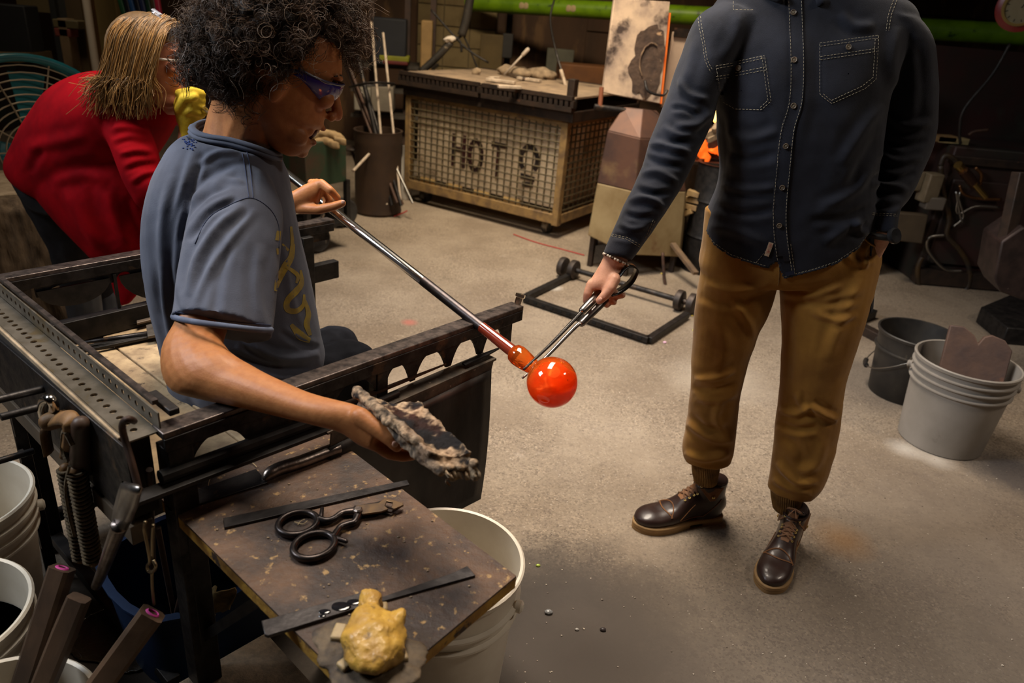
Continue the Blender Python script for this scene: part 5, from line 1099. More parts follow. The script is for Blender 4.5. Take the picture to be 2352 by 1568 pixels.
# ================================================================ tools left on the seat and the ledge
ZS = .602
def seat_tool(pts, name, label, tipmat):
    r = thing(name, atz(*pts[0], ZS), label, 'hand tool'); return r
t1_ = seat_tool([(300, 735)], 'seat_jacks', 'black jacks with a square steel end lying by the back beam', M_tool)
for a, b in (((150, 776), (318, 738)), ((165, 790), (360, 765))):
    m = MB(); m.tube([atz(*a, ZS+.006), atz((a[0]+b[0])/2, (a[1]+b[1])/2, ZS+.012), atz(*b, ZS+.014)], [.003, .008, .010], 8); build('blade', m, M_tool, t1_, smooth=180)
m = MB(); m.prism([atz(312, 724, ZS+.015), atz(353, 712, ZS+.015), atz(356, 736, ZS+.015), atz(315, 746, ZS+.015)], BZ*.006); build('end_plate', m, pm('tan_plate', (.25, .19, .14), (.14, .11, .09), 30, .5, .5), t1_, bevel=.001)
t2_ = seat_tool([(300, 770)], 'seat_shears', 'black jacks with a dull bracket end nearest the seat planks', M_tool)
for a, b in (((170, 800), (340, 775)), ((190, 806), (372, 768))):
    m = MB(); m.bar(atz(*a, ZS+.007), atz(*b, ZS+.009), .012, .008); build('blade', m, M_black, t2_, bevel=.001)
m = MB(); m.prism([atz(336, 752, ZS+.016), atz(384, 742, ZS+.016), atz(388, 770, ZS+.016), atz(340, 778, ZS+.016)], BZ*.008); build('bracket', m, pm('dull_plate', (.13, .11, .095), (.08, .07, .06), 30, .5, .6), t2_, bevel=.001)
m = MB(); m.tube([B(.34, -.03, .700), B(.50, -.03, .704)], .008, 10); build('steel_rod', m, M_black, None, label='short dark rod lying on the ledge under the rail', cat='rod', smooth=60)
m = MB(); m.prism([B(.36, -.018, .712), B(.52, -.016, .712), B(.66, -.016, .716), B(.53, -.010, .714), B(.36, -.004, .712)], BZ*.005); build('flat_file', m, pm('rusty_file', (.12, .07, .045), (.06, .045, .04), 20, .5, .6), None, label='rusty pointed file resting on the ledge under the rail', cat='file')
m = MB(); m.prism([B(.70, -.04, .708), B(.78, -.04, .712), B(.835, -.038, .718), B(.78, -.03, .714), B(.70, -.028, .71)], BZ*.004); build('steel_shard', m, M_tool, None, label='pointed steel shard sticking out past the ledge end', cat='steel shard')
# ================================================================ tools hung on the bench end
M_leather = pm('tan_leather_strap', (.20, .10, .03), (.10, .05, .02), 18, .6, bump=.2)
M_twine = pm('twine', (.15, .105, .055), (.07, .05, .03), 80, .9, bump=.5)
def fp(x, y, f=-.085): return atF(x, y, f)
hj = thing('hanging_jacks', fp(180, 1290), 'jacks hanging from a peg with twine-wrapped handles and a leather strap', 'jacks')
m = MB(); m.tube(spline([fp(112, 1040), fp(104, 985), fp(128, 962), fp(160, 962), fp(168, 1000), fp(158, 1050)], 5), .016, 8, flat=.35); build('leather_strap', m, M_leather, hj, smooth=180)
m = MB(); m.cap(fp(112, 968, -.09), fp(158, 958, -.06), .017, .016); build('strap_roll', m, M_leather, hj, smooth=180)
for a, b, r in (((150, 1075), (186, 1285), .013), ((176, 1080), (214, 1290), .015)):
    m = MB(); A_, B_ = fp(*a, -.085), fp(*b, -.085); m.cap(A_, B_, r*.8, r*.7); st_ = build('handle', m, M_leather, hj, smooth=180)
    m = MB(); t = np.linspace(0, 1, 260); ax = nrm(B_-A_); e1 = nrm(np.cross(ax, (0, 1, 0))); e2 = np.cross(ax, e1); an = t*6.283*24
    m.tube(A_+(B_-A_)*t[:, None]+(np.cos(an)[:, None]*e1+np.sin(an)[:, None]*e2)*r, .0035, 5); build('twine_wrap', m, M_twine, st_, smooth=180)
m = MB(); m.tube(spline([fp(168, 1020, -.09), fp(150, 990, -.095), fp(146, 1030, -.095), fp(156, 1060, -.095)], 4), .006, 6); m.tube(spline([fp(160, 1070, -.1), fp(150, 1120, -.1), fp(158, 1180, -.1), fp(170, 1230, -.1)], 4), .003, 5); build('twine_knot', m, M_twine, hj, kind='stuff')
hk2 = thing('wooden_paddle', fp(186, 1090), 'dark rounded wooden handle hanging beside the leather strap', 'paddle')
m = MB(); m.cap(fp(186, 975, -.075), fp(184, 1080, -.075), .016, .019); build('grip', m, pm('dark_turned_wood', (.06, .032, .02), (.035, .02, .013), 14, .5), hk2, smooth=180); m = MB(); m.tube([fp(186, 985, -.075), fp(160, 992, -.08)], .006, 8); build('pin', m, M_steel, hk2)
ch = thing('chrome_hook', fp(116, 940), 'shiny bent chrome loop hooked over the middle peg', 'hook')
m = MB(); m.tube(spline([fp(108, 975, -.075), fp(98, 945, -.08), fp(100, 922, -.085), fp(114, 916, -.085), fp(124, 930, -.08), fp(122, 950, -.075)], 6), .009, 10); build('loop', m, pm('chrome', (.6, .55, .5), rough=.18, metal=1), ch, smooth=180)
spt = thing('steel_spatula', fp(240, 1330), 'worn steel spatula with a rolled top hanging at the bench corner', 'hand tool')
m = MB(); vs = []; fs = []; L_ = [(1104, 281, 318), (1112, 276, 326), (1130, 270, 322), (1160, 262, 314), (1190, 256, 302), (1210, 256, 290)]
for y, x0, x1 in L_:
    for t in np.linspace(0, 1, 7): vs.append(fp(x0+(x1-x0)*t, y+8*t, -.10+.02*(1 if y < 1110 else 0)-.006*math.sin(t*math.pi)))
for i in range(len(L_)-1):
    for j in range(6): fs.append((i*7+j, i*7+j+1, (i+1)*7+j+1, (i+1)*7+j))
m.add(vs, fs); o = build('blade', m, pm('worn_bright_steel', (.33, .30, .28), (.16, .14, .13), 14, .3, .95), spt, smooth=180); sd = o.modifiers.new('s', 'SOLIDIFY'); sd.thickness = .003
m = MB(); m.tube(spline([fp(276, 1205, -.10), fp(262, 1240, -.105), fp(240, 1300, -.11), fp(221, 1345, -.11)], 5), np.linspace(.014, .009, 16), 10); build('handle', m, M_toolb, spt, smooth=180)
m = MB(); m.tube(spline([fp(308, 967, -.05), fp(297, 962, -.07), fp(284, 968, -.075), fp(281, 985, -.075), fp(290, 1020, -.075), fp(305, 1070, -.078), fp(320, 1128, -.08)], 5), .0055, 8); build('hook_rod', m, pm('rusty_rod', (.07, .035, .022), (.035, .022, .018), 30, .6, .4), None, smooth=180, label='rusty hooked rod hung over the perforated angle', cat='hook rod')
tw = thing('wire_tongs', fp(345, 1390), 'thin twisted brass wire tongs hanging below the bench corner', 'tongs')
for pts in ([(334, 1198), (331, 1215), (338, 1250), (344, 1288), (338, 1300), (342, 1312), (352, 1312), (358, 1300), (352, 1286)], [(352, 1205), (350, 1240), (350, 1280)], [(349, 1312), (350, 1350), (354, 1388)]):
    m = MB(); m.tube(spline([fp(x, y, -.075) for x, y in pts], 4), .0028, 6); build('wire', m, pm('dull_brass', (.26, .20, .12), rough=.35, metal=.9), tw, smooth=180)
M_rust = MATS['rusty_rod']
for i, (a, b, la) in enumerate((((343, 1078, -.02), (352, 1310, .0), 'thin rusty rod standing behind the wire tongs'), ((362, 1210, .02), (402, 1420, .05), 'rusty rod leaning by the bench leg below the tray'), ((436, 1288, .04), (402, 1420, .05), 'pointed rusty rod under the tray crossing its neighbour'), ((228, 1078, .0), (280, 1115, .02), 'short bent rod poking out under the apron'))):
    m = MB(); m.tube([atF(*a), atF(*b)], .006, 8); build('rusty_rod', m, M_rust, None, smooth=60, label=la, cat='rod')
# ================================================================ buckets
M_white = pm('white_plastic', (.82, .76, .65), (.70, .63, .52), 6, .4, c3=(.40, .33, .24), s3=9, t3=.66, w3=.12)
M_greyp = pm('grey_plastic', (.27, .24, .21), (.21, .187, .16), 5, .5, c3=(.14, .11, .09), s3=12, t3=.66, w3=.1)
M_blackp = pm('black_rubber', (.014, .012, .011), (.03, .025, .02), 8, .5, c3=(.22, .17, .11), s3=8, t3=.62, w3=.05)
M_wire = pm('wire', (.35, .33, .3), rough=.35, metal=1)
def bucket(c, rt, rb_, h, mat, label, hang=0., handle=True, ribs=3, grip=True, liquid=None, dirt=True):
    c = V3(*c); r = thing('bucket', c, label, 'bucket'); lip = .004; R = lambda z: rb_+(rt-rb_)*z/h
    pr = [(0, .004), (rb_*.96, .0), (rb_, .004)]; zs = [h*.70]
    pr.append((R(h*.66), h*.66))
    for k in range(ribs):
        z = h*(.70+.085*k); pr += [(R(z), z), (R(z)+.010, z+.004), (R(z)+.010, z+.009), (R(z)+.001, z+.012)]
    pr += [(R(h)-.002, h-.018), (R(h)+.006, h-.016), (R(h)+.008, h-.004), (R(h)+.004, h), (R(h)-.002, h-.002), (R(h*.7)-.004, h*.7), (R(.02)-.005, .012), (0, .012)]
    m = MB(); m.lathe(pr, c, BZ, 56); b = build('pail', m, mat, r, smooth=50)
    if handle:
        d = V3(math.cos(hang), math.sin(hang), 0); e = V3(-d[1], d[0], 0); zh = h*.80
        ear = []
        for sg in (1, -1):
            p = c+d*(R(zh)+.012)*sg+BZ*zh; m = MB(); m.lathe([(.014, -.006), (.014, .006), (.008, .010), (0, .010)], p, d*sg, 14); build('handle_boss', m, mat, r, smooth=30); ear.append(p+d*sg*.006)
        m = MB(); arc = [c+d*(R(zh)+.018)*math.cos(t)+e*(R(zh)+.03)*math.sin(t)*.93+BZ*(zh-.14*math.sin(t)) for t in np.linspace(0, math.pi, 24)]; m.tube(arc, .0026, 6); w_ = build('wire_handle', m, M_wire, r, smooth=180)
        if grip:
            g_ = arc[10:14]; m = MB(); m.tube(g_, .011, 10); build('grip', m, mat, w_, smooth=40)
    if liquid:
        m = MB(); m.lathe([(0, 0), (R(h*liquid[0])-.006, 0)], c+BZ*h*liquid[0], BZ, 40); build('contents', m, liquid[1], r)
    return r
M_water = pm('dark_water', (.012, .009, .007), rough=.05, coat=.5)
M_soot = pm('sooty_water', (.03, .022, .012), (.05, .035, .018), 14, .3)
bucket((-1.225, 1.31, 0.03), .16, .135, .37, M_white, 'white plastic bucket with a wire handle farthest along the bench end', hang=.6, grip=False, liquid=(.25, M_soot))
bucket((-1.045, 1.015, 0.0), .158, .132, .37, M_white, 'white bucket of dark water in the middle of the left-hand three', hang=2.2, handle=False, liquid=(.72, M_water))
bucket((-.79, .795, 0.0), .158, .132, .36, M_white, 'white bucket holding square wooden sticks at the lower left corner', hang=2.4, handle=False, liquid=(.5, M_water))
bucket((-.105, 1.262, 0.0), .168, .142, .40, M_white, 'cream white bucket half under the tool tray', hang=-.25, ribs=2, liquid=(.15, M_soot))
bucket((1.80, 2.69, 0.0), .185, .158, .37, M_greyp, 'grey plastic bucket holding a scorched wooden block on the right', hang=-.45, liquid=(.5, M_water))
bucket((1.82, 3.10, 0.0), .168, .14, .31, M_blackp, 'black bucket with peeling tan patches behind the grey bucket', hang=1.2, ribs=1, grip=True)
# scorched wooden block in the grey bucket
m = MB(); o2 = [(-.115, -.16), (.115, -.16), (.118, .02), (.085, .055), (.04, .065), (.015, .052), (0, .02), (-.02, .05), (-.06, .075), (-.11, .07)]
bx = nrm(V3(.86, -.36, .0)); bo = V3(1.845, 2.74, .40); bu = nrm(V3(.05, .28, 1.)); m.prism([bo+bx*a+bu*b_ for a, b_ in o2], nrm(np.cross(bx, bu))*.03); build('scorched_block', m, pm('scorched_cherry_wood', (.10, .055, .038), (.055, .034, .03), 7, .7, bump=.3, c3=(.15, .065, .036), s3=5, t3=.58), None, bevel=.004, label='scorched brown wooden block with a notched top standing in the grey bucket', cat='wooden block')
# wooden sticks with pink marks
M_stick = pm('wet_dark_wood', (.085, .05, .03), (.04, .025, .017), 12, .55, stretch=(1, 1, .3), bump=.2)
M_stick2 = pm('brown_wood', (.13, .075, .042), (.08, .046, .026), 12, .6, bump=.2)
M_pink = pm('pink_mark', (.62, .06, .30), rough=.6)
for i, (top, bot, wd, ma, la, pk) in enumerate((((143, 1304), (-.885, .80), .040, M_stick, 'dark square wooden stick with a pink mark leaning at the bucket', True), ((182, 1372), (-.87, .77), .046, M_stick, 'rough dark split stick between the two pink-marked ones', False), ((350, 1408), (-.875, .745), .042, M_stick2, 'brown square wooden stick with a pink mark nearest the tray', True))):
    a = atz(*top, .50); b_ = V3(bot[0], bot[1], .05); ax = nrm(a-b_); r = thing('wooden_stick', b_, la, 'stick'); m = MB(); sd_ = nrm(np.cross(ax, V3(.2, 1, .3))); n2 = np.cross(ax, sd_)
    n = 9; vs = []
    for q in range(n):
        t = q/(n-1); wv = wd*(1 if pk else .8+.25*mnoise.noise(Vector((q*.9, i, 0)))); 
        for u, v in ((-1, -.7), (-.7, -1), (.7, -1), (1, -.7), (1, .7), (.7, 1), (-.7, 1), (-1, .7)): vs.append(b_+(a-b_)*t+sd_*u*wv/2+n2*v*wv/2*.8)
    fs = [(q*8+j, q*8+(j+1) % 8, (q+1)*8+(j+1) % 8, (q+1)*8+j) for q in range(n-1) for j in range(8)]+[tuple(range(8))[::-1], tuple(range((n-1)*8, n*8))]
    m.add(vs, fs); st_ = build('shaft', m, ma, r, smooth=30)
    if pk:
        m = MB(); m.tube([a+ax*.0008+sd_*wd*.26*math.cos(t)+n2*wd*.17*math.sin(t) for t in np.linspace(0, 6.283, 17)[:-1]], .0028, 5, closed=True, flat=.5); build('pink_ring', m, M_pink, r)
# blue tub, rag, block and clutter under the bench
bt = thing('blue_tub', B(.16, .30, 0), 'blue plastic tub standing in the shadow under the bench', 'tub')
m = MB(); oc = [(-.16, -.2), (.16, -.2), (.16, .2), (-.16, .2)]; pr = spline(np.array([(a*.93, b_*.93) for a, b_ in ((-.16, -.15), (.16, -.15), (.16, .15), (-.16, .15))]), 6, True); vs = []
for k, z in ((.86, .0), (1., .24), (1.06, .245), (1.06, .25), (.96, .25), (.82, .02)): vs += [B(.16+a*k, .30+b_*k, z) for a, b_ in pr]
n = len(pr); fs = [(i*n+j, i*n+(j+1) % n, (i+1)*n+(j+1) % n, (i+1)*n+j) for i in range(5) for j in range(n)]+[tuple(range(n))[::-1], tuple(range(5*n, 6*n))]; m.add(vs, fs); build('tub', m, pm('blue_plastic', (.004, .022, .07), (.003, .015, .05), 8, .5), bt, smooth=50)
m = MB(); g = 9; vs = []; fs = []
for i in range(g+1):
    for j in range(g+1):
        s, t = i/g, j/g; p = atF(470+62*s, 1352+58*t*(1-.25*abs(2*s-1)), .10); vs.append(p+BF*(.012*math.sin(s*7+t*3))-BZ*.006*mnoise.noise(Vector((s*6, t*6, 0))))
for i in range(g):
    for j in range(g):
        if not (j == g-1 and i in (1, 4, 7)): fs.append((i*(g+1)+j, (i+1)*(g+1)+j, (i+1)*(g+1)+j+1, i*(g+1)+j+1))
m.add(vs, fs); o = build('rag', m, pm('ochre_rag', (.22, .15, .05), (.14, .09, .035), 40, .9), None, smooth=180, label='ragged ochre cloth hanging in the dark under the tray', cat='rag'); sd = o.modifiers.new('s', 'SOLIDIFY'); sd.thickness = .003
cb0 = atz(668, 1512, .20); m = MB(); cx_ = nrm(V3(.75, -.66, 0)); cy_ = nrm(V3(.66, .75, 0)); m.frame(cb0+cx_*.10-cy_*.10-BZ*.10, cx_*.20, cy_*.10, BZ*.10); build('concrete_block', m, pm('concrete_block', (.17, .125, .085), (.11, .085, .06), 60, .9, bump=.6), None, bevel=.006, label='rough concrete block on the floor under the tray corner', cat='concrete block')
m = MB(); rs = np.random.RandomState(5)
pw = MB()
for x, y, a in ((260, 1440, .10), (230, 1480, .08), (300, 1500, .09)): p = atz(x, y, .004); pw.ell(p, V3(a, 0, 0), V3(0, a*.8, 0), BZ*.004, 20, 6)
build('oily_puddle', remesh(pw, .006, 3), pm('oily_water', (.03, .02, .01), rough=.04, coat=1., bump=.3, bscale=60), None, smooth=180, fix=False, label='dark glossy puddle on the floor between the wooden sticks', cat='puddle')
# ================================================================ background: wall pieces and pipe
M_block = pm('cream_block', (.20, .145, .065), (.15, .105, .045), 5, .85, bump=.2)
m = MB(); YW = 7.95
xl, xr = aty(958, 60, YW)[0], aty(1140, 60, YW)[0]
m.box(((xl+xr)/2, YW+.12, 1.5), xr-xl, .16, 3.0); pier = build('wall_pier', m, pm('mortar', (.11, .08, .04), rough=.9), kind='structure')
bw, bh = (xr-xl)/3., .19; bmesh_ = MB(); bmesh_.frame((0, 0, 0), V3(bw/2-.006, 0, 0), V3(0, .012, 0), V3(0, 0, bh/2-.006)); bme_ = mesh_of(bmesh_, 'block'); bme_.materials.append(M_block); pw_ = np.array(WP['wall_pier'])
for r in range(15):
    for c in range(3):
        o = bpy.data.objects.new('block', bme_); COL.objects.link(o); o.parent = pier; o.location = V3(xl+bw*(c+.5), YW+.035+.003*((r*7+c*3) % 3), .1+bh*r+bh/2)-pw_
M_pipeg = pm('green_pipe', (.17, .31, .006), (.10, .20, .005), 6, .4, c3=(.03, .06, .01), s3=12, t3=.63)
gp_ = thing('green_pipe', V3(1.5, 7.4, 1.4), 'thick bright green pipe running along the back wall', 'pipe')
ga, gb = aty(1080, 6, 7.75), aty(2460, 86, 5.9); m = MB(); m.tube([ga, gb], .075, 20); build('tube', m, M_pipeg, gp_, smooth=60)
m = MB(); d_ = nrm(gb-ga); m.tube([ga-d_*.02, ga+d_*.03], .083, 20); build('end_collar', m, M_pipeg, gp_, smooth=40)
for t in (.115, .21):
    for dx in (-.022, .022):
        m = MB(); p = ga+(gb-ga)*t+d_*dx-V3(0, .072, 0); m.ell(p, d_*.035, BZ*.03, V3(0, .012, 0)); build('paint_chip', m, pm('bare_patch', (.40, .30, .16), rough=.8), gp_)
# ================================================================ wire pallet cage with the steel table top
c0, c1 = atz(938, 424, .13), atz(1277, 508, .13); cu = nrm(c1-c0); cv = V3(-cu[1], cu[0], 0); CL = np.linalg.norm(c1-c0); CDp = .95
hz = min(np.linspace(.4, 1.1, 400), key=lambda z: abs(pxof(np.array([[c1[0], c1[1], z]]))[0][1]-280))
Q = lambda a, b, z: V3(c0[0], c0[1], 0)+cu*a+cv*b+BZ*z
M_cagew = pm('rusty_yellow_frame', (.30, .19, .075), (.15, .095, .05), 14, .6, .2, bump=.2)
M_wirec = pm('dirty_wire', (.06, .045, .025), (.10, .075, .035), 20, .6, .3)
M_board = pm('cream_board', (.92, .76, .56), (.68, .53, .37), 5, .8, c3=(.30, .21, .14), s3=7, t3=.60, w3=.12)
cage = thing('wire_cage', Q(CL/2, CDp/2, 0), 'rusty wire mesh pallet cage with painted letters under the steel table', 'wire cage')
for a, b in ((0, 0), (CL, 0), (0, CDp), (CL, CDp)): m = MB(); m.bar(Q(a, b, .10), Q(a, b, hz), .05, .05, cu); build('corner_post', m, M_cagew, cage, bevel=.004)
for (a0, b0, a1, b1) in ((0, 0, CL, 0), (CL, 0, CL, CDp), (0, 0, 0, CDp), (0, CDp, CL, CDp)):
    m = MB(); m.bar(Q(a0, b0, .145), Q(a1, b1, .145), .05, .07); build('bottom_rail', m, M_cagew, cage, bevel=.004); m = MB(); m.bar(Q(a0, b0, hz-.01), Q(a1, b1, hz-.01), .04, .03); build('top_rail', m, M_cagew, cage)
nf = 24; z0, z1 = .18, hz-.02
vw = MB(); vw.tube([V3(0, 0, 0), V3(0, 0, z1-z0)], .0058, 5); vwm = mesh_of(vw, 'wire'); vwm.materials.append(M_wirec); cw_ = np.array(WP[cage.name])
def inst(me, p, parent, name='wire', rot=None):
    o = bpy.data.objects.new(name, me); COL.objects.link(o); o.parent = parent; o.location = V3(*p)-np.array(WP[parent.name])
    if rot is not None: o.rotation_euler = rot
    return o
for i in range(1, nf): inst(vwm, Q(CL*i/nf, -.012, z0), cage)
for i in range(1, 14): inst(vwm, Q(CL+.012, CDp*i/14, z0), cage)
hwf = MB(); hwf.tube([V3(0, 0, 0), cu*CL], .0058, 5); hwfm = mesh_of(hwf, 'wire'); hwfm.materials.append(M_wirec); hws = MB(); hws.tube([V3(0, 0, 0), cv*CDp], .0058, 5); hwsm = mesh_of(hws, 'wire'); hwsm.materials.append(M_wirec)
for i in range(13): z = z0+(z1-z0)*(i+.5)/13; inst(hwfm, Q(0, -.016, z), cage); inst(hwsm, Q(CL+.016, 0, z), cage)
crt = thing('insulation_box', Q(CL/2, CDp/2, .19), 'cream painted box with dark red lettering inside the wire cage', 'box')
m = MB(); m.frame(Q(CL/2, CDp/2, (.19+hz)/2), cu*(CL/2-.045), cv*(CDp/2-.045), BZ*(hz-.22)/2); build('panel', m, M_board, crt)
M_let = pm('dark_red_paint', (.07, .012, .010), (.02, .012, .012), 9, .8); M_let2 = pm('black_paint', (.015, .012, .012), (.05, .03, .025), 9, .8)
def stroke(mb, pts, wd):
    for i in range(len(pts)-1): mb.bar(Q(pts[i][0], .042, pts[i][1]), Q(pts[i+1][0], .042, pts[i+1][1]), .004, wd)
zc = z0+(z1-z0)*.50; sx = CL/nf
for nm, segs, mt, off in (('letter_h', [[(0, -.11), (0, .13)], [(.10, -.11), (.10, .13)], [(0, .02), (.10, .02)]], M_let, 7.1), ('letter_o', [[(.06+.055*math.cos(t), .11*math.sin(t)) for t in np.linspace(0, 6.283, 15)]], M_let, 9.6), ('letter_t', [[(.05, -.13), (.05, .11)], [(-.02, .11), (.12, .11)]], M_let, 13.4), ('painted_loop', [[(.06+.07*math.cos(t), .05+.09*math.sin(t)) for t in np.linspace(-.8, 4., 13)], [(.02, -.13), (.11, -.12)], [(.0, -.07), (.12, -.08)]], M_let2, 17.8)):
    m = MB()
    for sgm in segs: stroke(m, [(off*sx+a, zc+b-.03) for a, b in sgm], .035)
    build(nm, m, mt, crt)
for k in (3.5, 8., 12.6, 17.2): m = MB(); m.frame(Q(k*sx, .0, .20), cu*.07, cv*.01, BZ*.018); build('pallet_block', m, pm('bright_pine', (.62, .42, .17), (.5, .33, .13), 20, .7), cage)
for a, b in ((.1, .1), (CL-.12, .1), (.1, CDp-.1), (CL-.12, CDp-.1)):
    m = MB(); m.lathe([(.02, -.022), (.055, -.022), (.058, -.01), (.058, .01), (.055, .022), (.02, .022)], Q(a, b, .058), cu, 16); build('caster', m, M_blackp, cage, smooth=30); m = MB(); m.bar(Q(a, b, .058), Q(a, b, .13), .05, .03); build('caster_fork', m, M_black, cage)
# steel table top resting on the cage
M_tabst = pm('rusty_dark_steel', (.055, .035, .025), (.028, .021, .018), 12, .55, .5, bump=.2, c3=(.12, .06, .035), s3=10, t3=.62)
M_dust = pm('dusty_plate', (.30, .215, .14), (.18, .13, .09), 7, .75, c3=(.08, .055, .04), s3=9, t3=.6)
tb_ = thing('steel_table_top', Q(CL/2, CDp/2, hz+.005), 'dark rusty steel table top with slotted edges on the wire cage', 'table top')
tz = hz+.005; ov = .05
m = MB(); m.frame(Q(CL/2+.02, CDp/2, tz+.035), cu*(CL/2+ov), cv*(CDp/2+ov), BZ*.035); build('base_slab', m, M_tabst, tb_, bevel=.004)
for k, (a0, a1) in enumerate(((-.04, CL*.50), (CL*.52, CL+.07))):
    for b0 in (-ov-.02, CDp+ov-.02): m = MB(); m.bar(Q(a0, b0, tz+.155), Q(a1, b0, tz+.155), .03, .025); build('edge_rail', m, M_tabst, tb_); m = MB(); m.bar(Q(a0, b0, tz+.085), Q(a1, b0, tz+.085), .03, .03); build('edge_rail', m, M_tabst, tb_)
    m = MB(); m.frame(Q((a0+a1)/2, CDp/2, tz+.155), cu*((a1-a0)/2), cv*(CDp/2+.03), BZ*.006); build('plate', m, M_dust, tb_)
    ns = 18; sl = MB(); sl.frame((0, 0, 0), cu*.012, cv*.012, BZ*.022); slm = mesh_of(sl, 'slot_bar'); slm.materials.append(M_tabst)
    for i in range(ns+1): inst(slm, Q(a0+(a1-a0)*i/ns, -ov-.02, tz+.12), tb_, 'slot_bar')
    m = MB(); m.frame(Q((a0+a1)/2, -ov+.03, tz+.12), cu*((a1-a0)/2), cv*.01, BZ*.03); build('slot_backing', m, M_black, tb_)
m = MB(); m.bar(Q(CL+.03, -.02, tz+.06), Q(CL+.03, -.02, tz+.27), .06, .05, cu); build('corner_stub', m, M_tabst, tb_, bevel=.003)
ZT2 = tz+.165; rs = np.random.RandomState(13)
M_fib = pm('fibre_blanket', (.30, .22, .14), (.18, .13, .085), 20, .95, bump=.5)
for (x, y, a, b, la) in ((1180, 163, .16, .05, 'crumpled fibre blanket on the right of the steel table'), (1240, 168, .15, .05, 'flattened fibre blanket at the far back edge of the table'), (1095, 160, .05, .035, 'small ragged fibre tuft at the middle of the table')):
    m = MB(); p = atz(x, y+10, ZT2); m.ell(p+BZ*b*.5, cu*a, cv*a*.6, BZ*b); build('fibre_blanket', remesh(m, .012, 2, lambda co, no: .018*nz3(co, 16, 2)), M_fib, None, smooth=180, fix=False, label=la, cat='fibre blanket')
M_pale = pm('pale_scrap', (.5, .4, .31), (.3, .24, .18), 20, .7)
for i, (x, y, L, an, la) in enumerate(((1150, 190, .22, .2, 'pale flat scrap lying at the front of the table'), (1190, 180, .30, -.6, 'long thin metal strip lying across the table'), (1170, 204, .16, .9, 'whitish torn scrap near the table front edge'), (1135, 183, .10, 1.6, 'small pale lump on the table centre'), (1215, 186, .2, 0., 'grey angle strip beside the fibre blanket'))):
    p = atz(x, y, ZT2); d = cu*math.cos(an)+cv*math.sin(an); m = MB(); m.frame(p+BZ*.012, d*L/2, np.cross(BZ, d)*.02, BZ*.010); build('metal_scrap', m, M_pale if i != 1 else M_toolb, None, bevel=.003, label=la, cat='scrap', group='scraps on the steel table')
m = MB(); a, b = aty(1158, 172, 6.1), aty(1212, 114, 6.1); m.tube([a, b], .008, 8); m.cap(b-nrm(b-a)*.05, b, .014, .016); build('wrapped_rod', m, pm('pale_rod', (.42, .35, .29), rough=.5), None, label='pale wrapped rod standing slantwise on the steel table', cat='rod', smooth=180)
# suspended black arm with wires
ar = thing('jointed_arm', aty(1060, 160, 6.3), 'black padded jointed arm hanging over the steel table', 'arm')
for pts, r, nm, mt in (([(1082, -20), (1072, 40), (1060, 82)], .035, 'upper_tube', M_blackp), ([(1036, 96), (1005, 130), (966, 166)], .030, 'lower_tube', M_blackp), ([(1060, 82), (1045, 92), (1036, 96)], .012, 'joint', M_black), ([(990, 22), (1046, 86), (1080, 118), (1122, 144)], .008, 'wire', M_black), ([(1064, 80), (1082, 120), (1104, 178)], .007, 'wire', M_black), ([(1044, 84), (1058, 98), (1060, 120)], .010, 'stub', M_black)):
    m = MB(); m.tube(spline([aty(x, y, 6.3) for x, y in pts], 4), r, 10); build(nm, m, mt, ar, smooth=180)
m = MB(); m.ell(aty(1032, 90, 6.28), _right*.05, _fw*.03, (_up*.8+_right*.4)*.03); build('white_rag', remesh(m, .008, 1, lambda co, no: .012*nz3(co, 40, 2)), pm('white_cloth', (.55, .48, .4), rough=.9), ar, fix=False)
hw = thing('hanging_rod', aty(1290, 150, 6.0), 'thin steel rod hanging from the green pipe over the table', 'rod')
m = MB(); m.tube(spline([aty(1273, 0, 6.3), aty(1264, 45, 6.2), aty(1275, 110, 6.0), aty(1292, 170, 5.9), aty(1302, 205, 5.85)], 5), .008, 6); build('shaft', m, M_steel, hw, smooth=180); m = MB(); m.tube([aty(1288, 160, 5.9), aty(1302, 205, 5.85)], .013, 8); build('sleeve', m, M_pale, hw)
# ================================================================ furnace doors, stand, fire
M_door = pm('heat_stained_door', (.60, .44, .31), (.30, .22, .175), 6, .6, bump=.15, c3=(.05, .032, .026), s3=5.5, t3=.52, w3=.10)
M_burnt = pm('burnt_scale', (.05, .03, .022), (.10, .06, .04), 18, .8, bump=.5, c3=(.45, .28, .16), s3=22, t3=.63)
fd = thing('furnace_door', aty(1450, 230, 4.7), 'pale heat-stained steel furnace door with a round burn mark', 'furnace door')
dp = [aty(1411, -4, 4.72), aty(1539, 4, 4.78), aty(1516, 238, 4.70), aty(1384, 212, 4.64)]; dn = nrm(np.cross(dp[1]-dp[0], dp[3]-dp[0])); dn = dn if dn[1] > 0 else -dn
m = MB(); m.prism(dp, dn*.03); build('panel', m, M_door, fd, bevel=.003)
dc = bil(dp[0], dp[1], dp[2], dp[3], .74, .60); ex_, ey_ = nrm(dp[1]-dp[0]), nrm(dp[3]-dp[0]); m = MB(); vs = [dc]; 
for t in np.linspace(0, 6.283, 37)[:-1]:
    rr = 1+.30*mnoise.noise(Vector((math.cos(t)*2.3, math.sin(t)*2.3, 1.)))+.12*mnoise.noise(Vector((math.cos(t)*7, math.sin(t)*7, 1.))); vs.append(dc+ex_*.115*rr*math.cos(t)*(1 if math.cos(t) < 0 else .75)+ey_*.20*rr*math.sin(t))
m.prism(vs[1:], -dn*.006); build('burn_mark', m, M_burnt, fd)
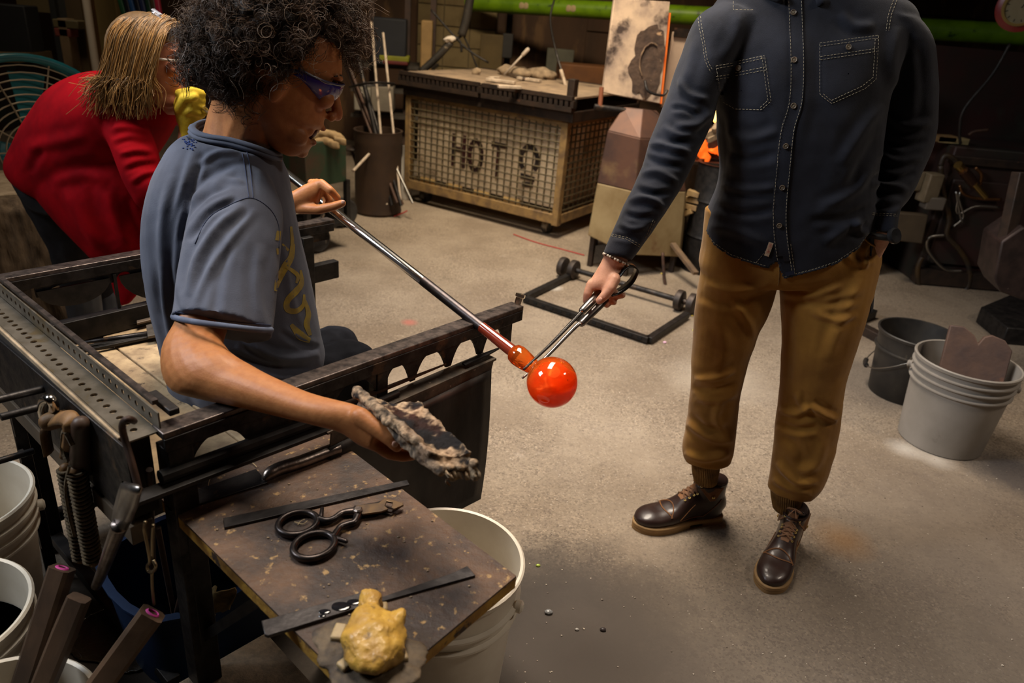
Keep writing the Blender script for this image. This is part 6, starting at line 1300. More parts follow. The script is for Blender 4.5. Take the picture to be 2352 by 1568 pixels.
m = MB(); m.tube([dc-dn*.012+ex_*(.062*math.cos(t))+ey_*(.10+.012*mnoise.noise(Vector((math.cos(t)*3, math.sin(t)*3, 0))))*math.sin(t) for t in np.linspace(2.2, 5.2, 20)], [.004+.012*abs(mnoise.noise(Vector((t*4, 1, 2)))) for t in range(20)], 6); build('port_ring', m, pm('scaly_ring', (.10, .06, .04), (.30, .19, .11), 30, .8), fd)
m = MB(); m.tube(spline([dc-ex_*.02+ey_*.11-dn*.03, dc+ex_*.0+ey_*.17-dn*.06, dc+ex_*.09+ey_*.19-dn*.06, dc+ex_*.12+ey_*.16-dn*.05], 5), .008, 8); build('latch', m, M_steel, fd, smooth=180)
fd2 = thing('furnace_door', aty(1550, 200, 4.75), 'narrow pale furnace door standing just behind the stained one', 'furnace door')
dq = [aty(1548, 72, 4.86), aty(1612, 78, 4.95), aty(1588, 255, 4.88), aty(1518, 246, 4.80)]; m = MB(); m.prism(dq, dn*.03); build('panel', m, pm('pale_firebrick', (.60, .45, .34), (.48, .36, .27), 6, .8), fd2, bevel=.003)
m = MB(); m.prism([p-ey_*.02 for p in (dq[0], dq[1])]+[dq[1]+ey_*.03, dq[0]+ey_*.03], -dn*.01); build('top_strip', m, M_tabst, fd2)
M_fire = pm('fire', (.9, .2, .02), (.5, .06, .005), 14, .8, emit=(1., .13, .01), estr=1.1)
M_glowe = pm('firelit_edge', (.8, .2, .03), rough=.6, emit=(1., .14, .015), estr=.4)
m = MB(); m.bar(dp[1]+(dp[2]-dp[1])*.10+ex_*.012+dn*.02, dp[2]+ex_*.012+dn*.02, .010, .010); build('firelit_strip', m, M_glowe, fd)  # door edge lit from behind, its firelight made as a glowing strip
stn = thing('furnace_stand', aty(1450, 590, 4.75)*V3(1, 1, 0), 'rust-streaked bell-shaped steel stand under the furnace doors', 'furnace stand')
M_stand = pm('rust_streaked_sheet', (.13, .062, .040), (.075, .042, .034), 5, .55, .3, bump=.15, c3=(.26, .17, .08), s3=3, t3=.56, w3=.2)
M_stand2 = pm('pale_lower_sheet', (.36, .27, .14), (.24, .165, .075), 4, .55, .2, c3=(.17, .08, .035), s3=5, t3=.58, w3=.15)
def ring5(y, pts, Yf, Yb): return [aty(px, y+dy, Yv) for px, dy, Yv in pts]
R_ = [[(1432, 246, 4.62), (1478, 250, 4.58), (1508, 254, 4.7), (1500, 252, 4.85), (1440, 246, 4.85)], [(1396, 300, 4.55), (1470, 318, 4.44), (1560, 320, 4.60), (1560, 305, 5.0), (1400, 295, 5.0)], [(1372, 420, 4.55), (1458, 440, 4.42), (1575, 440, 4.6), (1575, 425, 5.05), (1380, 410, 5.05)], [(1350, 540, 4.55), (1440, 585, 4.40), (1560, 590, 4.58), (1580, 560, 5.1), (1360, 520, 5.1)]]
for k, (a, b, mt, nm) in enumerate(((0, 1, M_stand, 'collar'), (1, 2, M_stand, 'upper_skirt'), (2, 3, M_stand2, 'lower_skirt'))):
    m = MB(); A_ = [aty(*q) for q in R_[a]]; B__ = [aty(*q) for q in R_[b]]; m.add(A_+B__, [(i, (i+1) % 5, 5+(i+1) % 5, 5+i) for i in range(5)]+[(4, 3, 2, 1, 0), (5, 6, 7, 8, 9)]); build(nm, m, mt, stn, smooth=0, bevel=.006)
bz_ = [aty(*q) for q in R_[3]]
for p in (bz_[0], bz_[2], bz_[3], bz_[4], bz_[1]): m = MB(); p = p+(np.mean(bz_, 0)-p)*.12; m.bar(V3(p[0], p[1], 0), V3(p[0], p[1], max(p[2], .05)), .03, .03, cu); build('foot', m, M_tabst, stn)
m = MB(); m.tube([aty(1365, 245, 4.6), aty(1440, 255, 4.62)], .018, 10); build('side_pipe', m, M_steel, stn, smooth=60); m = MB(); m.tube([aty(1382, 200, 4.62), aty(1378, 248, 4.6)], .014, 8); build('hinge_pin', m, pm('rust_red', (.22, .07, .03), rough=.7), stn, smooth=60)
# furnace body behind the standing person
fb = thing('furnace', aty(1720, 480, 5.2)*V3(1, 1, 0), 'dark furnace with glowing coals behind the standing person', 'furnace')
fx = aty(1615, 400, 5.0)
m = MB(); m.box((fx[0]+.62, 5.35, .44), 1.3, .9, .86); build('body', m, M_tabst, fb, bevel=.01)
m = MB(); m.box((fx[0]+.62, 5.45, 1.08), 1.3, .7, .36); build('hood', m, M_tabst, fb, bevel=.01)
cl_ = MB(); cpos = aty(1636, 352, 4.86)
for _ in range(34): cl_.sph(cpos+V3(RS.uniform(-.12, .5), RS.uniform(-.02, .08), RS.uniform(-.03, .05)), RS.uniform(.02, .045), 7, 5)
build('coals', remesh(cl_, .012, 1, lambda co, no: .012*nz3(co, 30, 1)), M_fire, fb, smooth=0, fix=False, kind='stuff')
m = MB(); m.prism([cpos+V3(-.16, -.06, -.07), cpos+V3(.55, -.06, -.07), cpos+V3(.55, .12, -.07), cpos+V3(-.16, .12, -.07)], BZ*.02); build('grate', m, M_tabst, fb)
m = MB(); fz = aty(1641, 262, 4.9); m.tube(spline([fz-BZ*.04, fz-BZ*.02+V3(.012, 0, 0), fz+BZ*.02, fz+BZ*.07], 4), [.03, .034, .036, .036, .034, .03, .026, .022, .018, .013, .009, .005, .002], 10); build('flame', m, pm('flame', (1, .6, .2), rough=.9, emit=(1., .42, .08), estr=6.), fb, smooth=180)
for i, (a, b) in enumerate((((1612, 315), (1668, 285)), ((1625, 322), (1672, 300)), ((1640, 300), (1664, 262)))):
    m = MB(); m.bar(aty(*a, 4.78), aty(*b, 4.84), .03, .03); build('kindling_stick', m, pm('pale_kindling', (.42, .31, .2), (.3, .21, .13), 20, .8), None, label=('lowest', 'middle', 'steepest')[i]+' pale stick lying by the furnace coals', cat='stick', group='sticks by the coals')
dr = thing('ash_drum', aty(1630, 500, 4.7)*V3(1, 1, 0), 'dark steel drum standing below the glowing coals', 'drum')
dpx = aty(1632, 480, 4.72); hd = aty(1632, 372, 4.72)[2]; m = MB(); m.lathe([(.16, 0), (.165, .01), (.165, hd*.33), (.172, hd*.34), (.165, hd*.36), (.165, hd*.66), (.172, hd*.67), (.165, hd*.69), (.165, hd-.01), (.172, hd), (.15, hd), (.15, hd-.05), (0, hd-.05)], V3(dpx[0]+.04, dpx[1], 0), BZ, 32); build('shell', m, M_black, dr, smooth=30)
for i, (a, b) in enumerate((((1575, 455), (1608, 462)), ((1570, 470), (1602, 478)), ((1570, 492), (1590, 484)), ((1580, 440), (1606, 448)))):
    m = MB(); m.bar(aty(*a, 4.72-.01*i), aty(*b, 4.66), .05, .03); build('firewood', m, pm('split_wood', (.40, .27, .12), (.24, .15, .07), 16, .8), None, label=('thickest', 'second', 'lowest', 'topmost')[i]+' split log end stacked by the ash drum', cat='firewood', group='split wood by the drum')
m = MB(); m.bar(aty(1545, 560, 4.55), aty(1598, 628, 4.3), .035, .02); build('steel_brace', m, pm('tan_bar', (.16, .10, .055), (.09, .06, .04), 14, .7), None, label='slanting tan bar leaning between stand and trousers', cat='bar')
m = MB(); m.tube(spline([aty(1522, 580, 4.4), aty(1526, 640, 4.35), aty(1535, 680, 4.3), aty(1545, 682, 4.25)], 5), .010, 8); build('bent_rod', m, M_rust, None, smooth=180, label='bent rusty rod standing before the furnace stand', cat='rod')
fl_ = bpy.data.lights.new('furnace_glow', 'POINT'); fl_.energy = 1.3; fl_.color = (1, .33, .08); fl_.shadow_soft_size = .08; fo = bpy.data.objects.new('furnace_glow', fl_); COL.objects.link(fo); fo.location = aty(1600, 240, 5.05)
# ================================================================ floor dolly
DA, DB, DC, DD = (atz(1203, 684, .025), atz(1490, 780, .025), atz(1578, 722, .025), atz(1318, 628, .025))
dl = thing('floor_dolly', (DA+DC)/2*V3(1, 1, 0), 'low black steel dolly frame with iron wheels on the floor', 'dolly')
for a, b in ((DA, DB), (DB, DC), (DD, DA)): m = MB(); m.bar(a, b, .035, .03); build('frame_bar', m, M_black, dl, bevel=.002)
hs = MB(); hs.frame((0, 0, 0), nrm(DB-DA)*.010, V3(0, 0, .006), np.cross(nrm(DB-DA), BZ)*.002); hsm = mesh_of(hs, 'slot'); hsm.materials.append(pm('slot_black', (.003, .003, .003), rough=.9))
for i in range(14): p = DA+(DB-DA)*(i+.7)/14.5; inst(hsm, p+nrm(np.cross(nrm(DB-DA), BZ))*.0185*(1 if np.cross(nrm(DB-DA), BZ)[1] < 0 else -1), dl, 'slot')
ax0, ax1 = atz(1308, 616, .06), atz(1578, 694, .06); da = nrm(ax1-ax0); m = MB(); m.tube([ax0, ax1], .016, 10); build('axle', m, M_steel, dl, smooth=60)
for p in (ax0, ax1):
    for k in (-.045, .03):
        m = MB(); m.lathe([(.02, -.022), (.045, -.022), (.058, -.016), (.060, 0), (.058, .016), (.045, .022), (.02, .022)], p+da*k, da, 24); build('wheel', m, pm('iron_wheel', (.06, .045, .038), (.03, .025, .022), 20, .5, .5), dl, smooth=30)
# ================================================================ drum with rods
dg = V3(*atz(868, 486, 0)); dh = .60
drm = thing('rod_drum', dg, 'rust-brown steel drum holding upright rods beside the cage', 'drum')
m = MB(); m.lathe([(.165, 0), (.175, .02), (.168, .06), (.168, dh-.10), (.176, dh-.06), (.170, dh-.02), (.176, dh), (.16, dh), (.155, .05), (0, .05)], dg, BZ, 40); build('shell', m, pm('brown_rust', (.050, .028, .016), (.030, .018, .013), 5, .6, .3, bump=.15, c3=(.20, .10, .025), s3=5.5, t3=.63, w3=.1), drm, smooth=35)
m = MB(); m.lathe([(0, 0), (.06, 0), (.065, .008), (.06, .02), (0, .02)], aty(808, 344, dg[1]-.02), BZ, 20); build('side_plate', m, M_tabst, drm, smooth=30); m = MB(); m.tube([aty(806, 344, dg[1]-.02), aty(815, 365, dg[1]), aty(826, 400, dg[1])], .012, 8); build('plate_arm', m, M_tabst, drm)
RD = [((806, 60), (868, 330), .016, M_steel), ((780, 95), (872, 335), .014, M_rust), ((800, 150), (888, 338), .009, M_wire), ((853, 50), (876, 325), .009, M_pale), ((880, 75), (906, 325), .009, M_pale), ((790, 140), (862, 332), .012, M_rust), ((815, 120), (880, 335), .012, M_steel), ((898, 300), (868, 332), .01, M_pale)]
for i, (a, b, r, mt) in enumerate(RD):
    m = MB(); pa_, pb = aty(*a, dg[1]+.25), aty(*b, dg[1]); dr_ = nrm(pa_-pb); m.tube([pb-dr_*.45, pa_], r, 8); build('upright_rod', m, mt, None, smooth=60, label=('thick dark rod leaning left in the drum', 'long rusty rod leaning farthest left from the drum', 'thin bright wire rod in the drum', 'pale straight rod standing in the drum', 'pale rod nearest the cage in the drum', 'rusty rod hidden among the drum rods', 'dark steel rod in the middle of the drum', 'short pale stub leaning right in the drum')[i], cat='rod', group='rods in the drum')
m = MB(); m.tube(spline([aty(805, 200, dg[1]+.1), aty(850, 190, dg[1]), aty(900, 192, dg[1]+.1), aty(895, 196, dg[1]+.3), aty(830, 196, dg[1]+.3)], 6, True), .014, 8, closed=True, flat=.6); build('rod_hoop', m, M_steel, None, label='flat steel hoop gathering the rods above the drum', cat='hoop')
m = MB(); p = V3(*atz(930, 456, 0)); m.lathe([(0, 0), (.05, 0), (.055, .01), (.05, .22), (.038, .30), (.026, .36), (.026, .42), (0, .42)], p, BZ, 20); build('pale_bottle', m, pm('frosted_bottle', (.40, .37, .33), rough=.3), None, smooth=40, label='pale plastic bottle between the rust drum and the cage', cat='bottle')
# ================================================================ cart with the green box and gloves
ct = thing('welding_cart', aty(740, 560, 4.3)*V3(1, 1, 0), 'black cart on rubber wheels carrying a green steel box', 'cart')
CY = 4.45
gp4 = [aty(640, 300, CY), aty(700, 345, CY-.25), aty(795, 320, CY+.05), aty(735, 285, CY+.3)]
m = MB(); top = np.mean([p[2] for p in gp4]); base = [V3(p[0], p[1], top-.26) for p in gp4]; m.prism(base, BZ*.26); build('green_box', m, pm('green_steel', (.022, .045, .022), (.06, .035, .02), 4, .6, .2, t1=.45, t2=.6), ct, bevel=.006)
for p in base: m = MB(); m.bar(V3(p[0], p[1], .14), V3(p[0], p[1], top-.25), .03, .03, cu); build('post', m, M_black, ct)
m = MB(); m.prism([V3(p[0], p[1], .16) for p in gp4], BZ*.02); build('deck', m, M_black, ct)
m = MB(); a, b = aty(640, 545, 3.9), aty(742, 505, 4.0); m.prism([a, b, aty(748, 560, 4.0), aty(690, 578, 3.95)], V3(.0, .03, 0)); build('kick_plate', m, M_black, ct); m = MB(); m.tube([aty(640, 530, 3.92), aty(738, 502, 4.0), aty(742, 490, 4.0)], .012, 8); build('tow_bar', m, M_toolb, ct)
def wheel(c, axis, R, parent):
    m = MB(); m.lathe([(R*.55, -.03), (R*.85, -.036), (R*.97, -.028), (R, 0), (R*.97, .028), (R*.85, .036), (R*.55, .03)], c, axis, 32); w_ = build('wheel', m, M_blackp if False else pm('tyre', (.018, .016, .016), (.03, .027, .025), 20, .7), parent, smooth=40)
    m = MB(); m.lathe([(0, -.02), (R*.2, -.03), (R*.5, -.012), (R*.58, -.03), (R*.58, .03), (R*.5, .012), (R*.2, .03), (0, .02)], c, axis, 24); build('wheel_rim', m, M_tabst, w_, smooth=30)
g1 = atz(728, 578, 0); wheel(V3(g1[0], g1[1], .085), nrm(V3(.8, -.6, 0)), .085, ct); g2 = atz(790, 520, 0); wheel(V3(g2[0], g2[1], .10), nrm(V3(.8, -.6, 0)), .10, ct)
M_gl2 = pm('tan_work_glove', (.36, .24, .11), (.24, .155, .07), 16, .85)
for i, (pts, la) in enumerate((([(700, 322), (735, 306), (768, 312), (786, 322)], 'upper tan work glove lying on the green box'), ([(716, 332), (745, 322), (770, 330)], 'lower tan work glove lying on the green box'))):
    gr_ = thing('work_glove', aty(*pts[1], CY-.1), la, 'glove', 'gloves on the green box'); m = MB(); m.tube(spline([aty(x, y, CY-.12+.03*k) for k, (x, y) in enumerate(pts)], 4), .028, 10); 
    for k in range(3): m.cap(aty(pts[-1][0]-14, pts[-1][1]-3+3*k, CY-.10), aty(pts[-1][0]+6, pts[-1][1]+4*k, CY-.12), .013, .012)
    build('hand', remesh(m, .007, 2, lambda co, no: .004*nz3(co, 40, 1)), M_gl2, gr_, smooth=180, fix=False); m = MB(); m.tube(spline([aty(pts[0][0]+8*math.cos(t), pts[0][1]+12*math.sin(t), CY-.12) for t in np.linspace(0, 6.28, 10)[:-1]], 3, True), .006, 6, closed=True); build('cuff', m, M_gl2, gr_)
# ================================================================ rack behind the rods
rk = thing('storage_rack', aty(900, 200, 7.2)*V3(1, 1, 0), 'dark steel storage rack beside the cream block wall', 'rack')
for x in (936, 855, 994): m = MB(); p = aty(x, 90, 7.2); m.bar(V3(p[0], p[1], 0), V3(p[0], p[1], 2.4), .05, .05); build('post', m, pm('rust_post', (.06, .032, .022), (.035, .022, .018), 10, .6), rk)
for y in (150, 205, 262): m = MB(); a, b = aty(820, y-6, 7.25), aty(1000, y+4, 7.25); m.bar(a, b, .5, .03); build('shelf', m, pm('rack_shelf', (.05, .04, .03), (.03, .025, .02), 10, .7), rk)
for x, y, w_, h_, c, la in ((895, 95, .30, .38, (.012, .013, .018), 'dark blue-black case on the rack top shelf'), (907, 133, .26, .05, (.22, .22, .01), 'flat yellow-green box on the dark rack'), (910, 142, .22, .04, (.12, .015, .012), 'flat red box under the yellow-green one'), (980, 110, .10, .45, (.26, .16, .06), 'upright pale wooden board leaning at the rack'), (880, 225, .2, .22, (.20, .17, .13), 'grey carton on the lower rack shelf'), (835, 225, .15, .2, (.28, .25, .2), 'pale jar-like box on the lower rack shelf')):
    p = aty(x, y, 7.0); m = MB(); m.box(p, w_, .2, h_, .1); build('stored_box', m, pm('box_%d_%d' % (x, y), c, tuple(q*.7 for q in c), 6, .7), None, bevel=.012, label=la, cat='box')
# ================================================================ things before the brown wall
for x, y, w_, h_, c, la in ((1128, 132, .22, .42, (.10, .065, .02), 'ochre metal box fixed by the block wall'), (1166, 105, .10, .22, (.025, .022, .02), 'dark electrical box on the brown wall'), (1285, 145, .26, .26, (.09, .085, .06), 'grey-green box at the back of the brown wall')):
    p = aty(x, y, 7.7); m = MB(); m.box(p, w_, .12, h_); build('wall_box', m, pm('wb%d' % x, c, tuple(q*.7 for q in c), 5, .7), None, bevel=.008, label=la, cat='box')
m = MB(); cpx = aty(1167, 100, 7.9); m.tube([V3(cpx[0], cpx[1], 0), V3(cpx[0], cpx[1], 2.6)], .03, 8); build('conduit', m, M_black, None, label='vertical dark conduit on the brown wall', cat='conduit')
for i in range(13):                       # wall boards
    x0 = -4.9+i*.0; 
bw_ = 1.25
for r in range(7):
    for c in range(3):
        m = MB(); m.box((-.1+2.05*c+1.6, 8.18, .25+.42*r), 2.04, .03, .41); build('plank', m, M_wall, wb, bevel=.006)
M_orange = pm('orange_box', (.16, .06, .015), (.09, .035, .012), 4, .7)
m = MB(); wcp = aty(1345, 148, 7.3); m.box((wcp[0], wcp[1], wcp[2]/2), .5, .3, wcp[2], .1); build('wooden_chest', m, M_orange, None, bevel=.01, label='orange-brown wooden chest behind the steel table', cat='chest')
# ================================================================ left background
stp = V3(*aty(40, 600, 3.15))*V3(1, 1, 0); M_bark = pm('bark', (.16, .105, .06), (.06, .038, .022), 22, .9, stretch=(1, 1, .22), bump=1., bscale=40)
sm_ = MB(); sm_.lathe([(.30, 0), (.31, .1), (.29, .3), (.285, .55), (.25, .6), (0, .6)], stp, BZ, 40); log = thing('tree_stump', stp, 'rough bark tree stump standing under the fan', 'stump'); build('bark', remesh(sm_, .012, 1, lambda co, no: .016*nz3(co*V3(1, 1, .2), 26, 2)+.008*nz3(co*V3(1, 1, .3), 60, 5)), M_bark, log, smooth=60, fix=False)
m = MB(); m.lathe([(0, 0), (.24, 0), (.24, .012), (0, .012)], stp+BZ*.60, BZ, 32); build('cut_face', m, M_wood, log)
M_teal = pm('teal_enamel', (.018, .20, .25), (.014, .14, .17), 8, .35)
fn = thing('floor_fan', aty(80, 520, 3.55)*V3(1, 1, 0), 'round teal floor fan with a wire guard behind the red cardigan', 'fan')
fc = aty(82, 345, 3.55); fa = nrm(V3(.72, -.68, .08)); f1_ = nrm(np.cross(fa, BZ)); f2_ = np.cross(f1_, fa); FR = .42
def circ(R, off=0., n=56): return [fc+fa*off+f1_*R*math.cos(t)+f2_*R*math.sin(t) for t in np.linspace(0, 6.283, n+1)[:-1]]
m = MB(); m.tube(circ(FR), .019, 10, closed=True); build('outer_ring', m, M_teal, fn, smooth=180)
m = MB(); m.tube(circ(FR, -.16), .014, 8, closed=True); build('rear_ring', m, M_teal, fn, smooth=180)
M_guard = pm('guard_wire', (.45, .38, .27), rough=.4, metal=.3)
for k in range(1, 13): m = MB(); m.tube(circ(FR*(k/13.), .05*math.cos(k/13*1.5), 40), .0035, 5, closed=True); build('guard_ring', m, M_guard, fn, smooth=180)
for k in range(10):
    t = 6.283*k/10; m = MB(); d = f1_*math.cos(t)+f2_*math.sin(t); m.tube([fc+fa*.05+d*.03, fc+fa*.04+d*FR*.6, fc+d*FR], .004, 5); build('guard_spoke', m, M_guard, fn)
m = MB(); m.lathe([(0, -.14), (.07, -.13), (.085, -.05), (.06, .0), (0, .02)], fc, fa, 24); build('motor', m, M_teal, fn, smooth=40)
for k in range(4):
    t = 6.283*k/4; d = f1_*math.cos(t)+f2_*math.sin(t); e = np.cross(fa, d); m = MB(); m.prism([fc-fa*.02+d*.07-e*.03, fc-fa*.04+d*.34-e*.11, fc+fa*.0+d*.36+e*.05, fc-fa*.0+d*.08+e*.03], fa*.006); build('blade', m, M_teal, fn)
for sd in (1, -1): m = MB(); m.tube(spline([fc+f1_*FR*sd, fc+f1_*FR*sd*.95-BZ*.3-fa*.05, V3(*(fc+f1_*FR*sd*.7-fa*.1))*V3(1, 1, 0)+BZ*.018], 5), .017, 8); build('stand_leg', m, M_teal, fn, smooth=180)
m = MB(); pa_, pb = fc+f1_*FR*.9-fa*.3, fc-f1_*FR*.9-fa*.3; m.tube([V3(pa_[0], pa_[1], .02), V3(pb[0], pb[1], .02)], .017, 8); build('base_bar', m, M_teal, fn)
LB = [(176, 14, 5.0, .10, (.06, .035, .012), 'wide brown timber post at the upper left'), (205, 5, 4.8, .05, (.11, .055, .012), 'reddish timber post beside the white pipe'), (243, 5, 5.05, .17, (.13, .085, .022), 'tan plank leaning beside the white pipe'), (268, 5, 5.1, .12, (.15, .09, .03), 'brown plank next to the coloured tubes'), (150, 5, 5.2, .05, (.02, .018, .016), 'black upright bar at the upper left'), (128, 5, 5.25, .04, (.012, .012, .012), 'thin black upright frame near the pale panel')]
for x, y, Yv, w_, c, la in LB: p = aty(x+8, 80, Yv); m = MB(); m.box((p[0], p[1], 1.25), w_, .06, 2.5); build('timber_post', m, pm('tp%d' % x, c, tuple(q*.65 for q in c), 8, .8, stretch=(1, 1, .2)), None, bevel=.004, label=la, cat='post')
m = MB(); a = aty(198, 0, 4.7); m.tube([V3(a[0], a[1], .0), V3(a[0], a[1], 2.6)], .022, 12); build('white_pipe', m, pm('white_paint_pipe', (.42, .36, .29), rough=.5), None, smooth=60, label='slim white vertical pipe at the upper left', cat='pipe')
p = aty(98, 45, 5.6); m = MB(); m.box((p[0], p[1], 1.5), .32, .03, .65); build('hanging_board', m, pm('pale_panel', (.105, .075, .03), (.085, .06, .025), 4, .8), None, bevel=.004, label='dull tan panel hanging in the upper left gloom', cat='board')
m = MB(); a, b = aty(-60, 126, 4.9), aty(82, 130, 4.9); m.bar(a, b, .35, .05); build('wall_shelf', m, pm('dull_shelf', (.09, .055, .02), rough=.8), None, label='narrow wooden shelf at the far left', cat='shelf')
for x, y, w_, h_, c, la in ((20, 80, .35, .36, (.006, .006, .007), 'black box standing on the far left shelf'), (158, 74, .10, .05, (.16, .03, .02), 'small red clamp between the timber posts'), (165, 55, .16, .05, (.10, .075, .03), 'tan ledge block between the timber posts'), (165, 105, .06, .32, (.14, .09, .045), 'pale narrow board between the timber posts')):
    p = aty(x, y, 4.95); m = MB(); m.box(p, w_, .14, h_); build('stored_item', m, pm('si%d_%d' % (x, y), c, tuple(q*.7 for q in c), 8, .7), None, bevel=.006, label=la, cat='box' if h_ > .3 else 'block')
TB = [(268, 308, (.012, .05, .022), 'green'), (282, 318, (.008, .008, .012), 'black'), (292, 330, (.012, .045, .13), 'blue'), (306, 340, (.008, .009, .014), 'slim black'), (318, 352, (.015, .02, .06), 'navy'), (333, 362, (.01, .03, .018), 'dark green'), (345, 372, (.05, .035, .02), 'brown'), (356, 380, (.32, .02, .05), 'pink-red')]
for i, (x0, x1, c, nm) in enumerate(TB):
    a, b = aty(x0, -30, 4.6), aty(x1, 112, 4.55); m = MB(); m.tube([a, b, b+(b-a)*1.3], .017, 10); build('colour_rod', m, pm('cr%d' % i, c, tuple(q*.6 for q in c), 10, .3), None, smooth=60, label=nm+' glass colour rod in the leaning rack at the upper left', cat='glass rod', group='leaning colour rods')
# ================================================================ right background: gas gear
M_panel = pm('dark_red_panel', (.040, .012, .010), (.018, .016, .012), 2.5, .6, c3=(.03, .045, .03), s3=2, t3=.55, w3=.15)
ZC = aty(2170, 322, 4.95)[2]-.018
eq = thing('gas_cabinet', V3(3.65, 5.1, 0), 'long dark red workbench cabinet behind the hoses on the right', 'cabinet')
m = MB(); m.box((3.68, 5.2, ZC/2), 2.0, .7, ZC); build('body', m, M_panel, eq, bevel=.01)
zb_ = aty(2250, 112, 5.5)[2]; m = MB(); m.box((3.68, 5.5, (ZC+zb_)/2), 2.0, .06, zb_-ZC); build('back_panel', m, M_panel, eq)
m = MB(); m.box((3.66, 4.84, ZC-.08), 2.0, .04, .05); build('front_rail', m, M_tabst, eq, bevel=.004); m = MB(); m.box((3.66, 4.82, .06), 2.0, .08, .10); build('kick_rail', m, M_tabst, eq)
for dx in (-.66, 0, .66): m = MB(); m.box((3.68+dx, 4.84, ZC*.47), .60, .03, ZC*.62); build('door', m, M_panel, eq, bevel=.008)
ga_ = thing('gauge', aty(2340, 25, 4.6), 'red round gauge with a cream dial at the upper right corner', 'gauge')
gpz = aty(2346, 18, 4.6); gn = nrm(CAM-gpz); m = MB(); m.lathe([(0, -.06), (.12, -.05), (.125, .0), (.10, .012), (0, .012)], gpz, gn, 32); build('case', m, pm('red_enamel', (.16, .008, .008), rough=.35), ga_, smooth=40)
m = MB(); m.lathe([(.080, .012), (.094, .012), (.094, .03), (.080, .03)], gpz, gn, 32, closed=True); build('brass_rim', m, M_brass, ga_, smooth=40); m = MB(); m.lathe([(0, .014), (.081, .014)], gpz, gn, 32); dial = build('dial', m, pm('cream_dial', (.36, .30, .18), rough=.4), ga_)
gu = nrm(_up-gn*np.dot(_up, gn)); gr2 = np.cross(gu, gn); m = MB()
for k in range(12): t = 6.283*k/12; d = gu*math.cos(t)+gr2*math.sin(t); m.bar(gpz+gn*.016+d*.060, gpz+gn*.016+d*.074, .004, .002, gn)
m.bar(gpz+gn*.017, gpz+gn*.017+(gu*.6+gr2*.6)*.07, .005, .002, gn); build('dial_marks', m, M_black, dial, kind='stuff')
def box_at(x, y, Yv, w_, d_, h_, mt, name, la, cat, rz=0.): p = aty(x, y, Yv); m = MB(); m.box(p, w_, d_, h_, rz); return build(name, m, mt, None, bevel=.008, label=la, cat=cat)
M_cream = pm('dull_cream', (.17, .13, .08), (.11, .085, .05), 10, .6)
box_at(2135, 430, 4.77, .10, .09, .18, M_cream, 'cream_canister', 'cream upright canister beside the hoses', 'canister', .2); box_at(2106, 415, 4.79, .055, .06, .12, M_cream, 'cream_cartridge', 'small cream cartridge left of the canister', 'canister', .1); box_at(2142, 465, 4.77, .12, .09, .08, pm('grey_valve', (.12, .10, .08), rough=.5), 'valve_block', 'grey valve block under the cream canister', 'valve')
p4 = [aty(2052, 488, 4.74), aty(2132, 494, 4.74), aty(2118, 560, 4.74), aty(2050, 552, 4.74)]; m = MB(); m.prism(p4, V3(.02, .06, 0)); build('flat_case', m, pm('brown_case', (.085, .06, .035), (.06, .042, .026), 5, .6), None, bevel=.006, label='flat brown case behind the pocketed hand', cat='case')
for a, b, c, la in (((2150, 318), (2218, 324), (.36, .27, .12), 'bright wooden offcut on the dark cabinet'), ((2100, 314), (2190, 318), (.25, .15, .06), 'orange wooden offcut beside the bright one')):
    m = MB(); m.bar(aty(*a, 4.95), aty(*b, 4.95), .08, .035); build('wooden_offcut', m, pm('sl%d' % a[0], c, tuple(q*.7 for q in c), 12, .7), None, label=la, cat='offcut')
HS_ = [([(2160, 380), (2166, 440), (2180, 500), (2175, 540), (2200, 570), (2224, 610), (2222, 660), (2180, 690), (2140, 688), (2112, 660), (2108, 615), (2118, 590)], .014, pm('black_hose', (.014, .012, .011), (.06, .032, .01), 6, .5), 'black and orange hose looping down to the floor'),
       ([(2160, 380), (2170, 358), (2190, 365), (2204, 385)], .014, MATS['black_hose'], 'short black hose bending into the brass valve'), ([(2206, 440), (2196, 480), (2206, 490), (2240, 474), (2296, 476)], .006, M_wire, 'bright white wire bent beside the hoses'),
       ([(2204, 425), (2214, 445), (2250, 456), (2300, 458)], .008, pm('copper_pipe', (.25, .12, .05), rough=.35, metal=.9), 'thin copper pipe running right from the hoses'), ([(2170, 540), (2135, 545), (2130, 570), (2150, 600), (2175, 620), (2210, 622)], .009, M_wire, 'grey cable curling inside the black hose loop'),
       ([(2240, 385), (2254, 400), (2250, 425), (2240, 430)], .009, MATS['copper_pipe'], 'small copper elbow above the brass valve'), ([(2320, 100), (2280, 170), (2215, 250), (2204, 300), (2206, 330)], .008, M_black, 'thin dark cable hanging from the green pipe'), ([(2210, 510), (2205, 495), (2196, 440), (2206, 470), (2212, 500), (2190, 520)], .006, M_wire, 'thin bright cable hooked under the white wire'),
       ([(2225, 310), (2238, 302), (2270, 298)], .008, M_rust, 'rusty bent rod on the right-hand bench')]
for pts, r, mt, la in HS_: m = MB(); m.tube(spline([aty(x, y, 4.79) for x, y in pts], 5), r*1.2, 8); build('hose' if 'hose' in la else 'cable', m, mt, None, smooth=180, label=la, cat='hose' if 'hose' in la else 'cable')
vl = thing('brass_valve', aty(2225, 410, 4.7), 'brass valve pipe running diagonally above the hoses', 'valve')
for a, b, r, mt in (((2200, 378), (2214, 394), .022, M_brass), ((2212, 392), (2240, 425), .026, pm('dark_copper', (.09, .045, .03), rough=.4, metal=.8)), ((2238, 422), (2264, 452), .016, M_brass)): m = MB(); m.tube([aty(*a, 4.70), aty(*b, 4.72)], r*1.2, 12); build('segment', m, mt, vl, smooth=60)
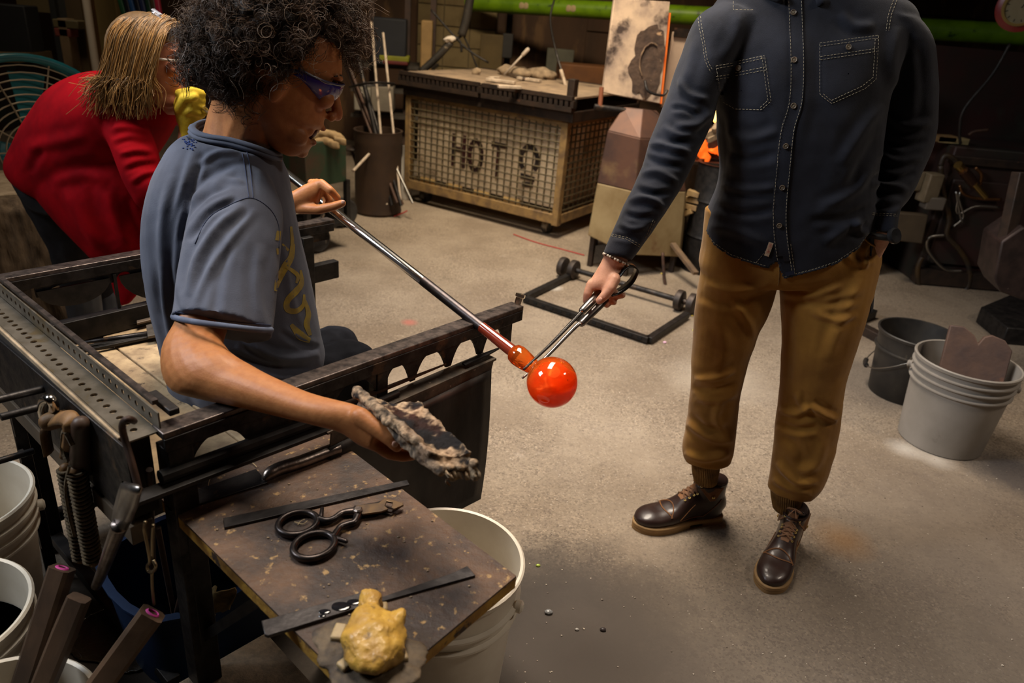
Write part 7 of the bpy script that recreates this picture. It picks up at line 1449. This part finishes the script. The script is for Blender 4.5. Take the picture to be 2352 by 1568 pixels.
m = MB(); ptsh = [aty(2300, 555, 3.4), aty(2352, 520, 3.4), aty(2400, 560, 3.4), aty(2400, 700, 3.38), aty(2352, 690, 3.38), aty(2300, 672, 3.38), aty(2284, 640, 3.38)]; m.prism(ptsh, V3(.05, .25, 0)); build('sheet_hood', m, pm('speckled_hood', (.055, .035, .03), (.03, .02, .018), 16, .5, .4, c3=(.2, .15, .12), s3=40, t3=.7), None, bevel=.01, label='dark speckled steel hood at the right edge', cat='hood')
m = MB(); a, b = aty(2345, 395, 3.5), aty(2310, 555, 3.45); m.bar(a, b, .06, .05); build('steel_post', m, M_tabst, None, bevel=.004, label='slanting dark post above the speckled hood', cat='post')
m = MB(); m.prism([atz(2240, 740, 0), atz(2330, 700, 0), atz(2420, 740, 0), atz(2420, 800, 0), atz(2300, 790, 0)], BZ*.10); build('steel_plate', m, M_black, None, bevel=.006, label='low black steel base behind the grey bucket', cat='steel base')
m = MB(); m.bar(atz(1968, 748, .025), atz(2030, 780, .025), .055, .05); build('square_tube', m, M_tabst, None, bevel=.003, label='short dark square steel tube lying on the floor', cat='steel tube')
m = MB(); m.bar(atz(1975, 730, .03), atz(2004, 718, .03), .05, .05); build('steel_offcut', m, M_black, None, bevel=.003, label='small black steel offcut behind the square tube', cat='offcut')
# ================================================================ floor litter
CH = [(1260, 1405, .012, (.22, .22, .22), 'clear glass chunk on the dirty floor by the cream bucket'), (1527, 786, .010, (.75, .45, .6), 'pink chip on the floor beside the dolly corner'), (1595, 758, .010, (.75, .70, .03), 'yellow chip on the floor near the brown trousers'), (1590, 725, .007, (.7, .5, .05), 'small orange chip by the dolly wheel'), (1236, 1298, .007, (.35, .45, .06), 'small green chip beside the cream bucket'), (2026, 802, .018, (.7, .66, .6), 'white lump at the end of the square tube'), (1385, 1445, .009, (.05, .04, .04), 'dark cinder on the floor below the bucket'), (1520, 628, .009, (.6, .45, .05), 'yellow chip under the furnace stand'), (1325, 1445, .006, (.35, .33, .3), 'white glass crumb near the dark cinder')]
for x, y, r, c, la in CH: m = MB(); p = atz(x, y, r*.4); m.ell(p, V3(r, r*.2, 0), V3(-r*.2, r*.7, 0), BZ*r*.6, 7, 5); build('glass_chip', m, pm('ch%d_%d' % (x, y), c, rough=.25), None, smooth=0, label=la, cat='chip', group='chips on the floor')
m = MB(); rs = np.random.RandomState(31)
for _ in range(900):
    p = V3(rs.uniform(-.2, 2.0), rs.uniform(1.2, 3.3), 0); r = rs.uniform(.0010, .0032)*(1.3 if rs.rand() < .1 else 1); p[2] = r*.3; m.ell(p, V3(r, 0, 0), V3(0, r*.8, 0), BZ*r*.6, 5, 3)
build('floor_grit', m, pm('grit', (.12, .09, .07), (.6, .52, .42), 150, .5, t1=.45, t2=.55), None, smooth=0, kind='stuff', label='fine grit and glass crumbs strewn over the concrete floor', cat='grit')
for pts, la in (([(1180, 538), (1230, 556), (1290, 572), (1342, 586)], 'thin red string on the floor before the wire cage'), ([(905, 497), (925, 489), (935, 484)], 'short red strip on the floor by the rust drum')): m = MB(); m.tube(spline([atz(x, y, .004) for x, y in pts], 5), .005, 5); build('red_string', m, pm('red_string', (.30, .03, .025), rough=.8), None, label=la, cat='string')
